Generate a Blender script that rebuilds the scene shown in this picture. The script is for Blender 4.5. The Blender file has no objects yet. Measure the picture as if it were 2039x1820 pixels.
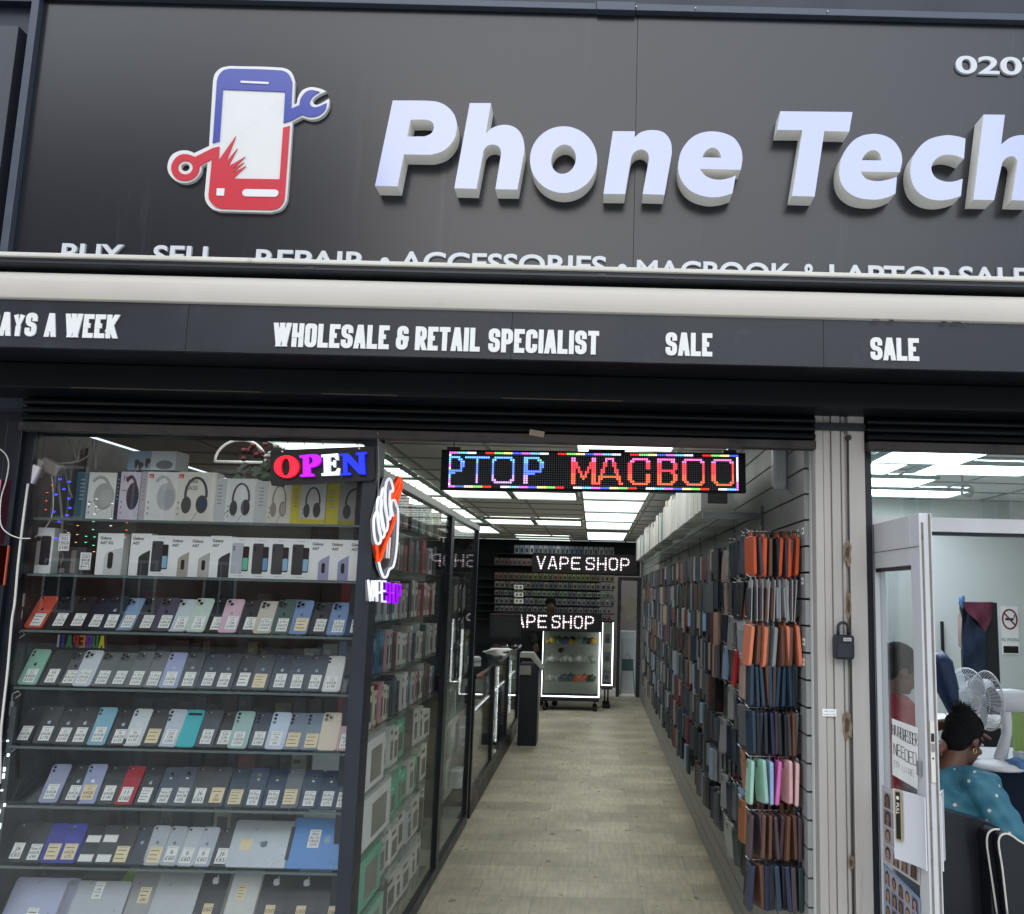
import bpy, bmesh, math, random
from mathutils import Vector, Matrix, Euler
D2=bpy.data
SC=bpy.context.scene
COL=SC.collection
PI=math.pi
rnd=random.Random(7)

# ---------------------------------------------------------------- camera
F,PX,PY=1800.0,1195.0,910.0            # focal length and principal point, in units of a 2039 x 1820 frame
PITCH,YAW,ROLL=.1505,.003,.0239
CAM=Vector((0,-3.4,1.7))
R3=Matrix.Rotation(-YAW,3,'Z')@Matrix.Rotation(PI/2+PITCH,3,'X')@Matrix.Rotation(ROLL,3,'Z')
cd=D2.cameras.new('camera'); cam=D2.objects.new('camera',cd); COL.objects.link(cam)
cam.matrix_world=Matrix.Translation(CAM)@R3.to_4x4()
cd.sensor_width=36; cd.sensor_fit='HORIZONTAL'; cd.lens=F/2039*36
cd.shift_x=-(PX-1019.5)/2039; cd.clip_start=.05; cd.clip_end=500
SC.camera=cam
# ---------------------------------------------------------------- world, sun, exposure
w=D2.worlds.new("World"); SC.world=w; w.use_nodes=True
nt=w.node_tree; bg=nt.nodes['Background']
sky=nt.nodes.new('ShaderNodeTexSky'); sky.sky_type='NISHITA'; sky.sun_disc=False
SUN_EL,SUN_AZ=math.radians(27),math.radians(188)     # azimuth clockwise from +Y: behind the camera, a little left
sky.sun_elevation=SUN_EL; sky.sun_rotation=SUN_AZ
sky.air_density=1.0; sky.dust_density=1.0; sky.ozone_density=1.0
tcw=nt.nodes.new('ShaderNodeTexCoord'); nzw=nt.nodes.new('ShaderNodeTexNoise'); nzw.inputs['Scale'].default_value=2.2; nzw.inputs['Detail'].default_value=5
nt.links.new(tcw.outputs['Generated'],nzw.inputs['Vector'])
mrw=nt.nodes.new('ShaderNodeMapRange'); mrw.inputs[1].default_value=.36; mrw.inputs[2].default_value=.66; mrw.inputs[3].default_value=.30; mrw.inputs[4].default_value=.95
nt.links.new(nzw.outputs[0],mrw.inputs[0])
mxw=nt.nodes.new('ShaderNodeMix'); mxw.data_type='RGBA'; grd=nt.nodes.new('ShaderNodeSeparateXYZ'); nt.links.new(tcw.outputs['Generated'],grd.inputs[0])   # overcast: brighter overhead
gm=nt.nodes.new('ShaderNodeMapRange'); gm.inputs[1].default_value=0; gm.inputs[2].default_value=.75; gm.inputs[3].default_value=.75; gm.inputs[4].default_value=1.5; nt.links.new(grd.outputs[2],gm.inputs[0])
cl_=nt.nodes.new('ShaderNodeMix'); cl_.data_type='RGBA'; cl_.blend_type='MULTIPLY'; cl_.inputs[0].default_value=1; cl_.inputs[6].default_value=(10.7,11.9,13.4,1); nt.links.new(gm.outputs[0],cl_.inputs[7])
nt.links.new(cl_.outputs[2],mxw.inputs[7])
nt.links.new(mrw.outputs[0],mxw.inputs[0]); nt.links.new(sky.outputs[0],mxw.inputs[6])
nt.links.new(mxw.outputs[2],bg.inputs[0]); bg.inputs[1].default_value=.12
sl=D2.lights.new('sun','SUN'); sun=D2.objects.new('sun',sl); COL.objects.link(sun)
sl.energy=.8; sl.angle=math.radians(60); sl.color=(1,.96,.92)
sd=Vector((math.sin(SUN_AZ)*math.cos(SUN_EL),math.cos(SUN_AZ)*math.cos(SUN_EL),math.sin(SUN_EL)))
sun.rotation_euler=sd.to_track_quat('Z','Y').to_euler()
vs=SC.view_settings; vs.view_transform='Standard'; vs.look='None'; vs.exposure=.35; vs.gamma=1
SC.cycles.use_denoising=True
SC.cycles.max_bounces=10; SC.cycles.transparent_max_bounces=24; SC.cycles.sample_clamp_indirect=4
SC.cycles.caustics_reflective=False; SC.cycles.caustics_refractive=False

# ---------------------------------------------------------------- helpers
def ray(x,y): return R3@Vector(((x-PX)/F,-(y-PY)/F,-1))
def atY(x,y,Y): d=ray(x,y); return CAM+d*((Y-CAM.y)/d.y)
def atX(x,y,X): d=ray(x,y); return CAM+d*((X-CAM.x)/d.x)
def atZ(x,y,Z): d=ray(x,y); return CAM+d*((Z-CAM.z)/d.z)
def S(r,g,b):
    f=lambda c:(c/255/12.92 if c<=10 else ((c/255+.055)/1.055)**2.4)
    return (f(r),f(g),f(b))
MC={}
def M(col,rough=.5,metal=0.,emit=0.,noise=0.,scale=8.,streak=False,bump=0.,spec=.5,coat=0.,dirt=None,dirt_t=.6,dirt_s=3.):
    key=(tuple(round(c,4) for c in col),rough,metal,emit,noise,scale,streak,bump,spec,coat,dirt,dirt_t,dirt_s)
    if key in MC: return MC[key]
    m=D2.materials.new('surface'); m.use_nodes=True; n=m.node_tree; p=n.nodes['Principled BSDF']
    p.inputs['Base Color'].default_value=(*col,1); p.inputs['Roughness'].default_value=rough
    p.inputs['Metallic'].default_value=metal; p.inputs['Specular IOR Level'].default_value=spec
    p.inputs['Coat Weight'].default_value=coat; p.inputs['Coat Roughness'].default_value=.08
    if emit:
        p.inputs['Emission Color'].default_value=(*col,1); p.inputs['Emission Strength'].default_value=emit
    if noise or bump or dirt:
        tc=n.nodes.new('ShaderNodeTexCoord'); mp=n.nodes.new('ShaderNodeMapping')
        n.links.new(tc.outputs['Object'],mp.inputs[0])
        if streak: mp.inputs['Scale'].default_value=(1,1,.06)
        nz=n.nodes.new('ShaderNodeTexNoise'); nz.inputs['Scale'].default_value=scale; nz.inputs['Detail'].default_value=6
        nz.inputs['Roughness'].default_value=.65
        n.links.new(mp.outputs[0],nz.inputs['Vector'])
        src=None
        if noise:
            rp=n.nodes.new('ShaderNodeMapRange'); rp.inputs[1].default_value=.3; rp.inputs[2].default_value=.7
            rp.inputs[3].default_value=1-noise; rp.inputs[4].default_value=1+noise
            n.links.new(nz.outputs[0],rp.inputs[0])
            mx=n.nodes.new('ShaderNodeMix'); mx.data_type='RGBA'; mx.blend_type='MULTIPLY'; mx.inputs[0].default_value=1
            mx.inputs[6].default_value=(*col,1); n.links.new(rp.outputs[0],mx.inputs[7])
            src=mx.outputs[2]; n.links.new(src,p.inputs['Base Color'])
            rr=n.nodes.new('ShaderNodeMapRange'); rr.inputs[1].default_value=.3; rr.inputs[2].default_value=.7
            rr.inputs[3].default_value=max(.02,rough*.8); rr.inputs[4].default_value=min(1,rough*1.25)
            n.links.new(nz.outputs[0],rr.inputs[0]); n.links.new(rr.outputs[0],p.inputs['Roughness'])
        if dirt:
            n2=n.nodes.new('ShaderNodeTexNoise'); n2.inputs['Scale'].default_value=dirt_s; n2.inputs['Detail'].default_value=9; n2.inputs['Roughness'].default_value=.7
            n.links.new(mp.outputs[0],n2.inputs['Vector'])
            r2=n.nodes.new('ShaderNodeMapRange'); r2.inputs[1].default_value=dirt_t; r2.inputs[2].default_value=dirt_t+.12
            n.links.new(n2.outputs[0],r2.inputs[0])
            m2=n.nodes.new('ShaderNodeMix'); m2.data_type='RGBA'; n.links.new(r2.outputs[0],m2.inputs[0])
            if src: n.links.new(src,m2.inputs[6])
            else: m2.inputs[6].default_value=(*col,1)
            m2.inputs[7].default_value=(*dirt,1); n.links.new(m2.outputs[2],p.inputs['Base Color'])
        if bump:
            b=n.nodes.new('ShaderNodeBump'); b.inputs['Strength'].default_value=bump; b.inputs['Distance'].default_value=.01
            n.links.new(nz.outputs[0],b.inputs['Height']); n.links.new(b.outputs[0],p.inputs['Normal'])
    MC[key]=m; return m
def glass_mat(tint,refl=1.0,rough=.0,smear=0):
    key=('glass',tint,refl,rough,smear)
    if key in MC: return MC[key]
    m=D2.materials.new('glass'); m.use_nodes=True; n=m.node_tree; n.nodes.clear()
    o=n.nodes.new('ShaderNodeOutputMaterial'); t=n.nodes.new('ShaderNodeBsdfTransparent'); g=n.nodes.new('ShaderNodeBsdfGlossy')
    mx=n.nodes.new('ShaderNodeMixShader'); fr=n.nodes.new('ShaderNodeFresnel'); fr.inputs[0].default_value=1.45
    mu=n.nodes.new('ShaderNodeMath'); mu.operation='MULTIPLY'; mu.inputs[1].default_value=refl; mu.use_clamp=True
    t.inputs[0].default_value=(*tint,1); g.inputs['Roughness'].default_value=rough; g.inputs[0].default_value=(1,1,1,1)
    n.links.new(fr.outputs[0],mu.inputs[0]); n.links.new(mu.outputs[0],mx.inputs[0]); n.links.new(t.outputs[0],mx.inputs[1]); n.links.new(g.outputs[0],mx.inputs[2])
    last=mx.outputs[0]
    if smear:
        tc=n.nodes.new('ShaderNodeTexCoord'); nz=n.nodes.new('ShaderNodeTexNoise'); nz.inputs['Scale'].default_value=5; nz.inputs['Detail'].default_value=9; nz.inputs['Roughness'].default_value=.7
        n.links.new(tc.outputs['Object'],nz.inputs['Vector']); r=n.nodes.new('ShaderNodeMapRange'); r.inputs[1].default_value=.45; r.inputs[2].default_value=.75; r.inputs[4].default_value=smear
        n.links.new(nz.outputs[0],r.inputs[0]); d=n.nodes.new('ShaderNodeBsdfDiffuse'); d.inputs[0].default_value=(.6,.6,.58,1); m2=n.nodes.new('ShaderNodeMixShader')
        n.links.new(r.outputs[0],m2.inputs[0]); n.links.new(last,m2.inputs[1]); n.links.new(d.outputs[0],m2.inputs[2]); last=m2.outputs[0]
    n.links.new(last,o.inputs[0]); MC[key]=m; return m
GLASS=glass_mat((.965,.98,.975),.7,0,.02)
CGLASS=glass_mat((.96,.975,.97),.12,0,.03)
SHELF=glass_mat((.90,.95,.93),.5)
ACR=glass_mat((.9,.92,.92),.8)

def tag(o,label=None,cat=None,group=None,kind=None):
    if label: o['label']=label
    if cat: o['category']=cat
    if group: o['group']=group
    if kind: o['kind']=kind
    return o
def thing(name,label,cat,loc=(0,0,0),rot=None,group=None):
    o=D2.objects.new(name,None); COL.objects.link(o); o.location=loc; o.empty_display_size=.05
    if rot is not None: o.rotation_euler=rot
    return tag(o,label,cat,group)
def link(name,mesh,parent=None,loc=None,rot=None):
    o=D2.objects.new(name,mesh); COL.objects.link(o)
    if parent: o.parent=parent
    if loc is not None: o.location=loc
    if rot is not None: o.rotation_euler=rot
    return o
def IDM(): return Matrix.Identity(4)
def planeY(Y=0,o=(0,0)): # local x,y,z -> X, Z, -Y (faces the street)
    return Matrix(((1,0,0,o[0]),(0,0,-1,Y),(0,1,0,o[1]),(0,0,0,1)))
def planeXp(X=0): # faces +X, local x -> +Y
    return Matrix(((0,0,1,X),(1,0,0,0),(0,1,0,0),(0,0,0,1)))
def planeXm(X=0): # faces -X, local x -> -Y
    return Matrix(((0,0,-1,X),(-1,0,0,0),(0,1,0,0),(0,0,0,1)))
class MB:
    def __init__(s): s.v=[]; s.f=[]; s.m=[]; s.sm=[]
    def add(s,vs,fs,m=0,mx=None,smooth=False,front=None):
        b=len(s.v)
        vs=[Vector(v) for v in vs]
        if mx is not None: vs2=[mx@v for v in vs]
        else: vs2=vs
        s.v+=vs2
        for f in fs:
            s.f.append([b+i for i in f])
            mm=m
            if front is not None:
                a,b_,c=vs[f[0]],vs[f[1]],vs[f[2]]
                nn=(b_-a).cross(c-a)
                if nn.length>0 and nn.normalized().z>.7: mm=front
            s.m.append(mm); s.sm.append(smooth)
        return s
    def box(s,x0,x1,y0,y1,z0,z1,m=0,mx=None):
        v=[(x,y,z) for z in (z0,z1) for y in (y0,y1) for x in (x0,x1)]
        return s.add(v,[(0,2,3,1),(4,5,7,6),(0,1,5,4),(1,3,7,5),(3,2,6,7),(2,0,4,6)],m,mx)
    def cbox(s,c,sz,m=0,mx=None): return s.box(c[0]-sz[0]/2,c[0]+sz[0]/2,c[1]-sz[1]/2,c[1]+sz[1]/2,c[2]-sz[2]/2,c[2]+sz[2]/2,m,mx)
    def prism(s,pts,z0,z1,m=0,mx=None,front=None):   # convex-ish polygon in local xy, counter-clockwise
        n=len(pts); v=[(p[0],p[1],z0) for p in pts]+[(p[0],p[1],z1) for p in pts]
        f=[tuple(range(n-1,-1,-1)),tuple(range(n,2*n))]+[(i,(i+1)%n,n+(i+1)%n,n+i) for i in range(n)]
        return s.add(v,f,m,mx,front=front)
    def quad(s,a,b,c,d,m=0): return s.add([a,b,c,d],[(0,1,2,3)],m)
    def tube(s,pts,r,m=0,seg=8,closed=False,mx=None,cap=True):
        pts=[Vector(p) for p in pts]; n=len(pts); rings=[]; up=None
        rr=r if isinstance(r,(list,tuple)) else [r]*n
        vs=[];fs=[]
        for i,p in enumerate(pts):
            a=pts[i-1] if (i>0 or closed) else p; b=pts[(i+1)%n] if (i<n-1 or closed) else p
            t=(b-a); t=t.normalized() if t.length>1e-9 else Vector((0,0,1))
            if up is None: up=Vector((0,0,1)) if abs(t.z)<.9 else Vector((1,0,0))
            sx=t.cross(up); sx=sx.normalized() if sx.length>1e-6 else t.orthogonal().normalized()
            up=sx.cross(t).normalized()
            for k in range(seg):
                an=2*PI*k/seg; vs.append(p+(sx*math.cos(an)+up*math.sin(an))*rr[i])
        for i in range(n if closed else n-1):
            j=(i+1)%n
            for k in range(seg): fs.append((i*seg+k,j*seg+k,j*seg+(k+1)%seg,i*seg+(k+1)%seg))
        if not closed and cap:
            fs.append(tuple(range(seg))); fs.append(tuple((n-1)*seg+k for k in range(seg-1,-1,-1)))
        return s.add(vs,fs,m,mx,smooth=True)
    def lathe(s,prof,seg=24,m=0,mx=None,smooth=True):   # prof: (r,z) from bottom to top
        vs=[];fs=[]
        for r,z in prof:
            for k in range(seg): a=2*PI*k/seg; vs.append((r*math.cos(a),r*math.sin(a),z))
        n=len(prof)
        for i in range(n-1):
            for k in range(seg): fs.append((i*seg+k,i*seg+(k+1)%seg,(i+1)*seg+(k+1)%seg,(i+1)*seg+k))
        fs.append(tuple(range(seg-1,-1,-1))); fs.append(tuple((n-1)*seg+k for k in range(seg)))
        return s.add(vs,fs,m,mx,smooth)
    def ell(s,c,r,m=0,mx=None,nu=14,nv=9,fn=None):
        vs=[];fs=[]
        for j in range(nv+1):
            th=PI*j/nv
            for i in range(nu):
                ph=2*PI*i/nu; d=Vector((math.sin(th)*math.cos(ph),math.sin(th)*math.sin(ph),math.cos(th)))
                k=fn(d) if fn else 1
                vs.append((c[0]+d.x*r[0]*k,c[1]+d.y*r[1]*k,c[2]+d.z*r[2]*k))
        for j in range(nv):
            for i in range(nu): fs.append((j*nu+i,(j+1)*nu+i,(j+1)*nu+(i+1)%nu,j*nu+(i+1)%nu))
        return s.add(vs,fs,m,mx,True)
    def disc(s,c,r,z0,z1,m=0,mx=None,seg=14,ry=None,front=None):
        ry=ry or r
        return s.prism([(c[0]+r*math.cos(2*PI*k/seg),c[1]+ry*math.sin(2*PI*k/seg)) for k in range(seg)],z0,z1,m,mx,front)
    def rrect(s,x0,x1,y0,y1,r,z0,z1,m=0,mx=None,seg=4,front=None,bev=0):
        P=rr_pts(x0,x1,y0,y1,r,seg)
        if not bev: return s.prism(P,z0,z1,m,mx,front)
        Q=rr_pts(x0+bev,x1-bev,y0+bev,y1-bev,max(r-bev,.0005),seg); n=len(P)
        v=[(p[0],p[1],z0) for p in Q]+[(p[0],p[1],z0+bev) for p in P]+[(p[0],p[1],z1-bev) for p in P]+[(p[0],p[1],z1) for p in Q]
        f=[tuple(range(n-1,-1,-1)),tuple(range(3*n,4*n))]
        for L in range(3): f+=[(L*n+i,L*n+(i+1)%n,(L+1)*n+(i+1)%n,(L+1)*n+i) for i in range(n)]
        return s.add(v,f,m,mx,front=front)
    def mesh(s,mats,bevel=0):
        me=D2.meshes.new('mesh'); me.from_pydata([tuple(v) for v in s.v],[],s.f)
        if not isinstance(mats,(list,tuple)): mats=[mats]
        for m in mats: me.materials.append(m)
        me.polygons.foreach_set('material_index',s.m); me.polygons.foreach_set('use_smooth',s.sm); me.update()
        if bevel:
            bm=bmesh.new(); bm.from_mesh(me)
            es=[e for e in bm.edges if len(e.link_faces)==2 and e.calc_face_angle(0)>.6]
            bmesh.ops.bevel(bm,geom=es,offset=bevel,segments=2,affect='EDGES',profile=.6); bm.to_mesh(me); bm.free()
        return me
    def build(s,name,mats,parent=None,bevel=0,loc=None,rot=None): return link(name,s.mesh(mats,bevel),parent,loc,rot)
def rr_pts(x0,x1,y0,y1,r,seg=4):
    P=[]
    for cx,cy,a in ((x1-r,y1-r,0),(x0+r,y1-r,PI/2),(x0+r,y0+r,PI),(x1-r,y0+r,1.5*PI)):
        for k in range(seg+1): t=a+PI/2*k/seg; P.append((cx+r*math.cos(t),cy+r*math.sin(t)))
    return P
def smooth(pts,n=6,closed=True):   # points (x,y[,1]); 1 marks a smooth point, others are corners
    N=len(pts); out=[]
    P=[Vector((p[0],p[1])) for p in pts]; sm=[len(p)>2 for p in pts]
    for i in range(N if closed else N-1):
        j=(i+1)%N; a,b=P[i],P[j]; out.append((a.x,a.y))
        if not (sm[i] or sm[j]): continue
        def tn(k):
            if not sm[k]: return (b-a)
            if not closed and (k==0 or k==N-1): return b-a
            v=P[(k+1)%N]-P[k-1]; return v*.5 if v.length==0 else v.normalized()*(b-a).length
        ta,tb=tn(i),tn(j)
        for k in range(1,n):
            t=k/n; h1=2*t**3-3*t*t+1; h2=t**3-2*t*t+t; h3=-2*t**3+3*t*t; h4=t**3-t*t
            q=a*h1+ta*h2+b*h3+tb*h4; out.append((q.x,q.y))
    if not closed: out.append((P[-1].x,P[-1].y))
    return out
def curve_geo(cu):
    o=D2.objects.new('tmp',cu); COL.objects.link(o)
    dg=bpy.context.evaluated_depsgraph_get(); me=D2.meshes.new_from_object(o.evaluated_get(dg))
    v=[tuple(x.co) for x in me.vertices]; f=[tuple(p.vertices) for p in me.polygons]
    D2.objects.remove(o); D2.meshes.remove(me); D2.curves.remove(cu); return v,f
def shape(outs,thick):    # filled outline(s) with holes, z from 0 to thick
    cu=D2.curves.new('c','CURVE'); cu.dimensions='2D'; cu.fill_mode='BOTH'; cu.extrude=thick/2
    for o in outs:
        sp=cu.splines.new('POLY'); sp.points.add(len(o)-1); sp.use_cyclic_u=True
        for p,q in zip(sp.points,o): p.co=(q[0],q[1],0,1)
    v,f=curve_geo(cu); return [(a,b,c+thick/2) for a,b,c in v],f
TXC={}
def text(s,bold=0,thick=0,res=3):   # built-in font, height of capitals = 1, starts at x=0, baseline y=0
    k=(s,bold,thick,res)
    if k in TXC: return TXC[k]
    cu=D2.curves.new('t','FONT'); cu.body=s; cu.size=1.0; cu.resolution_u=res; cu.offset=bold; cu.extrude=thick/2
    v,f=curve_geo(cu)
    if v:
        capH=.729; x0=min(a[0] for a in v)
        v=[((a-x0)/capH,b/capH,c+thick/2) for a,b,c in v]
    TXC[k]=(v,f); return v,f
def text_on(mb,s,x,y,h,m,mx,z=0,width=None,bold=0,align='L',thick=0,slant=0):
    v,f=text(s,bold,thick/h if thick else 0)
    if not v: return
    W=max(a[0] for a in v)*h; k=1
    if width: k=width/W
    dx={'L':0,'C':-W*k/2,'R':-W*k}[align]
    mb.add([(x+dx+a*h*k+slant*b*h,y+b*h,z+c*(h if thick else 1)) for a,b,c in v],f,m,mx)
# stroke alphabet: skeletons in the unit square, a third number marks a rounded corner
GL={'A':[[(0,0),(.4,1)],[(.6,1),(1,0)],[(.2,.27),(.8,.27)]],
'B':[[(0,0),(0,1),(1,1,1),(1,.53,1),(0,.53)],[(.3,.53),(1,.53,1),(1,0,1),(0,0)]],
'C':[[(1,.66),(1,1,1),(0,1,1),(0,0,1),(1,0,1),(1,.34)]],'D':[[(0,0),(0,1),(1,1,1),(1,0,1),(0,0)]],
'E':[[(1,1),(0,1),(0,0),(1,0)],[(0,.52),(.85,.52)]],'F':[[(1,1),(0,1),(0,0)],[(0,.5),(.85,.5)]],
'G':[[(1,.7),(1,1,1),(0,1,1),(0,0,1),(1,0,1),(1,.48),(.5,.48)]],'H':[[(0,0),(0,1)],[(1,0),(1,1)],[(0,.5),(1,.5)]],
'I':[[(.5,0),(.5,1)]],'K':[[(0,0),(0,1)],[(.05,.35),(1,1)],[(.35,.58),(1,0)]],'L':[[(0,1),(0,0),(1,0)]],
'M':[[(0,0),(0,1)],[(0,1),(.5,.2)],[(.5,.2),(1,1)],[(1,1),(1,0)]],'N':[[(0,0),(0,1)],[(0,1),(1,0)],[(1,0),(1,1)]],'O':[[(.5,1),(1,1,1),(1,0,1),(0,0,1),(0,1,1),(.5,1)]],
'P':[[(0,0),(0,1),(1,1,1),(1,.43,1),(0,.43)]],'R':[[(0,0),(0,1),(1,1,1),(1,.48,1),(0,.48)],[(.5,.48),(1,0)]],
'S':[[(1,.68),(1,1,1),(0,1,1),(0,.54,1),(1,.48,1),(1,0,1),(0,0,1),(0,.32)]],'T':[[(0,1),(1,1)],[(.5,1),(.5,0)]],
'U':[[(0,1),(0,0,1),(1,0,1),(1,1)]],'V':[[(0,1),(.5,0)],[(.5,0),(1,1)]],'W':[[(0,1),(.25,0)],[(.25,0),(.5,1)],[(.5,1),(.75,0)],[(.75,0),(1,1)]],
'Y':[[(0,1),(.5,.42),(1,1)],[(.5,.42),(.5,0)]],'7':[[(0,1),(1,1),(.35,0)]],
'&':[[(.78,.72),(.78,1,1),(.1,1,1),(.1,.56,1),(.5,.52)],[(.5,.52),(0,.48,1),(0,0,1),(.76,0,1),(.76,.46)],[(.45,.46),(1.1,.46)]]}
def rounded(pts,r,sx=1,sy=1,n=5):
    P=[Vector((p[0]*sx,p[1]*sy)) for p in pts]; out=[]
    for i,p in enumerate(P):
        if len(pts[i])>2 and 0<i<len(P)-1:
            a=(P[i-1]-p); b=(P[i+1]-p); rr=min(r,a.length*.5,b.length*.5); a=p+a.normalized()*rr; b=p+b.normalized()*rr
            for k in range(n+1): t=k/n; q=a*(1-t)**2+p*2*t*(1-t)+b*t*t; out.append(q)
        else: out.append(p)
    return out
def stroke_poly(P,t):
    Q=[P[0]]
    for p in P[1:]:
        if (p-Q[-1]).length>t*.02: Q.append(p)
    P=Q     # left and right borders of a thick polyline with clipped mitres
    L=[];Rr=[];n=len(P); cl=(P[0]-P[-1]).length<t*.2
    if cl: P[-1]=P[0].copy()
    for i in range(n):
        a=P[i-1] if i>0 else (P[-2] if cl else None); b=P[i+1] if i<n-1 else (P[1] if cl else None); p=P[i]
        d1=(p-a).normalized() if a is not None else (b-p).normalized(); d2=(b-p).normalized() if b is not None else d1
        n1=Vector((-d1.y,d1.x)); n2=Vector((-d2.y,d2.x)); mm=n1+n2
        if mm.length<.05: mm=n1
        mm.normalize(); k=1/max(mm.dot(n1),.62); L.append(p+mm*k*t/2); Rr.append(p-mm*k*t/2)
    return L,Rr
def glyph(mb,ch,x,y,w,h,t,m,mx,z0=0,z1=.01,r=None,front=None,slant=0):
    for si,st in enumerate(GL[ch]):
        P=rounded(st,r if r is not None else w*.45,w-t,h-t); P=[p+Vector((x+t/2,y+t/2)) for p in P]
        if len(st)==2 and abs(st[0][0]-st[1][0])>.15 and abs(st[0][1]-st[1][1])>.3:   # diagonals run on to the cap and base lines
            d=(P[1]-P[0]); e=d*(t/2/abs(d.y))
            if ch!='K' or si!=0: P=[P[0]-e,P[1]+e]
            e2=Vector((t/2*d.length/abs(d.y),0)); L=[P[0]-e2,P[1]-e2]; Rr=[P[0]+e2,P[1]+e2]
        else:
            if len(st)==2 and st[0][0]==st[1][0]: P=[Vector((P[0].x,y)) if P[0].y<P[1].y else Vector((P[0].x,y+h if st[0][1]==1 else P[0].y)),Vector((P[1].x,y+h)) if P[0].y<P[1].y else Vector((P[1].x,y if st[1][1]==0 else P[1].y))]
            elif len(st)>2 and st[0] in ((0,0),(0,1)) and st[1][0]==0: P[0]=Vector((P[0].x,y if st[0][1]==0 else y+h))
            elif st[0] in ((1,1),(1,.7),(1,.66),(1,.68),(0,1)) and len(st)==2: P[0].x=x; P[1].x=x+w
            if not(len(st)>2 and st[0][:2]==st[-1][:2]):      # level ends run out to the glyph's edge
                for e0,e1 in ((0,1),(-1,-2)):
                    if st[e0][1]==st[e1][1] and st[e0][0] in (0,1) and len(st[e0])==2: P[e0]=Vector((x if st[e0][0]==0 and len(st)==2 else x+w if st[e0][0]==1 else P[e0].x,P[e0].y))
            L,Rr=stroke_poly(P,t)
        zz=z1+si*.0008; n=len(L)
        for i in range(n-1):      # one little block per step, each a hair proud of the last
            vs=[]; z2=zz+i*.00004
            for a,b in ((L[i],Rr[i]),(L[i+1],Rr[i+1])):
                for q,z in ((a,z0),(b,z0),(b,z2),(a,z2)): yy=min(max(q.y,y),y+h); vs.append((q.x+slant*(yy-y),yy,z))
            mb.add(vs,[(3,2,6,7),(1,0,4,5),(0,3,7,4),(2,1,5,6),(0,1,2,3),(7,6,5,4)],m,mx)
def word(mb,s,x,y,h,cw,gap,t,m,mx,z0=0,z1=.01,wide=None,slant=0):
    wide=wide or {}
    for ch in s:
        if ch==' ': x+=cw*.62; continue
        k=cw*{'I':t/cw,'M':1.3,'W':1.5,'L':.88,'E':.9,'T':.95,'F':.88}.get(ch,1)
        glyph(mb,ch,x,y,k,h,t,m,mx,z0,z1,slant=slant); x+=k+gap
    return x-gap
def word_w(s,cw,gap,t):
    x=0
    for ch in s:
        if ch==' ': x+=cw*.62; continue
        x+=cw*{'I':t/cw,'M':1.3,'W':1.5,'L':.88,'E':.9,'T':.95,'F':.88}.get(ch,1)+gap
    return x-gap
# common surfaces
BLACK=M(S(18,18,20),.45,noise=.15); NAVY=M(S(16,20,30),.4,noise=.12); WHITE=M(S(225,224,220),.5,noise=.04)
DARKM=M(S(38,42,50),.42,noise=.1); GREYM=M(S(120,122,125),.35,metal=.6,noise=.08); CHROME=M((.55,.56,.58),.22,metal=1)
PAPER=M(S(250,249,246),.7,noise=.03); INK=M(S(14,14,16),.7); CREAM=M(S(246,226,188),.7,noise=.03)
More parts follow.
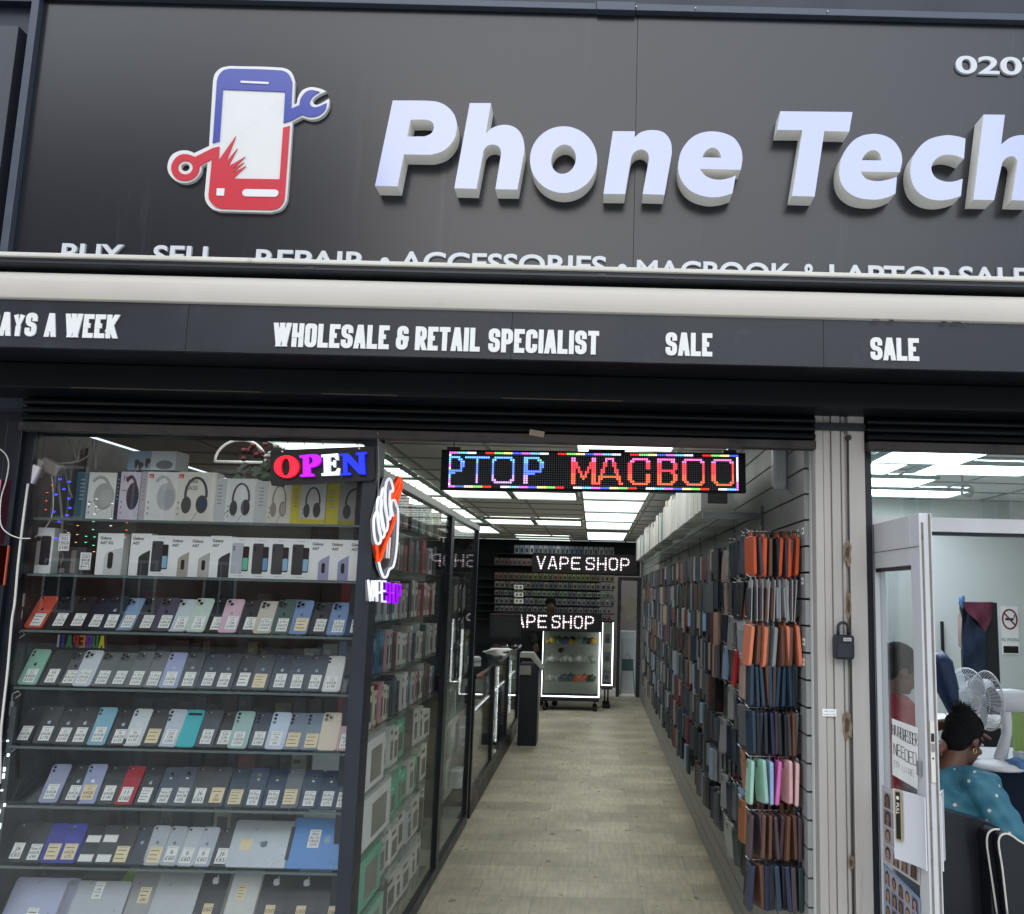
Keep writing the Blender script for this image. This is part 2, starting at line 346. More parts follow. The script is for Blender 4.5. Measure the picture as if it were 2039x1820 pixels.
# ---------------------------------------------------------------- setting
def struct(name,mb,mats,bevel=0): return tag(mb.build(name,mats,None,bevel),kind='structure')
XW=.80                                     # corridor face of the slat wall
YB=12.3                                    # back wall of the phone shop
CZ=2.6                                     # ceilings
struct('pavement',MB().box(-30,30,-4.5,-.5,-.3,-.12),M(S(190,188,182),.8,noise=.2,scale=5,bump=.3))
struct('road',MB().box(-60,60,-13,-4.5,-.5,-.22),M(S(136,136,134),.85,noise=.2,scale=20,bump=.4))
struct('far_pavement',MB().box(-60,60,-60,-13,-.4,-.12),M(S(160,158,152),.8,noise=.2,scale=5))
def plank_mat():
    m=D2.materials.new('vinyl'); m.use_nodes=True; n=m.node_tree; p=n.nodes['Principled BSDF']
    tc=n.nodes.new('ShaderNodeTexCoord'); mp=n.nodes.new('ShaderNodeMapping'); n.links.new(tc.outputs['Object'],mp.inputs[0])
    mp.inputs['Rotation'].default_value=(0,0,0)
    br=n.nodes.new('ShaderNodeTexBrick'); n.links.new(mp.outputs[0],br.inputs['Vector'])
    br.inputs['Scale'].default_value=1; br.inputs['Brick Width'].default_value=.62; br.inputs['Row Height'].default_value=.29
    br.inputs['Mortar Size'].default_value=.0012; br.inputs['Mortar Smooth'].default_value=.3; br.inputs['Bias'].default_value=0
    br.inputs['Color1'].default_value=(*S(214,204,182),1); br.inputs['Color2'].default_value=(*S(186,177,158),1); br.inputs['Mortar'].default_value=(*S(92,86,74),1)
    br.offset=.5; br.offset_frequency=2
    mp2=n.nodes.new('ShaderNodeMapping'); n.links.new(tc.outputs['Object'],mp2.inputs[0]); mp2.inputs['Scale'].default_value=(14,1.6,1)
    nz=n.nodes.new('ShaderNodeTexNoise'); nz.inputs['Scale'].default_value=3; nz.inputs['Detail'].default_value=8; nz.inputs['Roughness'].default_value=.7; n.links.new(mp2.outputs[0],nz.inputs['Vector'])
    nb=n.nodes.new('ShaderNodeTexNoise'); nb.inputs['Scale'].default_value=2.2; nb.inputs['Detail'].default_value=5; n.links.new(tc.outputs['Object'],nb.inputs['Vector'])
    def rng(src,a,b):
        r=n.nodes.new('ShaderNodeMapRange'); r.inputs[1].default_value=.3; r.inputs[2].default_value=.7; r.inputs[3].default_value=a; r.inputs[4].default_value=b; n.links.new(src,r.inputs[0]); return r.outputs[0]
    def mul(a,b):
        x=n.nodes.new('ShaderNodeMix'); x.data_type='RGBA'; x.blend_type='MULTIPLY'; x.inputs[0].default_value=1; n.links.new(a,x.inputs[6]); n.links.new(b,x.inputs[7]); return x.outputs[2]
    c=mul(mul(br.outputs[0],rng(nz.outputs[0],.74,1.22)),rng(nb.outputs[0],.78,1.18))
    # small dark scuffs
    ns=n.nodes.new('ShaderNodeTexNoise'); ns.inputs['Scale'].default_value=9; ns.inputs['Detail'].default_value=4; n.links.new(tc.outputs['Object'],ns.inputs['Vector'])
    rs=n.nodes.new('ShaderNodeMapRange'); rs.inputs[1].default_value=.655; rs.inputs[2].default_value=.70; rs.inputs[3].default_value=1; rs.inputs[4].default_value=.45; n.links.new(ns.outputs[0],rs.inputs[0])
    c=mul(c,rs.outputs[0])
    n.links.new(c,p.inputs['Base Color']); n.links.new(rng(nz.outputs[0],.32,.5),p.inputs['Roughness'])
    b=n.nodes.new('ShaderNodeBump'); b.inputs['Strength'].default_value=.25; b.inputs['Distance'].default_value=.002; n.links.new(nz.outputs[0],b.inputs['Height']); n.links.new(b.outputs[0],p.inputs['Normal'])
    return m
struct('shop_floor',MB().box(-3.2,XW+.02,-.5,YB+1.5,-.1,0),plank_mat())
struct('salon_floor',MB().box(XW+.2,6,-.5,6.5,-.1,0),M(S(120,118,112),.5,noise=.15,scale=5))
WDK=M(S(66,68,70),.6,noise=.08); WALLW=M(S(216,220,216),.6,noise=.04,scale=2); WNV=M(S(20,26,36),.55,noise=.1)
struct('left_wall',MB().box(-3.3,-3.2,0,YB,0,CZ),WDK)
struct('back_wall',MB().box(-3.2,.10,YB,YB+.1,0,CZ).box(.10,.78,YB,YB+.1,2.02,CZ),WNV)
struct('back_room_wall',MB().box(-.5,1.5,YB+1.4,YB+1.5,0,CZ),M(S(90,82,74),.7,noise=.1))
# party wall; its corridor face is slat board: boards 100 mm high with dark grooves between
pw=MB().box(XW+.018,XW+.16,.03,YB,0,CZ,1)
for k in range(26): pw.box(XW,XW+.017,.06,YB,k*.1+.004,k*.1+.096,0)
for k in range(26): pw.box(XW+.0172,XW+.018,.06,YB,k*.1-.004,k*.1+.004,2)
struct('slat_wall',pw,[M(S(150,151,149),.5,noise=.1,scale=3,dirt=S(108,106,100),dirt_t=.62),WALLW,BLACK])
TILE=M(S(240,240,236),.8,noise=.05); TBAR=M(S(165,165,162),.5)
def ceiling(name,x0,x1,y0,y1,holes):
    mb=MB()
    xs=[x0]; 
    nx=int((x1-x0)/.61)+1; ny=int((y1-y0)/.61)+1
    for i in range(nx):
        for j in range(ny):
            a,b=x0+i*.61,y0+j*.61
            mb.box(a+.012,min(a+.598,x1),b+.012,min(b+.598,y1),CZ+.006,CZ+.03,0)
    for i in range(nx+1): mb.box(x0+i*.61-.012,x0+i*.61+.012,y0,y1,CZ,CZ+.02,1)
    for j in range(ny+1): mb.box(x0,x1,y0+j*.61-.012,y0+j*.61+.012,CZ-.002,CZ+.018,1)
    mb.box(x0,x1,y0,y1,CZ+.031,CZ+.06,0)
    struct(name,mb,[TILE,TBAR])
ceiling('shop_ceiling',-3.2+.06,XW,.35,YB,[])
ceiling('salon_ceiling',XW+.16,5.5,.35,5.2,[])
struct('salon_back_wall',MB().box(XW+.16,5.6,4.6,4.7,0,CZ),WALLW)
struct('salon_side_wall',MB().box(5.5,5.6,0,4.6,0,CZ),WALLW)
# ceiling lights: louvred panels recessed in the grid, just below the tiles
PANEL=M(S(238,243,238),.5,emit=2.3)
PANEL2=M(S(222,234,246),.5,emit=9)
LOUV=M(S(170,185,180),.5)
lc=[0]
def light_panel(x0,x1,y0,y1,nl,label,group,mt=PANEL):
    t=thing('ceiling_light',label,'ceiling light',((x0+x1)/2,(y0+y1)/2,CZ-.03),group=group)
    a,b=(x1-x0)/2,(y1-y0)/2
    f=MB().box(-a,a,-b,-b+.02,0,.03).box(-a,a,b-.02,b,0,.03).box(-a,-a+.02,-b+.02,b-.02,0,.03).box(a-.02,a,-b+.02,b-.02,0,.03)
    f.build('frame',LOUV,t)
    MB().box(-a+.02,a-.02,-b+.02,b-.02,.012,.02).build('diffuser',mt,t)
    if nl:
        for k in range(1,nl): y=-b+2*b*k/nl; MB().box(-a+.02,a-.02,y-.006,y+.006,.004,.011).build('louvre',LOUV,t)
    return t
G='louvred ceiling lights of the phone shop'
for i,(a,b) in enumerate([(1.2,2.4),(2.5,3.7),(3.8,5.0),(5.1,6.3),(6.4,7.6),(7.7,8.9),(9.5,11.4)]):
    light_panel(-.14,.47,a,b,4,('first','second','third','fourth','fifth','sixth','last')[i]+' louvred ceiling light in the row over the aisle, from the entrance',G)
for i,(a,b) in enumerate([(.5,1.7),(1.8,3.0),(3.1,3.7),(3.8,5.0),(5.1,6.3),(6.4,7.6),(7.7,8.25),(8.9,10.3)]):
    light_panel(-2.03,-1.42,a,b,4,('first','second','short third','fourth','fifth','sixth','short seventh','last')[i]+' ceiling light in the left row above the glass cabinets',G)
for i,(a,b,c,d) in enumerate([(-1.38,-.78,4.5,5.15),(-.76,-.17,4.5,5.15),(-1.38,-.78,7.6,8.4),(-.76,-.17,7.6,8.4),(-1.3,-.4,11.0,11.3),(-1.3,-.4,11.6,11.9)]):
    light_panel(a,b,c,d,0,['near left square ceiling light between the two long rows','near right square ceiling light between the two long rows','far left square ceiling light between the two long rows','far right square ceiling light between the two long rows','thin ceiling light above the upper marquee sign','thin ceiling light closest to the back wall'][i],G)
G2='square ceiling lights of the salon'
def zq(px):
    pts=[atZ(x*.238+1631.2,y*.238+841.1,CZ-.03) for x,y in px]
    return min(p.x for p in pts),max(p.x for p in pts),min(p.y for p in pts),max(p.y for p in pts)
for px,l in (([(500,290),(1350,300)],'salon ceiling light nearest the shutter'),([(300,340),(560,440)],'salon ceiling light beside the grey pillar'),([(960,350),(1690,455)],'large salon ceiling light right of the middle'),
  ([(280,460),(800,548)],'salon ceiling light third from the street by the pillar'),([(420,560),(1080,636)],'greenish salon ceiling light farthest from the street')):
    a,b,c,d=zq(px)
    if d-c<.4: c,d=(c+d)/2-.28,(c+d)/2+.28
    light_panel(a,b,c,d,0,l,G2,PANEL2)
# unseen houses across the road, added to shape reflections and bounced daylight
BR=[M(S(110,70,58),.85,noise=.2,scale=6),M(S(214,210,202),.85,noise=.1,scale=6),M(S(200,190,176),.85,noise=.1,scale=6)]
for i,(x0,x1,h,l) in enumerate([(-34,-8.5,17,'unseen tall red brick house across the road'),(-6.5,6.2,8.0,'unseen low white rendered house across the road'),(6.2,30,9.4,'unseen pale cream rendered house across the road')]):
    t=thing('town_house',l,'house',((x0+x1)/2,-24,-.12),group='unseen houses across the road')
    W=x1-x0; MB().box(-W/2,W/2,-6,0,0,h).build('wall',BR[i],t)
    MB().box(-W/2-.1,W/2+.1,-6,.25,h,h+.35).build('parapet',M(S(150,146,138),.8),t)
    for r in range(3 if h<10 else 4):
        for k in range(int(W/2.4)):
            x=-W/2+1.2+k*2.4
            wn=MB().box(x-.5,x+.5,.0,.05,.9+r*2.8,2.5+r*2.8).build('window',WHITE,t)
            MB().box(x-.42,x-.03,.05,.06,.98+r*2.8,2.42+r*2.8).box(x+.03,x+.42,.05,.06,.98+r*2.8,2.42+r*2.8).build('pane',M(S(40,46,54),.1),wn)
# ---------------------------------------------------------------- building above and fascia
def zf(y,Y,x=1019): return atY(x,y,Y).z
def xf(x,y,Y): return atY(x,y,Y).x
YS=-.10
SIGNC=M(S(25,29,37),.25,spec=.55,scale=1.4,bump=.06,streak=True,dirt=S(44,48,56),dirt_t=.6,dirt_s=9)
SLATE=M(S(44,48,58),.45,noise=.12,scale=3)
b=thing('shop_building','dark slate cladded shop building above and beside the fascia sign','building',(0,.1,0))
xl=xf(58,245,YS)
MB().box(-5,5,0,.3,2.35,7).build('wall',M(S(46,52,64),.5,noise=.12,scale=2),b,loc=(0,-.1,0))
MB().box(-5,5,-.045,-.0005,zf(24,YS)+.031,zf(24,YS)+1.2).build('cornice',M(S(34,40,52),.5,noise=.15,scale=2),b,loc=(0,-.1,0))
MB().box(-5,xl-.09,-.1,0,2.6,zf(8,-.3)-.01).build('side_panel',M(S(58,62,70),.42,noise=.12,scale=1.5),b,loc=(0,-.1,0))
MB().box(-4,-2.17,-.02,.2,-.1,2.35).build('pilaster',M(S(18,22,34),.4,noise=.15),b,loc=(0,0,0))
t=thing('fascia_sign','wide dark grey fascia sign with white raised letters and a phone logo','sign',(0,YS,0))
ztop=zf(24,YS)
sg=MB(); xs=xf(1265,300,YS)
sg.box(xl,xs-.0012,0,.05,2.7,ztop,0).box(xs+.0012,3.2,0,.05,2.7,ztop,0).box(xs-.0012,xs+.0012,.006,.05,2.7,ztop,1)
sg.build('panel',[SIGNC,M(S(30,32,37),.5)],t)
tr=MB().box(xl-.03,xl-.001,-.03,.05,2.7,ztop+.03).box(xl-.001,xf(1188,20,YS),-.03,.05,ztop+.001,ztop+.028).box(xf(1265,20,YS),3.2,-.03,.05,ztop+.001,ztop+.03).box(xf(1188,20,YS)+.001,xf(1265,20,YS)-.001,-.036,.05,ztop-.003,ztop+.033)
for px in (1267,1385,1648): p=atY(px,26,YS-.031); tr.cbox((p.x,-.032,ztop+.015),(.008,.004,.009),1)
tr.build('trim',[M(S(70,76,88),.4,noise=.15,metal=.3),WHITE],t,bevel=.002)
FACE=M(S(176,183,222),.2,emit=.06,coat=.9); RETURN=M(S(222,220,214),.55,emit=.05)  # faint glow on the letter sides stands in for light bounced from below
YL=-.185
def img_shape(name,outs,Yf,depth,mats,parent,label=None,base=YS,bevel=False):
    loc=[[ (p.x,p.z) for p in (atY(x,y,Yf) for x,y in o)] for o in outs]
    v,f=shape(loc,depth); mb=MB(); mb.add(v,f,1 if len(mats)>1 else 0,planeY(Yf+depth),front=0)
    o=mb.build(name,mats,parent); o.location=-Vector(parent.matrix_world.translation) if False else (0,0,0)
    o.matrix_parent_inverse=Matrix.Translation(parent.location).inverted()
    if label: o['label']=label
    return o
fz=lambda L:[(734+p[0]*.375,183.5+p[1]*.375,*p[2:]) for p in L]
fw=lambda L:[(1019.5+p[0]*.5,p[1]*.5,*p[2:]) for p in L]
def ell_pts(cx,cy,rx,ry,sh=0,n=40): return [(cx+rx*math.cos(2*PI*k/n)-sh*ry*math.sin(2*PI*k/n),cy+ry*math.sin(2*PI*k/n)) for k in range(n)]
def sm_(L,conv): return smooth(conv(L),7)
letters=[
('P',[sm_([(128,44),(345,48,1),(405,68,1),(452,115,1),(468,175,1),(455,245,1),(405,305,1),(340,330,1),(290,332),(187,330),(153,500),(34,497)],fz),sm_([(223,146),(308,147,1),(338,160,1),(346,186,1),(334,217,1),(300,234,1),(280,235),(204,236)],fz)]),
('h',[sm_([(537,58),(650,58),(622,218),(660,188,1),(722,173,1),(780,189,1),(815,232,1),(827,290,1),(822,335,1),(789,517),(673,515),(699,355),(703,322,1),(693,291,1),(665,278,1),(632,284,1),(611,306),(572,513),(455,510)],fz)]),
('o',[fz(ell_pts(1035,358,178.5,177,.0)),fz(ell_pts(1035,356,66,78,.08))]),
('n',[sm_([(1297,207),(1415,208),(1410,240),(1448,212,1),(1507,201,1),(1566,214,1),(1602,258,1),(1610,312,1),(1605,355),(1571,545),(1455,541),(1485,375),(1489,345,1),(1478,318,1),(1450,304,1),(1420,312,1),(1399,335,1),(1391,365),(1361,541),(1247,540)],fz)]),
('e',[sm_([(1976,412),(1985,352,1),(1974,292,1),(1930,236,1),(1825,208,1),(1730,232,1),(1667,300,1),(1645,380,1),(1658,460,1),(1712,525,1),(1800,556,1),(1872,554,1),(1932,536),(1950,442),(1905,459,1),(1850,464,1),(1795,448,1),(1758,407)],fz),sm_([(1770,346),(1790,312,1),(1825,294,1),(1858,310,1),(1874,348)],fz)]),
('T',[fw([(1068,443),(1356,446),(1343,524),(1244,522),(1205,783),(1115,780),(1157,518),(1057,517)])]),
('e',[sm_([(1545,685),(1554,635,1),(1542,590,1),(1505,550,1),(1440,533,1),(1370,552,1),(1318,615,1),(1303,680,1),(1318,742,1),(1368,783,1),(1440,795,1),(1490,787,1),(1527,771),(1533,704),(1490,717,1),(1450,721,1),(1408,710,1),(1388,683)],fw),sm_([(1392,638),(1408,612,1),(1438,597,1),(1463,610,1),(1473,639)],fw)]),
('c',[sm_([(1806,552),(1770,542,1),(1722,539,1),(1652,560,1),(1602,615,1),(1587,680,1),(1602,745,1),(1645,785,1),(1702,798,1),(1750,792,1),(1788,780),(1795,712),(1757,723,1),(1722,722,1),(1686,706,1),(1670,670,1),(1686,635,1),(1720,617,1),(1760,618,1),(1800,632)],fw)]),
('h',[sm_([(1878,456),(1963,457),(1948,575),(1985,548,1),(2030,538,1),(2070,546,1),(2100,580,1),(2104,640,1),(2100,670),(2078,800),(1990,797),(2010,665),(2012,642,1),(2000,624,1),(1975,625,1),(1953,645),(1920,797),(1838,795)],fw)])]
for ch,outs in letters: img_shape('letter',outs,YL,.082,[FACE,RETURN],t,'white raised letter '+ch)
# logo: white acrylic base, blue and red faces
lz=lambda L:[(305.85+p[0]*.185,112.1+p[1]*.185,*p[2:]) for p in L]
LW=M(S(222,222,220),.3,noise=.02,coat=.3); LB=M(S(52,66,158),.32,coat=.3); LR=M(S(198,36,54),.32,coat=.3); LWH=M(S(230,226,228),.3)
base=[(820,104),(1385,124,1),(1480,168,1),(1520,270,1),(1519,300),(1510,520),(1540,505),(1553,445,1),(1600,368,1),(1690,332,1),(1790,347,1),(1858,376),(1770,420,1),(1714,472,1),(1726,513,1),(1772,520,1),(1889,455),(1885,535,1),(1840,620,1),(1765,670,1),(1690,680,1),(1635,668,1),(1598,655),(1495,710),(1440,1490),(1425,1570,1),(1365,1648,1),(1260,1680),(700,1665),(620,1635,1),(562,1562,1),(549,1490),(580,1152),(520,1185),(503,1255,1),(440,1330,1),(340,1362,1),(240,1340,1),(165,1262,1),(150,1172,1),(190,1070,1),(268,1022,1),(350,1012,1),(405,1026,1),(436,1042),(597,965),(640,260),(662,185,1),(728,125,1)]
blue=[(820,132),(1375,152,1),(1452,190,1),(1490,270,1),(1491,290),(1480,562),(1568,525),(1583,455,1),(1640,382,1),(1700,362,1),(1787,380),(1725,418,1),(1680,485,1),(1697,535,1),(1755,546,1),(1862,502),(1845,570,1),(1780,630,1),(1700,650,1),(1645,643,1),(1600,625),(1490,686),(1397,715),(1415,380),(745,353),(708,910),(635,932),(680,265),(700,205,1),(752,150,1)]
red=[(708,970),(698,1120),(884,858),(778,1140),(900,992),(803,1185),(985,1080),(850,1212),(973,1140),(850,1255),(993,1180),(852,1315),(1355,1323),(1393,768),(1465,747),(1412,1490),(1400,1560,1),(1345,1630,1),(1260,1652),(730,1640),(662,1615,1),(603,1550,1),(590,1490),(627,1102),(495,1180),(478,1255,1),(420,1315,1),(340,1337,1),(250,1318,1),(197,1250,1),(190,1180,1),(222,1110,1),(280,1062,1),(345,1052,1),(405,1065,1),(443,1083),(640,985)]
lg=img_shape('logo',[smooth(lz(base),6),lz(ell_pts(341,1194,47,42))],-.119,.018,[LW],t,'phone and spanner logo in blue, red and white')
def sub(name,outs,Yf,d,m,parent=lg):
    o=img_shape(name,outs,Yf,d,[m],t); o.parent=parent; o.matrix_parent_inverse=Matrix.Identity(4)
    o.matrix_parent_inverse=(Matrix.Translation(t.location)@Matrix.Translation(t.location).inverted()).inverted(); return o
sub('blue_face',[smooth(lz(blue),6)],-.1235,.004,LB)
sub('red_face',[smooth(lz(red),6),lz(ell_pts(341,1196,79,74))],-.1235,.004,LR)
sub('speaker_bar',[lz([(936,262),(1238,276),(1238,298),(936,284)])],-.1265,.0025,LWH)
sub('square_key',[lz([(680,1420),(763,1422),(756,1500),(675,1497)])],-.1265,.0025,LWH)
sub('pill_key',[smooth(lz([(990,1428),(1310,1434),(1338,1448,1),(1343,1472,1),(1330,1500,1),(1300,1512),(985,1506),(960,1490,1),(954,1465,1),(968,1440,1)]),5)],-.1265,.0025,LWH)
LT=M(S(205,208,212),.35,coat=.2)
def fit_word(s,x0,x1,ytop,hpx,Y,parent,mat,depth=.012,bold=.02,name='lettering',label=None):
    a=atY(x0,ytop,Y); b_=atY(x1,ytop+(x1-x0)*.0255,Y); h=hpx*(Y+3.4)/F*1.0
    mb=MB(); v,f=text(s,bold,0,6); W=max(q[0] for q in v); sl=(b_.z-a.z)/(b_.x-a.x)*0
    th=depth
    cu=None; vv,ff=text(s,bold,th/h,6)
    mb.add([(a.x+q[0]/W*(b_.x-a.x),a.z-h+q[1]*h,q[2]*h) for q in vv],ff,0,planeY(YS if Y<-.05 and Y>-.2 else Y+.0))
    o=mb.build(name,mat,parent); o.matrix_parent_inverse=Matrix.Translation(parent.location).inverted()
    if label: o['label']=label
    return o
for s,x0,x1,y in (('BUY',128,250,485),('SELL',310,437,489),('REPAIR',513,733,497),('•',757,778,511),('ACCESSORIES',797,1208,501),('•',1230,1248,524),('MACBOOK',1268,1575,518),('&',1597,1625,525),('LAPTOP',1650,1888,527),('SALE',1907,2045,531)):
    if s=='•':
        p=atY((x0+x1)/2,y+12,YS); mb=MB().disc((0,0),.017,0,.012,0,planeY(YS,(p.x,p.z)),seg=18); o=mb.build('bullet_point',LT,t); o.matrix_parent_inverse=Matrix.Translation(t.location).inverted()
    else: fit_word(s,x0,x1,y,44,YS,t,LT)
fit_word('0207',1900,2078,113,41,YS,t,LT)
# ---------------------------------------------------------------- awning
aw=thing('awning','folded shop awning with a white front bar and a black lettered valance','awning',(0,-.3,0))
def aloc(mb,name,mats,bevel=0,label=None):
    o=mb.build(name,mats,aw,bevel); o.matrix_parent_inverse=Matrix.Translation(aw.location).inverted()
    if label: o['label']=label
    return o
AX0,AX1=-4,3.4
WBAR=M(S(202,195,184),.42,noise=.04,scale=2,dirt=S(158,150,136),dirt_t=.6,dirt_s=2.6,streak=False)
zl=zf(527,-.46); 
aloc(MB().box(AX0,AX1,-.46,-.12,zl-.0125,zl+.002),'hood',[M(S(216,211,200),.45,noise=.1,scale=3,dirt=S(110,98,80),dirt_t=.6)],.003)
zc0,zc1=zf(535,-.44),zf(549,-.44)
ch=MB().box(AX0,AX1,-.44,-.12,zc1,zl-.0135,0)
for a in (.25,.62): ch.box(AX0,AX1,-.446,-.44,zc1+(zc0-zc1)*a-.004,zc1+(zc0-zc1)*a+.004,1)
for px in (620,1200): p=xf(px,536,-.44); ch.box(p-.012,p+.012,-.449,-.446,zc1+.002,zc0-.012,1)
aloc(ch,'track',[M(S(74,78,84),.4,noise=.12,metal=.3),M(S(50,54,60),.4)])
zb0,zb1=zf(560,-.44),zf(619,-.44)
aloc(MB().box(AX0,AX1,-.30,-.12,zb0,zc1-.0006),'gap_filler',[M(S(24,25,27),.5,noise=.2)])  # dark filler with the shade of the recessed gap put into its colour
hb=zb0-zb1
prof=smooth([(-.20,zb0),(-.40,zb0),(-.435,zb0-.012,1),(-.447,zb0-.4*hb,1),(-.442,zb1+.006,1),(-.43,zb1),(-.20,zb1)],5)
v=[];f=[];n=len(prof)
for x in (AX0,AX1): v+=[(x,a,b_) for a,b_ in prof]
f=[tuple(range(n)),tuple(range(2*n-1,n-1,-1))]+[(i,n+i,n+(i+1)%n,(i+1)%n) for i in range(n)]
fb=MB(); fb.add(v,f,0,smooth=False)
aloc(fb,'front_bar',[WBAR])
chip=MB()
for px,py,wd,hh in ((1745,637,14,2),(1775,638,10,3),(1880,641,12,3),(1905,642,18,2.5),(1925,644,10,2)):
    p=atY(px,py,-.4479); chip.rrect(p.x-wd*.0008,p.x+wd*.0008,p.z-hh*.0008,p.z+hh*.0008,.001,0,.0006,0,planeY(-.4475))
aloc(chip,'paint_chip',[M(S(40,36,32),.8)])
YV=-.43
zv1=zf(715,YV)
vp=MB(); xa=[AX0,xf(373,650,YV),xf(1019,660,YV),xf(1640,690,YV),AX1]
for i in range(4): vp.box(xa[i]+.0008,xa[i+1]-.0008,YV,YV+.02,zv1,zb1-.0008)
aloc(vp,'valance',[M(S(32,36,44),.42,noise=.1,scale=2,dirt=S(54,58,64),dirt_t=.58,dirt_s=4)])
VT=M(S(232,232,230),.4)
def vword(s,x0,x1,ytop,hpx):
    a=atY(x0,ytop+hpx,YV); b_=atY(x1,ytop+hpx+(x1-x0)*.026,YV); h=hpx*(YV+3.4)/F; t0=h*.2; W=b_.x-a.x; gap=h*.052
    lo,hi=.1*h,h
    for _ in range(30):
        cw=(lo+hi)/2
        if word_w(s,cw,gap,t0)>W: hi=cw
        else: lo=cw
    mb=MB(); word(mb,s,a.x,(a.z+b_.z)/2,h,cw,gap,t0,0,planeY(YV),0,.004)
    aloc(mb,'lettering',[VT],0,'white condensed words '+s.lower())
vword('7 DAYS A WEEK',-66,233,617,50)
for wd_,a_,b_ in (('WHOLESALE',543,774),('&',788,816),('RETAIL',826,955),('SPECIALIST',972,1192)): vword(wd_,a_,b_,640+(a_-543)*.0262,50)
vword('SALE',1325,1418,659,49); vword('SALE',1733,1830,669,48)
# ---------------------------------------------------------------- shutter boxes
sb=thing('shutter_box','black boxed shutter housing running below the awning valance','shutter box',(0,-.2,0))
zs=zf(795,-.2)
def sloc(mb,name,mats,par,bevel=0):
    o=mb.build(name,mats,par,bevel); o.matrix_parent_inverse=Matrix.Translation(par.location).inverted(); return o
DKN=M(S(6,9,16),.5,spec=.25,noise=.2,scale=2.5,dirt=S(20,20,22),dirt_t=.66)
sloc(MB().box(AX0,AX1,-.2,-.0,zs,zv1+.005).box(AX0,AX1,YV+.021,-.2,zv1+.006,zv1+.03),'casing',[DKN],sb,.004)
sc_=MB()
for x0,x1,y0,y1 in ((140,520,779,786),(640,790,793,796),(1000,1240,800,806)):
    p=atY(x0,y0,-.2005);q=atY(x1,y1,-.2005); sc_=MB().box(p.x,q.x,-.2015,-.2003,zs+.002,zs+.005); sloc(sc_,'edge_glint',[M(S(90,70,50),.6)],sb)  # thin strips painted where the casing's lower edge glints
def shutter(label,x0,x1,ybot,xref,yt):
    s=thing('roller_shutter',label,'shutter',((x0+x1)/2,-.05,2.3),group='rolled up shutters')
    z0=zf(ybot,-.05,xref); z1=zs+.02; m=MB(); n=4; hh=(z1-z0-.03)/n
    for k in range(n):
        za=z0+.034+k*hh
        P=[(-.03,za),(-.062,za+hh*.25),(-.066,za+hh*.5),(-.062,za+hh*.8),(-.03,za+hh*.97)]
        vv=[(x,a,b_) for x in (x0,x1) for a,b_ in P]; nn=len(P)
        m.add(vv,[(i,nn+i,nn+i+1,i+1) for i in range(nn-1)],0)
    sloc(m,'slats',[M(S(9,10,14),.55,spec=.25,noise=.3,scale=6,dirt=S(34,29,26),dirt_t=.62,dirt_s=5)],s)
    sloc(MB().box(x0,x1,-.075,-.02,z0,z0+.032),'bottom_rail',[M(S(52,45,42),.6,noise=.3,scale=8,dirt=S(24,22,22),dirt_t=.5,dirt_s=6)],s,.004)
    return s
xp0,xp1=xf(1629,1340,-.04),xf(1731,1340,-.04)
shutter('black rolled up shutter above the phone shop window and entrance',-2.16,xp0-.004,877,840,0)
shutter('brown stained rolled up shutter above the salon door',xp1+.004,3.3,900,1850,0)
p=atY(1069,863,-.0755); q=thing('cardboard_scrap','small scrap of brown tape stuck on the shutter rail','scrap',(p.x,-.076,p.z))
MB().rrect(-.028,.028,-.011,.011,.003,0,.002,0,planeY(0)@Matrix.Rotation(-.15,4,'Z')).build('tape',[M(S(150,132,116),.8,noise=.15)],q)
# ---------------------------------------------------------------- grey pillar between the shops
pl=thing('grey_pillar','scuffed grey aluminium pillar between the phone shop and the salon','pillar',((xp0+xp1)/2,0,0))
W=xp1-xp0
ALU=M(S(182,177,171),.45,noise=.14,scale=6,streak=True,dirt=S(122,112,102),dirt_t=.55,dirt_s=4)
zt=zs+.06
m=MB().box(-W/2,W/2,-.02,.14,-.1,zt,0)
for a,b_,d in ((-W/2,-W/2+.03,.035),(-W/2+.032,-W/2+.058,.03),(-W/2+.062,-W/2+.094,.036),(-W/2+.1,-W/2+.112,.03),(W/2-.062,W/2,.038)): m.box(a,b_,-d,-.0202,-.1,zt,0)
m.build('profile',[ALU],pl,bevel=.0025)
MB().box(-W/2-.004,W/2+.004,-.044,-.0385,zf(858,-.04,1680),zf(843,-.04,1680)).build('collar',[M(S(34,36,42),.5,noise=.2)],pl)
rod=[(xf(x,y,-.034)-(xp0+xp1)/2,-.034,atY(x,y,-.034).z) for x,y in ((1689,872),(1690.5,1040),(1693,1230),(1695,1430),(1697,1630),(1700,1830))]
MB().tube(rod,[.0045,.0045,.004,.0035,.0035,.0035],0,8).build('rod',[M(S(72,70,68),.5,metal=.5,noise=.3)],pl)
MB().disc((0,0),.011,0,.012,0,planeY(-.03,(rod[0][0],rod[0][2]))).build('rod_end',[M(S(50,46,44),.6,noise=.3)],pl)
RUST=M(S(128,112,92),.85,noise=.35,scale=30); RST2=M(S(78,62,48),.85,noise=.35,scale=40)
for x,y,a,c in ((1690,1100,.012,.035),(1692,1205,.009,.045),(1689,1445,.014,.04),(1697,1718,.009,.02)):
    p=atY(x,y,-.0385); m=MB(); r_=random.Random(int(x+y))
    for k,(sc,mm) in enumerate(((1,0),(.5,1))):
        P=[]
        for q in range(16): an=2*PI*q/16; rr=sc*(.7+.5*r_.random()); P.append((1.35*a*rr*math.cos(an)-.004,1.35*c*rr*math.sin(an)))
        v_,f_=shape([P],.0006); m.add([(u,w_,z_+k*.0007) for u,w_,z_ in v_],f_,mm,planeY(-.0382,(p.x-(xp0+xp1)/2,p.z)))
    m.build('rust_stain',[RUST,RST2],pl)
lb=atY(1678,1287,-.05)
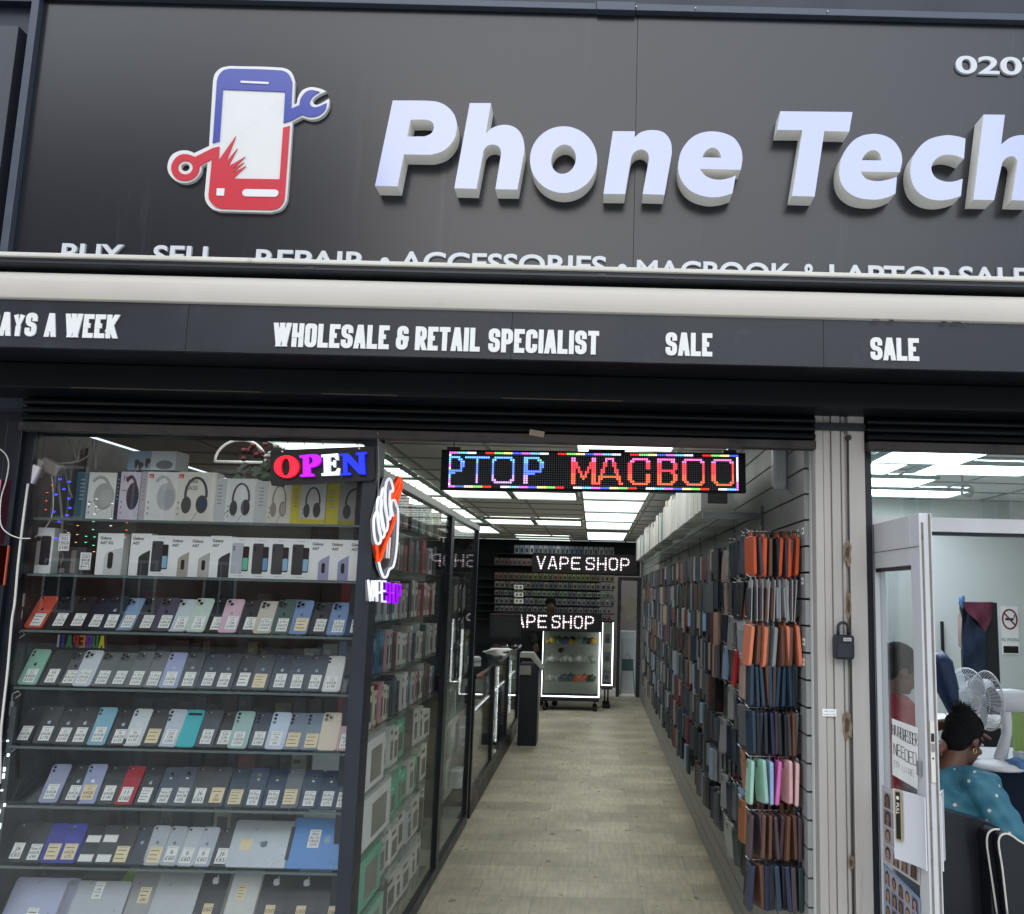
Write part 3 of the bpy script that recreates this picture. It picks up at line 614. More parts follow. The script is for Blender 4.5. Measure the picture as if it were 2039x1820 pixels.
t=thing('key_safe','small black key safe with four dials hung on the grey pillar','key safe',(lb.x,-.042,lb.z))
MB().rrect(-.036,.036,-.045,.042,.012,0,.035,0,planeY(0),bev=.004).build('body',[M(S(30,32,40),.5,noise=.15)],t)
MB().rrect(-.026,.026,-.038,.012,.006,0,.004,0,planeY(-.035),bev=.001).build('cover',[M(S(38,40,50),.5)],t)
MB().tube([(-.018,-.016,.04),(-.018,-.016,.068)]+[(-.018*math.cos(PI*k/8),-.016,.068+.018*math.sin(PI*k/8)) for k in range(9)]+[(.018,-.016,.04)],.0055,0,8).build('shackle',[M(S(36,36,42),.4)],t)
m=MB()
for k in range(4): m.rrect(-.002+k*.0075-.003,-.002+k*.0075+.003,.02,.032,.001,0,.004,0,planeY(-.036)); text_on(m,'4442'[k],-.002+k*.0075,.0225,.0065,1,planeY(-.0403),.0002,align='C')
m.build('dials',[M(S(200,200,200),.5),INK],t)
p=atY(1651.5,1419,-.037)
t=thing('white_sticker','small white printed sticker on the left flute of the pillar','sticker',(p.x,-.0365,p.z))
m=MB().box(-.025,.025,-.001,0,-.013,.013,0); text_on(m,'OPEN 7 DAYS',0,.002,.0055,1,planeY(-.0012),0,width=.04,align='C'); text_on(m,'See website for details',0,-.008,.005,1,planeY(-.0012),0,width=.044,align='C')
m.build('label',[PAPER,INK],t)
# ---------------------------------------------------------------- glass display window, left of the entrance
XL,XR=-2.17,-.885                      # window opening
XP0,XP1=-.885,-.83                     # corner post
fr=thing('display_window','glazed shop window in a black frame filled with phones on glass shelves','window',((XL+XR)/2,0,0))
def wl(mb,name,mats,par=fr,bevel=0,label=None):
    o=mb.build(name,mats,par,bevel); o.matrix_parent_inverse=Matrix.Translation(par.location).inverted()
    if label: o['label']=label
    return o
FRM=M(S(24,29,38),.38,noise=.12,metal=.2)
zh=zf(877,0,500)
wl(MB().box(XL-.06,XL,-.03,.06,-.1,zh+.05).box(XL-.02,XL+.035,-.005,.05,-.1,zh+.05),'frame',[FRM],bevel=.003)
wl(MB().box(XP0,XP1,-.012,.10,-.1,zh+.06),'post',[M(S(32,38,48),.45,noise=.08)],bevel=.004)
wl(MB().box(XL-.02,XP1,.012,.08,zh+.01,zh+.06),'head',[FRM])
wl(MB().box(XL+.035,XP0,.012,.018,-.1,zh+.02),'pane',[GLASS])
wl(MB().box(XL-.05,XL+.03,.06,3.4,0,zh+.05),'side_panel',[M(S(22,25,32),.5,noise=.15)])
# shelves: height from the photograph's shelf lines, glass plates 6 mm thick with a green edge
YF=.06                                  # front edge of what stands on the shelves
rows_y={1:1038,2:1149,3:1260,4:1373,5:1490,6:1607,7:1727,8:1846}
RZ={k:atY(390,y,YF).z for k,y in rows_y.items()}
sh=thing('shelf_unit','stack of eight glass shelves behind the shop window','shelf unit',((XL+XR)/2,.2,0))
for k,z in RZ.items():
    wl(MB().box(XL+.04,XP0-.005,.035,.36 if k>2 else .3,z-.010,z-.002),'glass_shelf',[SHELF],sh,.001)
    wl(MB().box(XL+.04,XP0-.005,.033,.0345,z-.0105,z-.0015),'shelf_edge',[M(S(96,112,112),.25)],sh)
    if k>2: wl(MB().box(XL+.06,XP0-.03,.004,(.13 if k<8 else .17),-.0045,-.0015,0,Matrix.Translation((0,YF,z))@Matrix.Rotation(math.radians(55),4,'X')),'leaning_rest',[ACR],sh)
for x in (XL+.045,XP0-.02):
    wl(MB().box(x-.006,x+.006,.33,.36,0,2.25),'upright',[M(S(60,62,66),.4,metal=.4)],sh)
# dark back board with a few openings above
bb=MB().box(XL+.04,-1.2,.62,.635,0,1.78)
tag(bb.build('display_back_panel',[M(S(62,62,64),.6,noise=.25,scale=3)]),'dark back panel closing the window display behind the shelves','back panel')
# ---- phones
A=math.radians(55)
def lean(x,y_,z): return Matrix.Translation((x,y_,z))@Matrix.Rotation(A,4,'X')
PM={}
def phone_body(w,h,col,rim):
    k=('b',w,h,col,rim)
    if k in PM: return PM[k]
    mb=MB().rrect(-w/2,w/2,0,h,.012,0,.0085,0,bev=.0016,seg=5)
    PM[k]=mb.mesh([M(S(*col),.22,noise=.03,coat=.12,spec=.4)]); return PM[k]
LENS=M(S(14,15,20),.08,coat=1); RINGC=M(S(90,92,98),.3,metal=.8); FLASH=M(S(238,234,220),.3)
def phone_cam(kind,w,h,col):
    k=('c',kind,w,h,col)
    if k in PM: return PM[k]
    mb=MB(); z=.0085; lc_=tuple(max(0,c-22) for c in col)
    def lens(x,y,r=.0062,zz=z): mb.disc((x,y),r,zz,zz+.0016,2); mb.disc((x,y),r*.78,zz+.0016,zz+.0021,1)
    L=-w/2
    if kind in('pro','duo'):
        s=.034 if kind=='pro' else .03; x0=L+.005; y1=h-.005
        mb.rrect(x0,x0+s,y1-s,y1,.009,z,z+.0014,0,bev=.0005); zz=z+.0014
        if kind=='pro': lens(x0+.0095,y1-.0095,.0066,zz); lens(x0+.0095,y1-.0245,.0066,zz); lens(x0+.0245,y1-.017,.0066,zz); mb.disc((x0+.026,y1-.0065),.0021,zz,zz+.0004,3)
        else: lens(x0+.009,y1-.009,.0062,zz); lens(x0+.021,y1-.021,.0062,zz); mb.disc((x0+.0215,y1-.008),.002,zz,zz+.0004,3)
    elif kind=='v2': lens(L+.012,h-.014,.005); lens(L+.012,h-.028,.005); mb.disc((L+.023,h-.012),.0018,z,z+.0005,3)
    elif kind=='v3': lens(L+.013,h-.014,.0058); lens(L+.013,h-.029,.0058); lens(L+.013,h-.044,.0058); mb.disc((L+.025,h-.014),.0018,z,z+.0005,3)
    elif kind=='pill': mb.rrect(L+.007,L+.018,h-.034,h-.008,.005,z,z+.0012,0); lens(L+.0125,h-.0135,.0042,z+.0012); lens(L+.0125,h-.0275,.0042,z+.0012)
    elif kind=='one': lens(L+.012,h-.012,.0045); mb.disc((L+.023,h-.012),.0018,z,z+.0005,3)
    elif kind=='bar': mb.rrect(L+.012,w/2-.008,h-.024,h-.015,.002,z,z+.0012,1)
    elif kind=='mid': mb.rrect(-.008,.008,h-.036,h-.020,.004,z,z+.001,2); lens(0,h-.028,.0052,z+.001); mb.rrect(-.004,.004,h-.048,h-.042,.001,z,z+.0006,3)
    elif kind=='win': mb.rrect(L+.01,L+.036,h-.05,h-.008,.005,z,z+.0012,1); lens(L+.018,h-.018,.0045,z+.0012); lens(L+.018,h-.034,.0045,z+.0012)
    PM[k]=mb.mesh([M(S(*lc_),.2,coat=.5),LENS,RINGC,FLASH]); return PM[k]
def apple_pts(r):   # fruit mark with a bite and a leaf
    o=[(0,.78),(.35,.88,1),(.78,.62,1),(.60,.32,1),(.62,.05,1),(.92,-.25,1),(.62,-.85,1),(.3,-1.0,1),(0,-.9,1),(-.3,-1,1),(-.65,-.85,1),(-.95,-.2,1),(-.9,.45,1),(-.5,.88,1)]
    leaf=[(.02,.92),(.06,1.3,1),(.4,1.55),(.38,1.15,1)]
    return [[(x*r,y*r) for x,y in smooth(o,4)],[(x*r,y*r) for x,y in smooth(leaf,3)]]
def emblem(col,z,cy):
    k=('e',col,z,cy)
    if k in PM: return PM[k]
    v,f=shape(apple_pts(.0062),.0004); mb=MB().add([(a,b_+cy,c+z) for a,b_,c in v],f); PM[k]=mb.mesh([M(S(*col),.2,metal=.3)]); return PM[k]
def sticker(lines,cream,w=.045,h=.061,bg=None):
    k=('s',tuple(lines),cream,w,h)
    if k in PM: return PM[k]
    mb=MB().box(-w/2,w/2,0,h,0,.0006,0)
    n=len(lines); z=.0009
    mb.box(-w*.38,w*.38,h*.9,h*.915,.0006,.0008,1)
    hs=h*.78/max(n,1)
    for i,s in enumerate(lines):
        y=h*.86-(i+1)*hs+hs*.12
        if s=='-': mb.box(-w*.4,w*.3-.006*(i%2),y+hs*.35,y+hs*.5,.0006,.0008,1)
        else:
            hh=min(hs*.74,.0165); v,f=text(s,.012 if len(s)<5 else .006)
            W=max(q[0] for q in v)*hh; ww=min(W,w*.86); text_on(mb,s,0,y,hh,1,IDM(),z,width=ww,align='C')
    PM[k]=mb.mesh([CREAM if cream else PAPER,INK]); return PM[k]
def cname(c):
    r,g,b=c; mx_,mn=max(c),min(c)
    if mx_<75: return 'black' if mx_-mn<16 else 'very dark navy'
    if mx_-mn<20: return 'white' if mn>195 else 'silver' if mn>150 else 'mid grey' if mn>90 else 'graphite'
    if r>180 and g<120 and b<110: return 'coral' if g>65 else 'red'
    if r>=g>=b: return 'cream' if mn>160 else 'brown'
    if r>b>g: return 'pink'
    if b>r>=g: return 'lavender' if mn>120 else 'violet blue'
    if g>=b>r: return 'mint green' if mn>120 else 'turquoise' if g>150 else 'dark green'
    if b>=g>r: return 'light blue' if mx_>180 and mx_-mn>45 else 'pale grey blue' if mn>135 else 'slate blue' if mx_>95 else 'navy'
    return 'pale green'
ordn=['first','second','third','fourth','fifth','sixth','seventh','eighth','ninth','tenth','eleventh','twelfth','thirteenth','fourteenth','fifteenth','sixteenth','seventeenth','eighteenth','nineteenth','twentieth']
rowname={3:'top phone shelf',4:'second phone shelf',5:'third phone shelf',6:'fourth phone shelf',7:'fifth phone shelf',8:'lowest shelf'}
seen={}
def phone(row,xb,idx,n,col,cam_,lines,cream=False,mark=None,w=.0715,h=.147,stk_x=0.,sy=.012,flash=False,kindname='phone',tilt=0,sw=.045,shh=.061):
    z=RZ[row]; p=atY(xb+w*F/(3.4+YF)/2,rows_y[row],YF+rnd.uniform(-.002,.004))
    cn=cname(col); seen[(row,cn)]=seen.get((row,cn),0)+1
    lab=f"{cn} {kindname} leaning on the {rowname[row]}, {ordn[idx]} from the left"
    t=thing('phone' if kindname=='phone' else kindname.replace(' ','_'),lab,kindname,(p.x,p.y,z),(A+rnd.uniform(-.06,.05),rnd.uniform(-.015,.015),rnd.uniform(-.045,.045)-tilt),group='phones leaning in rows on the glass shelves' if kindname=='phone' else 'tablets and laptops on the lower shelves')
    link('body',phone_body(w,h,col,None),t)
    if cam_: link('camera',phone_cam(cam_,w,h,col),t)
    if mark: link('emblem',emblem(mark,.0085,h*.56),t)
    if lines is not None: link('price_label',sticker(lines,cream,sw,shh),t,(stk_x,sy,.0086))
    return t
K=(38,40,46);KB=(34,42,58);GR=(72,75,80);GB=(84,94,112);NV=(40,54,82)
W2=(214,218,222)
AP=(196,206,220)
R3_=[(46,(222,92,72),'one',['-','-','-'],0,(60,40,40)),(92,K,'duo',['12','128GB','£200'],0,None),(127,K,'duo',['12','128GB','£230'],0,None),(162,KB,'duo',['13','128GB','£250'],0,None),(196,KB,'duo',['14','128GB','£280'],0,AP),
(226,(140,164,196),'pro',['13 Pro','256GB','£430'],0,None),(264,(64,66,72),'pro',['12 Pro','128GB','£270'],0,(30,30,34)),(300,(86,82,100),'pro',['14 Pro','128GB','£430'],0,(40,38,48)),(332,(208,218,224),'duo',['14','128','£290'],0,None),(369,(206,220,208),'duo',['14','128','£290'],0,None),
(404,K,'duo',['15','128','£400'],0,None),(433,(226,190,206),'duo',['15','128','£450'],0,(214,172,190)),(470,(58,62,70),'duo',['15','128','£390'],0,(40,42,48)),(503,(214,206,192),'pro',['15 Pro','256GB','£560'],0,None),(538,(84,106,102),'pro',['13 Pro','256GB','£420'],0,(50,64,62)),(574,(130,156,196),'pro',['-','-','-'],1,(110,130,165)),(612,(74,76,80),'pro',['13 Pro','128GB','£410'],0,(36,36,40)),(649,(134,160,200),'pro',['13 Pro','256GB','£410'],0,(110,130,165)),(685,(64,82,112),'pro',['13 Pro','256GB','£450'],0,(44,56,78))]
R4_=[(34,(150,204,180),'v2',['11','64GB','£150'],0,(24,24,26)),(78,(58,60,62),None,['XR','-','£75'],0,None),(114,(96,98,104),'pro',['11 Pro','64GB','£190'],0,(30,30,32)),(142,(208,212,218),'pro',['11 Pro','256GB','£210'],0,None),(180,(112,116,118),'pro',['11 Pro','64GB','£220'],0,None),(213,(108,114,114),'pro',['11 Pro','64GB','£220'],0,None),(247,(108,112,114),'pro',['11 Pro','64GB','£220'],0,None),(282,(110,112,118),'pro',['11 Pro','256GB','£250'],0,None),(316,(166,174,212),'v2',['11','64GB','£170'],0,(208,218,236)),
(353,(74,78,84),'duo',['11','64GB','£170'],0,(150,166,196)),(389,(72,76,86),'one',['11','64GB','£150'],0,(150,166,196)),(424,(70,73,82),'one',['11','64GB','£140'],0,(150,166,196)),(459,(70,73,82),'one',['-','-','-'],0,(150,166,196)),(495,(66,70,80),'one',['-','-','-','-'],1,(150,166,196)),(534,(64,70,84),'one',['12','64GB','£180'],0,(190,196,206)),(568,(64,70,84),'one',['13','128GB','£230'],0,(150,166,196)),(603,(66,72,86),'one',['12','64GB','£170'],0,(150,166,196)),(640,(226,224,222),'v2',['12','64GB','£190'],0,(240,240,246))]
R4_[-2]=(603,(66,72,86),'one',['12','64GB','£170'],0,(150,166,196))
R5_=[(21,K,'one',['11','64GB','£150'],0,None),(63,(52,52,55),'one',['11','64GB','£170'],0,AP),(100,(54,54,57),'one',['11','64GB','£150'],0,AP),(135,(52,52,55),'one',['11','64GB','£140'],0,AP),(171,(138,186,206),'v2',['XR','64GB','£120'],0,None),(212,(58,58,60),'one',['X','64GB','£125'],0,(205,212,220)),(243,(220,224,228),'pill',['Xs','64GB','£130'],0,(240,240,242)),(279,(66,64,66),'v2',['-','-','-'],1,None),(313,(204,210,224),'v3',['S23','128','£260'],0,None),(349,(60,190,198),'bar',None,0,None),
(387,(70,74,82),'one',['S10','128GB','£110'],0,None),(422,(64,62,62),'v3',['S20','128','£130'],0,None),(453,(164,194,190),'v3',['S23','128GB','£250'],0,None),(493,(74,80,96),'v3',['S21','128GB','£180'],0,None),(527,(206,216,236),'v3',['-','128','-','£80'],0,None),(562,(128,138,154),'v3',['-','-','-'],1,None),(597,(128,140,160),'v3',['-','-','-'],1,None),(632,(226,208,190),'pro',None,0,None),(668,(196,164,166),'win',['Note','256','£180'],0,None)]
R6_=[(76,(166,168,200),'v2',['11','64GB','£170'],0,None),(119,(58,62,66),'one',['11','64GB','£170'],0,(196,200,206)),(152,(166,170,206),'v2',['11','64GB','£160'],1,(236,238,244)),(192,(56,56,58),'v2',['11','64GB','£140'],0,None),(226,(184,40,58),'one',['11','£160'],0,None),(266,(56,56,58),'one',['-','-','-','-'],0,(200,206,212)),(302,(90,98,112),'mid',['Note 9','64GB','£65'],0,None),(336,(86,92,106),'mid',['Note 9','64GB','£85'],0,None),(372,(62,62,66),'one',['J6','£65'],0,None),(407,(54,56,66),'one',['-','J4','£60'],1,None),
(446,(60,70,86),'one',['-','-','-','-'],1,None),(483,NV,'mid',['S9 Plus','64GB','£70'],0,None),(521,NV,'mid',['S9 Plus','64GB','£70'],0,None),(556,(104,108,114),'one',['-','-','-','-'],1,None),(594,NV,'mid',['S9 Plus','64GB','£70'],0,None),(631,NV,'mid',['S9 Plus','64GB','£75'],0,None),(663,(86,96,112),'mid',['S9 Plus','64GB','£70'],0,None)]
R7_=[(6,(34,36,42),'one',['J6','£65'],0,None),(41,(26,28,34),None,['Note 8','64GB','£90'],0,None),(77,(38,40,150),None,['-','-','-'],1,None),(112,(30,36,160),'v2',['-','64GB','£70'],1,None),(149,(40,44,48),None,None,0,None),(185,(44,50,54),None,None,0,None),(217,(48,46,46),'one',['-','-','-'],1,None),(250,(54,62,76),'one',None,0,(150,176,206)),(284,(180,184,192),'one',['-','-','-'],1,(110,114,122)),(317,(184,188,196),'one',['6','£60'],0,(110,114,122)),(350,(200,204,210),'one',['6','£60'],0,None),(383,(184,190,204),'one',['6','£60'],0,(110,114,122)),(418,(58,60,64),'one',['J6','£65'],0,None)]
for row,L in ((3,R3_),(4,R4_),(5,R5_),(6,R6_),(7,R7_)):
    for i,(x,c,ck,ln,cr,mk) in enumerate(L):
        w_=.0705 if row in (3,4,5) else .0695
        if row==7 and i>=8: w_=.064
        phone(row,x,i,len(L),c,ck,ln,bool(cr),mk,w=w_,h=(.149 if row<7 else .142),stk_x=rnd.uniform(-.002,.005)+(.006 if row==3 else 0),sy=.008+rnd.uniform(0,.006),sw=.040+.006*cr,shh=.056)
for o in list(COL.objects):      # two plain white stickers on the two black phones without prices
    if o.get('label','').startswith(('black phone leaning on the fifth phone shelf, fifth','very dark navy phone leaning on the fifth phone shelf, fifth','black phone leaning on the fifth phone shelf, sixth','very dark navy phone leaning on the fifth phone shelf, sixth')):
        for y in (.008,.078): link('blank_label',sticker([],False,.05,.026),o,(0,y,.0086))
# tablets and laptops
def slab(row,xb,wpx,hgt,col,label,name,cat,lines=None,sx=0,sy=.03,mark=None,camd=True,cream=True,sw=.03,shh=.05,dy=0,rot=0.,metal=.0):
    wd=wpx*(3.4+YF)/F; p=atY(xb+wpx/2,rows_y[row],YF+dy)
    t=thing(name,label,cat,(p.x,YF+dy,RZ[row]),(A,0,0),group='tablets and laptops on the lower shelves')
    mb=MB().rrect(-wd/2,wd/2,0,hgt,.012,0,.008,0,bev=.002); mb.build('body',[M(S(*col),.3,noise=.03,metal=metal,coat=.2)],t)
    c=MB()
    if camd: c.disc((-wd/2+.014,hgt-.014),.004,.008,.0092,0); 
    if camd: c.build('camera',[LENS],t)
    if mark:
        v,f=shape(apple_pts(.013),.0004); R_=Matrix.Rotation(rot,4,'Z'); MB().add([(a+mark[1],b_+mark[2],c_+.008) for a,b_,c_ in [tuple(R_@Vector(q)) for q in v]],f).build('emblem',[M(S(*mark[0]),.2)],t)
    if lines is not None: link('price_label',sticker(lines,cream,sw,shh),t,(sx,sy,.0081))
    return t
ALS=(176,180,186)
t=slab(7,450,117,.172,ALS,'silver tablet lying on its side on the fifth phone shelf','tablet','tablet',[],-.055,.06,((90,104,124),.01,.085),False,True,.042,.042,rot=PI/2,metal=.4)
MB().box(.098,.112,.03,.15,.0005,.0086).build('side_strip',[M(S(46,48,54),.4)],t)
t=slab(7,569,122,.186,(92,148,216),'bright blue tablet beside the silver one on the fifth phone shelf','tablet','tablet',['iPad','Air 10','128GB','£210'],-.03,.075,((150,176,210),.02,.105),False,False,.042,.066)
t=slab(8,2,123,.155,(176,178,204),'lilac silver laptop at the left end of the lowest shelf','laptop','laptop',['-','-'],-.01,.0,None,False,False,.04,.05,metal=.3)
t=slab(8,108,123,.148,(178,180,186),'silver laptop with a tall white price slip on the lowest shelf','laptop','laptop',['-','GB','-','£90'],.005,.085,None,False,False,.034,.058,metal=.3)
t=slab(8,238,62,.198,(150,150,152),'mid grey tablet with a green corner behind it on the lowest shelf','tablet','tablet',['-','-','£80'],0,.07,None,True,True,.04,.055,.01,metal=.3)
t=slab(8,290,84,.197,(176,178,182),'pale silver tablet right of the mid grey one on the lowest shelf','tablet','tablet',None,0,0,None,False,metal=.3)
for i,(x,w_,c,l) in enumerate([(372,66,(40,41,45),'black tablet left of the white tablet on the lowest shelf'),(434,66,(214,214,210),'white tablet with a printed slip on the lowest shelf'),(499,62,(40,41,45),'black tablet right of the white tablet on the lowest shelf'),(560,64,(38,40,44),'second black tablet right of the white tablet on the lowest shelf'),(624,66,(38,40,46),'black tablet at the right end of the lowest shelf beside the post')]):
    slab(8,x,w_,.196,c,l,'tablet','tablet',['-','-','-','-'] if i==1 else ['£60','-'],0 if i!=1 else -.006,.09 if i==1 else .02,((222,222,224),0,.155) if i!=1 else None,i==1,True,.034 if i!=1 else .03,.055,.006)
p=atY(262,1746,.12)
t=thing('green_card','lime green card sticking up behind the grey tablet on the lowest shelf','card',(p.x,.19,p.z-.05))
v,f=shape([[(-.08,0),(.09,0),(.09,.065),(-.035,.065)]],.004); MB().add(v,f,0,planeY(0)).build('card',[M(S(150,200,50),.5)],t)
# ---- phone boxes on the second shelf
BW=M(S(248,247,247),.35,noise=.02,coat=.2); BS=M(S(196,196,198),.4)
def phone_pic(mb,x0,x1,y0,y1,kind,mp):
    if kind=='corner':
        w_=x1-x0; P=smooth([(x0+.45*w_,y0),(x1,y0),(x1,y0+.62*(y1-y0)),(x0+.62*w_,y0+.52*(y1-y0)),(x0+.47*w_,y0+.45*(y1-y0),1),(x0+.45*w_,y0+.38*(y1-y0),1)],4); v,f=shape([P],.0005); mb.add(v,f,mp,planeY(-.0002))
def phone_box(xb,wpx,hpx,kind,title,col,label,col2=(150,190,220),ybase=None):
    wd=wpx*(3.4+.09)/F*.98; hg=hpx*(3.4+.09)/F; z=RZ[2]; p=atY(xb+wpx/2,1149,.09)
    t=thing('phone_box',label,'phone box',(p.x,.09,z),(0,0,rnd.uniform(-.04,.02)),group='boxed phones on the second shelf')
    MB().box(-wd/2,wd/2,0,.05,0,hg).build('carton',[BW],t,bevel=.001)
    m=MB(); q=planeY(-.0003)
    if kind=='corner':
        phone_pic(m,-wd/2+.001,wd/2-.001,.001,hg*.98,'corner',0)
        if col[0]>80: m.rrect(wd*.12,wd*.30,hg*.17,hg*.42,wd*.085,.0006,.0012,1,q)
    elif kind=='oval':
        P=smooth([(-wd*.18,0.002),(wd*.5-.001,.002),(wd*.5-.001,hg*.66),(-wd*.05,hg*.56,1),(-wd*.17,hg*.45,1)],4); v,f=shape([P],.0004); m.add(v,f,0,q)
        m.rrect(-wd*.04,wd*.16,hg*.15,hg*.55,wd*.095,.0006,.0012,1,q)
    elif kind=='pair':
        m.rrect(-wd*.40,wd*.15,hg*.11,hg*.86,.006,0,.0006,0,q); m.rrect(wd*.13,wd*.42,hg*.17,hg*.78,.005,.0007,.0011,1,q); m.rrect(wd*.155,wd*.395,hg*.2,hg*.5,.004,.0012,.0014,2,q)
        m.box(-wd*.12,wd*.18,-.001,0,hg*.93,hg*.935,1); m.box(-wd*.2,wd*.2,-.001,0,hg*.055,hg*.06,1)
        for yy in (.76,.70): m.disc((-wd*.30,hg*yy),.0035,.0007,.0012,1,q)
    elif kind=='duo':
        m.rrect(-wd*.33,wd*.02,hg*.18,hg*.82,.006,0,.0005,0,q); m.rrect(0,wd*.42,hg*.18,hg*.82,.007,.0006,.001,1,q); m.rrect(-wd*.2,-wd*.02,hg*.7,hg*.8,.004,.0006,.001,1,q)
    m.build('printed_picture',[M(S(*col),.3),M(S(34,36,42),.25),M(S(*col2),.3)],t)
    if title:
        m=MB()
        for i,s in enumerate(title): text_on(m,s,-wd*.40,hg*.85-i*hg*.115,hg*.072,0,q,.0006,bold=.02,width=None)
        m.build('printed_title',[INK],t)
    return t
ch_=(176,166,156);dk=(40,46,50);li=(164,162,196)
phone_box(50,48,90,'duo',None,(176,164,160),'white phone box with a two phone picture at the left end of the second shelf',)
phone_box(187,52,82,'oval',['Galaxy','A07 5G'],(214,214,216),'white phone box with a dark oval on it, standing apart left of the row')
for i,(x,w_,h_,k,tt,c,l,c2) in enumerate([(253,42,83,'corner',['Galaxy','A07'],dk,'white box with a black phone corner, first of the tight row of boxes',dk),(293,41,80,'pair',None,(52,58,64),'white box with a dark phone and a blue screen, second of the tight row',(140,186,214)),
 (333,40,80,'corner',['Galaxy','A07'],ch_,'white box with a champagne phone corner, third of the tight row',dk),(373,42,80,'corner',['Galaxy','A07'],(186,180,176),'white box with a champagne phone corner, fourth of the tight row',dk),(413,42,82,'corner',['Galaxy','A07'],(54,56,62),'white box with a graphite phone corner, left of the box with a green screen',dk),
 (453,43,80,'pair',None,(190,192,200),'white box with a silver phone and a green screen',(110,196,170)),(495,40,80,'pair',None,(72,68,74),'white box with a dark phone right of the green screen box',(120,160,200)),(534,41,80,'pair',None,(64,66,70),'white box with a dark phone, second right of the green screen box',(150,190,220)),(574,42,80,'pair',None,(58,60,66),'white box with a dark phone, left of the first lilac phone box',(150,190,220)),
 (614,40,80,'corner',['Galaxy','A07'],li,'white box with a lilac phone corner, left one of two',dk),(653,40,80,'corner',['Galaxy','A07'],(158,158,194),'white box with a lilac phone corner, right one of two',dk),(692,41,80,'corner',['Galaxy','A07'],(36,50,52),'white box with a dark green phone corner at the right end of the row',dk)]):
    phone_box(x,w_,h_,k,tt,c,l,c2)
p=atY(122,1146,.16)
t=thing('grey_display_box','low grey display box printed with a large number twenty one','display box',(p.x,.16,RZ[2]))
MB().box(-.085,.085,0,.06,0,.105).build('carton',[M(S(70,70,74),.5)],t)
m=MB(); text_on(m,'21',0,.008,.088,0,planeY(-.0006),0,bold=.03,align='C'); m.build('numeral',[M(S(150,138,134),.5)],t)
for x,y,l,ln in ((122,1126,'white price tag hanging in front of the grey display box',['S21','128GB','£180']),(164,1220,'white price tag standing beside the grey display box',['S20','128GB','£150','-'])):
    p=atY(x,1146,.11); h_=.07
    t=thing('price_tag',l,'price tag',(p.x,.105 if x<150 else .12,RZ[2]+(.088 if x<150 else .018)))
    o=link('tag',sticker(ln,False,.042,.066),t,None,(PI/2,0,0))
    MB().tube([(-.012,.001,.066),(-.004,.001,.085),(.01,.001,.066)] if x<150 else [(-.012,.0,-.018),(-.012,.0,.06),(.014,.0,.06),(.014,0,-.018)],.0012,0,6).build('wire',[CHROME],t)
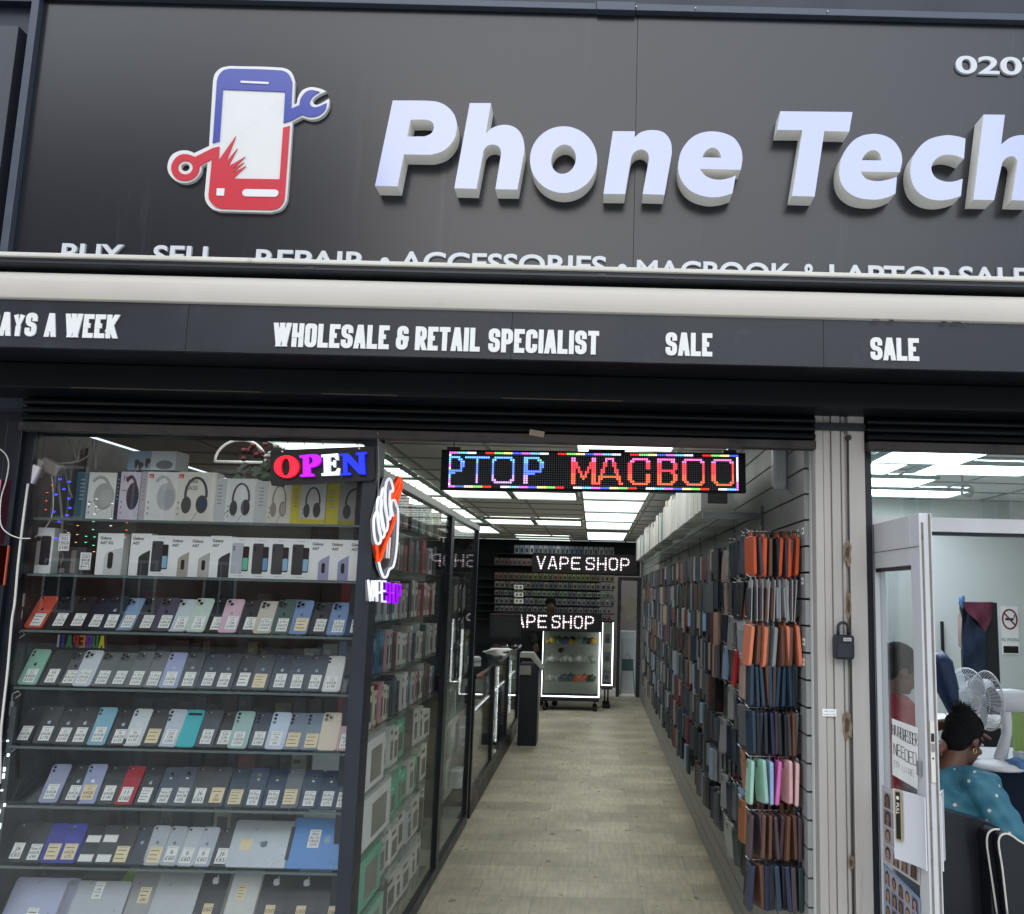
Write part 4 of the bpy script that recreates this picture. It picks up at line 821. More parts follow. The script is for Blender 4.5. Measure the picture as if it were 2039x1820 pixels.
# ---- headphone boxes on the top shelf
YH=.12
def arc_band(mb,cx,cy,rx,ry,a0,a1,t0,z0,z1,m,mx,n=18):
    for k in range(n):
        a=a0+(a1-a0)*k/n; b_=a0+(a1-a0)*(k+1)/n
        mb.prism([(cx+(rx-t0)*math.cos(a),cy+(ry-t0)*math.sin(a)),(cx+rx*math.cos(a),cy+ry*math.sin(a)),(cx+rx*math.cos(b_),cy+ry*math.sin(b_)),(cx+(rx-t0)*math.cos(b_),cy+(ry-t0)*math.sin(b_))],z0,z1,m,mx)
def hp_box(x0,x1,hpx,body,label,pic=None,side=None,band=None,title=None,tcol=(40,40,44),badge=False,sidecol=None,depth=.07,rot=.0):
    wd=(x1-x0)*(3.4+YH)/F*.985; hg=hpx*(3.4+YH)/F; p=atY((x0+x1)/2,1038,YH)
    body=tuple(min(255,c+30) for c in body)
    t=thing('headphone_box',label,'headphone box',(p.x,YH+rnd.uniform(0,.012),RZ[1]),(0,0,rot),group='boxed headphones on the top shelf')
    MB().box(-wd/2,wd/2,0,depth,0,hg).build('carton',[M(S(*body),.38,noise=.03,coat=.15)],t,bevel=.0012)
    q=planeY(-.0003)
    if side: 
        m=MB().box(-wd/2-.0003,-wd/2+side*wd,-.0012,-.0003,.0005,hg-.0005,0)
        m.build('side_print',[M(S(*sidecol),.4)],t)
    x_off=(side or 0)*wd
    m=MB(); have=False
    if band: m.box(-wd/2+x_off+.0005,wd/2-.0005,-.001,-.0003,.001,hg*band[0],2); have=True
    if pic:
        have=True; c=x_off/2+.0; W_=wd-x_off; r=min(W_*.30,hg*.3)
        if pic.get('cup'):   # one big cup cut by the box edge
            m.disc((wd*.22,hg*.5),wd*.26,0.0004,.0008,0,q,26,hg*.28); m.disc((wd*.28,hg*.46),wd*.17,.0009,.0012,1,q,26,hg*.2); arc_band(m,wd*.1,hg*.55,wd*.30,hg*.38,.1*PI,.75*PI,.012,.0003,.0007,0,q)
        else:
            arc_band(m,c,hg*.55,r,hg*.36,-.05*PI,1.05*PI,r*.22,.0004,.0008,0,q)
            m.disc((c-r*.75,hg*.34),r*.42,.0009,.0013,0,q,20,hg*.17); m.disc((c+r*.55,hg*.36),r*.50,.0009,.0013,0,q,20,hg*.18); m.disc((c+r*.62,hg*.36),r*.34,.0014,.0018,1,q,20,hg*.13)
            if pic.get('mic'): m.tube([(c-r*.8,-.001,hg*.25),(c-r*1.2,-.001,hg*.3),(c-r*1.7,-.001,hg*.2)],.0012,1,5)
            if pic.get('lead'): m.tube([(c+r*.2,-.001,hg*.2),(c-r*.1,-.001,hg*.08),(c-r*.3,-.001,.002)],.0008,1,5)
    if have: m.build('printed_picture',[M(S(*(pic or {}).get('c',(60,62,66))),.4),M(S(*(pic or {}).get('c2',(36,38,44))),.4),M(S(*((band or (0,(0,0,0)))[1])),.4)],t)
    m=MB()
    if badge: m.rrect(-wd/2+x_off+.006,-wd/2+x_off+.024,hg*.87,hg*.95,.002,0,.0006,0,q); text_on(m,'JBL',-wd/2+x_off+.0085,hg*.885,.007,1,q,.0008,width=.013)
    if title:
        for s,fx,fy,hh in title: text_on(m,s,-wd/2+x_off+fx*(wd-x_off),hg*fy,hh,2,q,.0007,bold=.012)
    if side:
        for k in range(6): m.box(-wd/2+side*wd*.35,-wd/2+side*wd*.7,-.0018,-.0012,hg*(.42+.08*k),hg*(.45+.08*k),3)
    for k in range(3): m.box(-wd/2+x_off+.008,-wd/2+x_off+.014,-.0009,-.0003,hg*(.14+.11*k),hg*(.18+.11*k),3)
    m.build('print',[M(S(206,50,40),.4),PAPER,M(S(*tcol),.5),M(S(150,152,158),.5)],t)
    return t
hp_box(141,221,96,(206,208,200),'white box with a teal edge and pale blurred picture, left end of the top shelf',{'cup':1,'c':(176,178,172),'c2':(186,188,182)},.30,(.001,(0,0,0)),None,sidecol=(50,92,104))
hp_box(224,272,98,(186,178,190),'narrow pale violet box with a red brand word, left of the tall white headphone box',{'c':(70,50,70),'c2':(50,54,70),'cup':1},.16,None,[('JVC',.12,.84,.015),('EARPHONE',.1,.6,.006)],(150,30,52),sidecol=(44,52,76))
hp_box(271,345,100,(204,202,200),'white box with a big white headphone picture and small red badge',{'cup':1,'c':(186,188,190),'c2':(168,172,178)},.16,None,None,badge=True,sidecol=(190,178,186))
hp_box(344,424,101,(198,192,182),'cream headphone box printed with the word bass and dark headphones',{'c':(64,66,70),'c2':(44,66,92),'lead':1},None,None,[('PURE',.28,.78,.012),('BASS',.22,.64,.017)],(110,110,104),badge=True)
hp_box(417,505,90,(196,196,194),'white headset box with a dark headset and boom microphone',{'c':(62,62,66),'c2':(40,44,54),'mic':1,'lead':1},.30,None,None,sidecol=(204,204,204))
hp_box(502,576,86,(196,190,178),'white box with pale cream headphones left of the yellow boxes',{'c':(150,142,130),'c2':(176,168,156),'lead':1},.34,None,None,sidecol=(202,202,202))
hp_box(576,646,84,(176,174,170),'yellow edged headphone box right of the cream headphones',{'c':(62,64,66),'c2':(48,50,54)},.26,(.14,(206,190,60)),None,sidecol=(214,198,58))
hp_box(641,735,84,(120,118,116),'yellow edged headphone box in shaded colours at the right end of the top shelf',{'c':(40,42,48),'c2':(32,34,38)},.31,(.13,(160,146,50)),None,sidecol=(206,190,58))  # shade put into this box's greyer body, band and print
p=atY(300,958,.16)
t=thing('earbud_box','blue and white box lying across the headphone boxes with earbud pictures','earbud box',(p.x,.125,atY(300,938,.16).z),(0,0,-.12),group='boxed headphones on the top shelf')
MB().box(-.085,.115,0,.09,0,.075).build('carton',[M(S(196,202,206),.4,noise=.03)],t,bevel=.001)
m=MB().box(-.085,.012,-.0008,-.0002,.001,.074,0); 
for cx,cy in ((-.045,.03),(-.028,.02),(.0,.035)): m.disc((cx,cy),.011,.0009,.0014,1,planeY(-.0002)); m.disc((cx-.004,cy-.013),.006,.0009,.0014,1,planeY(-.0002),12,.014)
m.disc((.07,.02),.035,.0009,.0014,2,planeY(-.0002),20,.018)
m.build('printed_picture',[M(S(140,164,182),.4),M(S(70,70,70),.3),M(S(110,114,118),.4)],t)
# ---- cables, chargers and light strings in the window
def cable(name,label,pts,r,mat,Y=None,cat='cable',group=None):
    P=[atY(x,y,Y if len(q)==0 else q[0]) for x,y,*q in pts]
    Q=[]
    for i in range(len(P)-1):
        a=P[max(i-1,0)];b_=P[i];c=P[i+1];d=P[min(i+2,len(P)-1)]
        for k in range(5): u=k/5; Q.append(.5*((2*b_)+(c-a)*u+(2*a-5*b_+4*c-d)*u*u+(3*b_-a-3*c+d)*u**3))
    Q.append(P[-1]); o=MB().tube(Q,r,0,7).build(name,[mat]); return tag(o,label,cat,group)
GRC=M(S(150,146,138),.5,noise=.06); WHC=M(S(214,210,200),.5,noise=.05)
z1=lambda a,b_:(a*.19605,856.4+b_*.19605)
z3=lambda a,b_:(a*.19605,1172.4+b_*.19605)
cable('white_cable','thick off white cable running down the left edge of the window',[z1(285,545),z1(250,800),z1(215,1080),z1(180,1400),z1(150,1750),z3(120,330),z3(80,800),z3(30,1250),z3(8,1500),(0,1560)],.0042,WHC,-.035)
cable('white_cable','thin white cable looping from the far left into the window',[(-2,893),z1(60,250),z1(88,350),z1(60,520),z1(10,700),z1(5,940),z1(70,1040),z1(190,1095),z1(310,1100)],.0022,WHC,-.045)
cable('white_cable','thin white cable hanging from the adapter to the first phone box',[z1(522,425),z1(540,640),z1(535,840),z1(470,980),z1(355,1090)],.0018,WHC,.05)
for i,(pts,l) in enumerate([([z1(355,105),z1(350,240),z1(335,300)],'flat grey cable above the adapter'),([z1(690,100),z1(745,200),z1(775,290)],'thin grey cable in the top left corner of the window'),([z1(815,105),z1(800,230),z1(770,320),z1(560,345)],'wide grey cable bending left behind the boxes'),([z1(940,110),z1(915,240),z1(780,330)],'grey cable curving to the left near the top of the window'),([z1(978,110),z1(972,400)],'straight grey cable dropping behind the headphone boxes'),([z1(560,350),z1(600,600),z1(630,900),z1(628,1080)],'grey cable hanging down left of the headphone boxes'),([z1(640,360),z1(690,560),z1(735,690)],'grey cable slanting down behind the teal box'),([z1(385,510),z1(370,620),z1(350,780),z1(335,885)],'grey cable with an inline switch at the left of the window')]):
    cable('grey_cable',l,pts,.0045 if i in (0,2,5) else .003,GRC,.07+.01*i,group='grey cables in the top left of the window')
p=atY(68,935,.03)
t=thing('power_adapter','cluster of grey and white power adapters taped to the window frame','power adapter',(p.x,.045,p.z))
MB().box(-.065,.02,-.02,.03,-.03,.045,0,Matrix.Rotation(.5,4,'Y')).build('plug',[M(S(176,168,164),.5,noise=.06)],t,bevel=.01)
MB().box(0,.085,-.015,.03,.01,.06,0,Matrix.Rotation(.45,4,'Y')).build('adapter',[M(S(140,130,128),.5,noise=.06)],t,bevel=.012)
MB().box(-.035,.035,-.045,-.02,-.05,.02,0,Matrix.Rotation(.35,4,'Y')).build('switch_body',[M(S(214,206,212),.45)],t,bevel=.006)
MB().disc((-.008,-.008),.015,.045,.0465,0,planeY(0)).build('indicator',[M(S(130,124,190),.3)],t)
MB().box(-.06,-.01,-.02,.02,-.09,-.045,0,Matrix.Rotation(.6,4,'Y')).build('socket',[M(S(170,168,164),.5)],t,bevel=.008)
LEDC=[((60,60,255),3.),((255,90,50),2.),((120,255,190),1.6),((255,190,120),1.6),((235,245,255),2.)]
ls=[]
for a,b_,c in [(530,560,1),(480,635,1),(470,718,1),(465,808,1),(610,500,0),(700,525,0),(650,600,0),(570,655,0),(700,695,0),(545,830,0),(680,865,0),(600,930,0),(710,790,0),(575,1100,0),(980,700,4),(905,750,4),(975,775,4),(960,852,4),(1140,745,4),(1130,900,4),(1125,972,4),(950,930,2),(945,1010,2),(875,1078,2),(960,1085,2),(870,1140,2),(950,1170,2),(790,970,3),(785,1060,3),(695,1042,3),(770,1140,3),(955,1235,3),(1290,940,1),(1285,1015,1),(1270,1090,3)]:
    x,y=z1(a,b_); ls.append((atY(x,y,.045),c))
t=thing('light_string','string of tiny coloured lights scattered across the left of the window','light string',(ls[0][0].x,.045,ls[0][0].z))
for c in range(5):
    m=MB(); kk=0
    for p,cc in ls:
        if cc==c: m.cbox((p.x,.045,p.z),((.011 if c==0 else .0075),.002,(.006 if c==0 else .0022)),0,None); kk+=1
    wl(m,'lamp',[M(S(*LEDC[c][0]),.4,emit=LEDC[c][1]*.55)],t)
wl(MB().tube([p for p,c in ls if c in (0,1)][:9],.0008,0,5).tube([p for p,c in ls if c in (2,4)],.0008,0,5),'lead',[M(S(40,44,48),.5)],t)
for i,(x,y,l) in enumerate([(45,1195,'grey cable clip hanging below the second shelf at the left edge'),(30,1290,'curled white cable end at the left of the second phone shelf'),(22,1410,'curled white cable end at the left of the third phone shelf'),(10,1520,'curled white cable end at the left of the fourth phone shelf')]):
    p=atY(x,y,.04); t=thing('cable_end',l,'cable end',(p.x,.04,p.z),group='loose cable ends at the left edge of the shelves')
    MB().cbox((0,0,0),(.014,.012,.05)).build('plug',[M(S(168,172,176),.4)],t,bevel=.004)
    MB().tube([(0,0,.025),(-.002,0,.05),(.018,0,.062),(.03,0,.05),(.012,0,.036)] if i else [(0,0,-.025),(.004,0,-.05),(-.006,0,-.07),(-.01,0,-.03)],.0022,0,6).tube([(0,0,-.025),(.004,0,-.06),(-.006,0,-.1)],.0018,0,6).build('lead',[WHC],t)
p=atY(14,1640,.03)
# lit LED strip down the lower left edge
t=thing('led_strip','bright white light strip running down the lower left edge of the window','light strip',(XL+.045,.03,.9))
m=MB()
for k in range(26): m.cbox((-.001+.008*(k%2)*(k%3),0,.22-k*.041-.009*(k%3)),(.006,.005,.006+.004*(k%4)))
m.build('lamps',[M(S(236,244,255),.4,emit=1.6)],t)
MB().box(-.006,.014,.0035,.006,-.52,.34).build('strip',[M(S(70,74,80),.5)],t)
# ---- mirrored colour letters hung behind the second phone shelf
p=atY(152,1277,.3); t=thing('letter_sign','row of small multicoloured letters seen from behind below the top phone shelf','letter sign',(p.x,.3,p.z))
for i,(ch0,c) in enumerate(zip('SRIAPERUA',[(150,44,56),(205,208,220),(40,70,200),(60,150,110),(190,60,60),(226,140,60),(120,60,190),(50,150,90),(226,222,60)])):
    m=MB(); glyph(m,ch0 if ch0 in GL else 'I',-.01,-.024,.021,.048,.0065,0,planeY(0)@Matrix.Diagonal((-1,1,1,1)),0,.004); o=m.build('letter',[M(S(*c),.35,emit=.12)],t); o.location=(-.104+i*.026,0,0)
MB().box(-.12,.12,.003,.006,-.03,.03).build('backing',[M(S(40,40,44),.3)],t)
p=atY(2,1030,-.03); t=thing('neighbour_poster','pink and orange backlit poster edge at the far left of the shop front','poster',(p.x,-.03,p.z))
for n_,ya,yb_,c,e_ in (('pink_panel',955,1084,(206,130,160),.08),('orange_panel',1086,1165,(190,84,62),.05)):
    a,b_=atY(-8,ya,-.03),atY(8,yb_,-.03); MB().box(a.x-p.x,b_.x-p.x,0,.008,b_.z-p.z,a.z-p.z).build(n_,[M(S(*c),.4,emit=e_,noise=.1,scale=20)],t)
# ---- OPEN sign
zo=lambda L:[(377.2+p[0]*.19605,856.4+p[1]*.19605,*p[2:]) for p in L]
YO=-.0
t=thing('open_sign','black hanging sign with glowing red, purple, white and blue letters reading open','open sign',(atY(640,930,YO).x,YO-.02,atY(640,930,YO).z))
def osh(name,outs,Yf,d,mats,label=None):
    loc=[[(q.x,q.z) for q in (atY(x,y,Yf) for x,y in o)] for o in outs]; v,f=shape(loc,d)
    o=MB().add(v,f,1 if len(mats)>1 else 0,planeY(Yf+d),front=0).build(name,mats,t); o.matrix_parent_inverse=Matrix.Translation(t.location).inverted()
    if label: o['label']=label
osh('board',[zo(smooth([(820,235),(828,212,1),(850,204),(1840,164),(1872,180,1),(1878,220),(1875,490),(1862,508,1),(1830,512),(950,556),(940,575),(832,560),(826,520)],4))],-.03,.022,[M(S(12,12,15),.45)])
def em(c,e): return [M(S(*c),.4,emit=e),M(tuple(x*.6 for x in S(*c)),.4,emit=e*.5)]
osh('letter',[zo(ell_pts(985,370,128,114,.0)),zo(ell_pts(975,374,45,90))],-.05,.018,em((250,24,50),1.0),'glowing red letter O')
osh('letter',[zo(smooth([(1115,258),(1245,243),(1310,253,1),(1338,298,1),(1320,345,1),(1275,372,1),(1230,380),(1232,440),(1268,447),(1268,470),(1130,475),(1118,455),(1152,448),(1150,284),(1117,280)],5)),zo(smooth([(1212,268),(1240,282,1),(1250,312,1),(1235,338,1),(1215,348)],5))],-.05,.018,em((170,10,226),1.0),'glowing purple letter P')
osh('letter',[zo([(1338,250),(1508,237),(1512,302),(1492,304),(1470,270),(1428,272),(1428,326),(1458,324),(1464,306),(1482,306),(1482,376),(1466,376),(1458,352),(1428,354),(1430,426),(1480,422),(1506,386),(1526,386),(1520,456),(1340,462),(1340,440),(1366,435),(1362,276),(1338,272)])],-.05,.018,em((232,244,252),1.0),'glowing white letter E')
osh('letter',[zo([(1530,240),(1612,234),(1720,352),(1716,256),(1690,253),(1690,230),(1800,222),(1800,240),(1776,250),(1788,450),(1722,446),(1602,318),(1606,432),(1640,434),(1640,455),(1540,460),(1540,440),(1562,436),(1556,262),(1530,260)])],-.05,.018,em((20,40,240),1.0),'glowing blue letter N')
zc=zh+.02
m=MB()
for (ax,ay),(bx,by) in (((945,215),(1015,110)),((1175,188),(1160,112)),((1180,165),(1210,190)),((1388,180),(1322,112)),((1725,185),(1680,112))):
    m.tube([atY(377.2+ax*.19605,856.4+ay*.19605,-.02),atY(377.2+bx*.19605,856.4+by*.19605-2,-.02)],.0015,0,5)
for ax,ay in ((945,217),(1725,186)): q=atY(377.2+ax*.19605,856.4+ay*.19605,-.031); m.disc((0,0),.004,0,.002,1,planeY(-.031,(q.x,q.z)))
o=m.build('chain',[BLACK,M(S(220,224,230),.3)],t); o.matrix_parent_inverse=Matrix.Translation(t.location).inverted()
# ---------------------------------------------------------------- neon vape sign on the inner side of the corner post
XN=-.815
zn=lambda a,b_:(713.65+a*.15976,932.8+b_*.15965)
def npt(L,X=XN): return [atX(*zn(a,b_),X) for a,b_ in L]
def nsm(L,closed=False): return npt(smooth([(a,b_,1) for a,b_ in L],5,closed))
NW=M(S(236,240,250),.35,emit=.55); NO=M(S(255,70,14),.35,emit=.75); NP=M(S(150,10,240),.35,emit=.9); NSIDE=M(S(196,200,214),.4,emit=.15)
t=thing('neon_sign','vape neon sign with white loops and an orange tick on the corner post','neon sign',tuple(npt([(330,700)])[0]))
def nl(mb,name,mats,label=None):
    o=mb.build(name,mats,t); o.matrix_parent_inverse=Matrix.Translation(t.location).inverted()
    if label: o['label']=label
TR=.0052
for L in ([(238,942),(206,880),(189,720),(198,600),(235,545),(248,690),(278,830),(272,920)],[(300,865),(268,820),(240,640),(232,480),(268,360),(285,540),(318,740),(325,815)],[(330,790),(296,720),(276,540),(284,350),(318,250),(335,420),(352,560),(366,700),(352,770)],[(380,635),(346,560),(326,400),(336,240),(375,128),(412,170),(430,285),(398,285),(390,450),(400,580)]):
    nl(MB().tube(nsm(L,True),TR,0,7,closed=True),'white_tube',[NW])
nl(MB().tube(nsm([(432,592),(410,490),(414,410),(440,388),(470,450),(494,520),(488,800),(470,1040),(432,1225),(384,1262),(345,1355),(312,1350),(275,1260),(252,1160)]),TR,0,7),'white_tube',[NW])
nl(MB().tube(npt([(394,862),(376,1122)]),.004,0,7).tube(npt([(366,880),(350,1118)]),.003,0,7),'white_tube',[M(S(240,232,226),.4,emit=.4)])
nl(MB().tube(nsm([(226,962),(240,1060),(254,1150),(300,1050),(360,880),(425,720),(458,582)]),TR*1.15,0,7),'orange_tick',[NO])
for L in ([(512,112),(450,230),(424,300),(404,372)],[(520,120),(492,240),(452,330),(420,380)],[(530,128),(541,220),(515,330),(476,440)],[(516,118),(512,260),(470,380)]): nl(MB().tube(nsm(L),TR,0,7),'orange_feather',[NO])
bd=[(q.y,q.z) for q in npt([(170,640),(215,470),(330,120),(400,100),(520,92),(548,240),(512,480),(505,800),(485,1080),(440,1260),(360,1378),(300,1370),(245,1240),(205,1020),(180,900)])]
bdw=[(q.y,q.z) for q in npt([(108,1385),(345,1400),(536,1430),(520,1680),(345,1672),(112,1650)])]
BBD=M(S(20,20,23),.25)
v,f=shape([bd],.004); nl(MB().add(v,f,0,planeXp(XN-.0105)),'backing',[BBD])
v,f=shape([bdw],.004); nl(MB().add(v,f,0,planeXp(XN-.0105)),'backing',[BBD])
def nword(s,x0,x1,y0,y1,y2,y3,mat,name):
    n=len(s); m=MB()
    for i,c in enumerate(s):
        a0=x0+(x1-x0)*(i+.06)/n; a1=x0+(x1-x0)*(i+.92)/n
        for st in GL[c]:
            P=[]
            for u,v_,*_ in st:
                x=a0+(a1-a0)*u; k=(x-x0)/(x1-x0); top=y0+(y1-y0)*k; bot=y2+(y3-y2)*k; P.append((x,bot+(top-bot)*v_))
            m.tube(npt(P),.0046,0,6)
    nl(m,name,[mat])
nword('VAPE',118,345,1395,1410,1650,1662,NW,'white_word'); nword('SHOP',345,528,1425,1450,1670,1685,NP,'purple_word')
nl(MB().tube([Vector((XN-.006,npt([(250,0)])[0].y-.02,zh+.03))]+npt([(258,100),(245,300),(225,470),(205,560)],XN-.006),.0018,0,6),'lead',[M(S(150,140,140),.5)])
# ---------------------------------------------------------------- LED matrix sign over the entrance
YD=.02
c0=atY(880,893,YD); c1=atY(1485,900,YD); c2=atY(876,972,YD)
W=c1.x-c0.x; H=c0.z-c2.z-.0; cz=(c0.z+c2.z)/2
ang=math.atan2(c1.z-c0.z,c1.x-c0.x)
t=thing('led_sign','long scrolling LED matrix sign hung over the shop entrance with blue and red letters','LED sign',(c0.x+W/2,YD,atY(1181,938,YD).z),(0,-ang*1.0,0))
LEDF=M(S(7,7,9),.75,spec=.15)
MB().box(-W/2,W/2,.0,.035,-H/2,H/2).build('case',[LEDF],t,bevel=.002)
ix0=-W/2+.03; ix1=W/2-.028; NC,NR=128,16; px=(ix1-ix0)/NC; izt=px*NR/2
cells={}
def put(c,r,col): 
    if 0<=c<NC and 0<=r<NR: cells[(c,r)]=col
seq=['mag','cy','wh','off','red','grn','yel','blu']
for c in range(NC):
    a=seq[(c//4)%8]; b_=seq[((130-c)//4)%8]
    if a!='off': put(c,0,a)
    if b_!='off': put(c,15,b_)
for r in range(1,15): put(0,r,['wh','wh','wh','cy','cy','mag','mag'][r%7]); put(127,r,'wh' if r<12 else 'mag')
def dist(p,a,b_):
    d=(b_[0]-a[0],b_[1]-a[1]); L=d[0]**2+d[1]**2; u=0 if L==0 else max(0,min(1,((p[0]-a[0])*d[0]+(p[1]-a[1])*d[1])/L)); return math.hypot(p[0]-a[0]-u*d[0],p[1]-a[1]-u*d[1])
for ch0,cx,wd,kind in (('P',-3,10,'b'),('T',7,11,'b'),('O',18.5,11,'b'),('P',33,9,'b'),('M',54,11,'r'),('A',65,12,'r'),('C',79,10,'r'),('B',92,9,'r'),('O',103,10.5,'r'),('O',116,10.5,'r')):
    for st in GL[ch0]:
        P=[(cx+.5+q.x,13-q.y) for q in rounded(st,3.0,wd-2,11,3)]
        for a,b_ in zip(P,P[1:]):
            for c in range(int(cx)-1,int(cx+wd)+2):
                for r in range(2,14):
                    if dist((c,r),a,b_)<.78: put(c,r,(('cyb' if r<5 else 'blu2' if r<10 else 'vio') if kind=='b' else ('pnk' if r<4 else 'red2' if r<9 else 'org')))
CL={'mag':(236,110,226),'cy':(110,200,236),'wh':(240,240,250),'red':(230,40,30),'grn':(120,220,110),'yel':(250,230,150),'blu':(70,90,230),'cyb':(110,180,250),'blu2':(90,130,245),'vio':(190,150,250),'pnk':(250,120,190),'red2':(246,60,70),'org':(250,96,60)}
keys=list(CL); m=MB()
for c in range(NC):
    for r in range(NR):
        x=ix0+(c+.5)*px; z=izt-(r+.5)*px; k=cells.get((c,r)); s_=px*(.40 if k else .17)
        m.add([(x-s_,-.0015,z-s_),(x+s_,-.0015,z-s_),(x+s_,-.0015,z+s_),(x-s_,-.0015,z+s_)],[(0,1,2,3)],keys.index(k) if k else len(keys))
m.build('led_matrix',[M(S(*CL[k]),.4,emit=1.25) for k in keys]+[M(S(90,90,96),.4,emit=.06)],t)
for x in (-W/2+.045,W/2-.06): MB().box(x-.025,x+.025,.005,.03,H/2+.0005,H/2+.012).build('bracket',[BLACK],t); MB().tube([(x,.016,H/2+.012),(x,.016,.35)],.002,0,6).build('hanger',[BLACK],t)
MB().box(-.02,.12,.008,.03,H/2+.0005,H/2+.01).build('controller',[BLACK],t)
# ---------------------------------------------------------------- glass cabinets down the left of the aisle
XC=-.90
FR2=M(S(26,32,44),.36,noise=.1,metal=.2); RAIL=M(S(150,152,152),.35,metal=.6)
def cabinet(y0,y1,zt,label,door=True):
    t=thing('glass_cabinet',label,'glass cabinet',(XC,y0,0),group='tall glass cabinets along the aisle')
    L=y1-y0
    MB().box(-.035,0,-.0,.055,0,zt-.041).build('post',[FR2],t,bevel=.002); MB().box(-.035,0,L-.05,L,0,zt-.041).build('post',[FR2],t,bevel=.002)
    MB().box(-.04,.004,0,L,zt-.04,zt).build('top_rail',[RAIL],t,bevel=.002)
    MB().box(-.035,.0,.056,L-.051,0,.07).build('base_rail',[FR2],t)
    MB().box(-.02,-.014,.056,L-.051,.071,zt-.041).build('pane',[CGLASS],t)
    return t
ZC=2.2
ca=cabinet(.105,2.32,ZC,'first tall glass cabinet behind the corner post, full of boxes and cases')
cb=cabinet(2.325,3.62,ZC-.0,'second tall glass cabinet with papers and plastic pouches behind its glass')
for (c,y0,y1) in ((ca,.0,2.0),(cb,.04,1.25)):
    for k,z in enumerate((.14,.38,.62,.86,1.1,1.33,1.56,1.79,2.0)):
        MB().box(-.36,-.024,y0+.06,y1-.02,z-.008,z).build('glass_shelf',[SHELF],c)
tag(MB().box(-2.1,-1.30,.75,.77,0,2.05).box(-1.30,-1.28,.77,3.5,0,2.05).build('cabinet_back_panel',[M(S(120,120,118),.6,noise=.2,scale=3)]),'dark back panel closing the glass cabinets off from the back of the shop','back panel')
# goods inside the cabinets
BOXC={}
def box_mesh(sx,sy,sz,col,face='x',strip=True):
    k=(round(sx,3),round(sy,3),round(sz,3),col,face)
    if k in BOXC: return BOXC[k]
    mb=MB().box(-sx/2,sx/2,-sy/2,sy/2,0,sz,0)
    if strip:
        if face=='x': mb.box(sx/2,sx/2+.0006,-sy*.32,sy*.32,sz*.15,sz*.62,1); mb.box(sx/2,sx/2+.0006,-sy*.4,sy*.1,sz*.78,sz*.88,2)
        else: mb.box(-sx*.3,sx*.3,-sy/2-.0006,-sy/2,sz*.15,sz*.62,1); mb.box(-sx*.4,sx*.1,-sy/2-.0006,-sy/2,sz*.78,sz*.88,2)
    dk=tuple(int(c*.45) for c in col)
    col=tuple(min(255,int(c*1.16)) for c in col); BOXC[k]=mb.mesh([M(S(*col),.45,noise=.04),M(S(*dk),.35),M(S(*(min(255,int(c*1.25)) for c in col)) if max(col)<200 else S(90,90,96),.5)]); return BOXC[k]
pal=[(206,204,200),(198,196,192),(190,150,156),(90,120,150),(60,62,68),(150,60,70),(176,178,182),(70,110,130),(206,190,170),(110,90,84),(54,58,80),(186,188,186)]
pn={(206,204,200):'white',(198,196,192):'off white',(190,150,156):'dusty pink',(90,120,150):'dull blue',(60,62,68):'charcoal',(150,60,70):'dark red',(176,178,182):'light grey',(70,110,130):'petrol blue',(206,190,170):'cream',(110,90,84):'brown',(54,58,80):'navy',(186,188,186):'pale grey',(92,168,140):'teal green',(214,196,90):'yellow'}
shn=['lowest','second lowest','third','fourth','fifth','sixth','seventh','eighth','top']
r_=random.Random(5)
for cab,(ya,yb) in (('first',(.42,2.2)),):
    for k,z in enumerate((.14,.38,.62,.86,1.1,1.33,1.56,1.79,2.0)):
        y=ya if k>3 else (1.02,.94,1.06,.90)[k]; i=0
        while y<yb-.05:
            if k<4: sy=r_.uniform(.05,.22); sz=r_.uniform(.13,.205); sx=r_.uniform(.08,.16); col=r_.choice(pal[:2]+[(92,168,140),(206,204,200),(186,188,186),(206,204,200),(198,196,192),(176,178,182),(60,62,68)])
            elif k<7: sy=r_.uniform(.028,.06); sz=r_.uniform(.14,.19); sx=r_.uniform(.08,.12); col=r_.choice([(190,150,156),(150,60,70),(90,120,150),(70,110,130),(206,190,170)] if i<9 and k<6 else pal)
            else: sy=r_.uniform(.05,.12); sz=r_.uniform(.12,.18); sx=r_.uniform(.08,.12); col=r_.choice(pal[4:]+[(214,196,90)])
            if y+sy>yb: break
            o=link('goods_box',box_mesh(sx,round(sy,2),round(sz,2),col),None,(XC-.05-sx/2-r_.uniform(0,.02),y+sy/2,z))
            tag(o,f"{pn[col]} goods box, {ordn[i] if i<20 else 'far'+' number '+str(i+1)} from the street on the {shn[k]} cabinet shelf",'goods box','goods boxes in the first glass cabinet')
            y+=round(sy,2)+r_.uniform(.003,.02); i+=1
# white speaker style boxes low behind the corner post, seen through the glass
for (y,sy,z,sz,sx,col,l) in ((.64,.42,.86,.2,.2,(240,240,242),'white appliance box with a dark window nearest the corner post'),(.73,.6,.62,.205,.22,(244,244,246),'long white appliance box with a black slot below the other white box'),(.66,.48,.38,.2,.2,(110,196,166),'teal box on the second lowest cabinet shelf behind the corner post'),(.71,.58,.14,.19,.2,(150,206,184),'long teal box on the lowest cabinet shelf below the other teal box')):
    t=thing('appliance_box',l,'appliance box',(XC-.03-sx/2,y,z+.002),group='larger boxes low in the first cabinet')
    MB().box(-sx/2,sx/2+.0,-sy/2,sy/2,0,sz).build('carton',[M(S(*col),.45,noise=.03)],t,bevel=.002)
    MB().box(sx/2+.0002,sx/2+.001,-sy*.1,sy*.36,sz*.12,sz*.8).build('printed_window',[M(S(120,124,120),.3)],t)
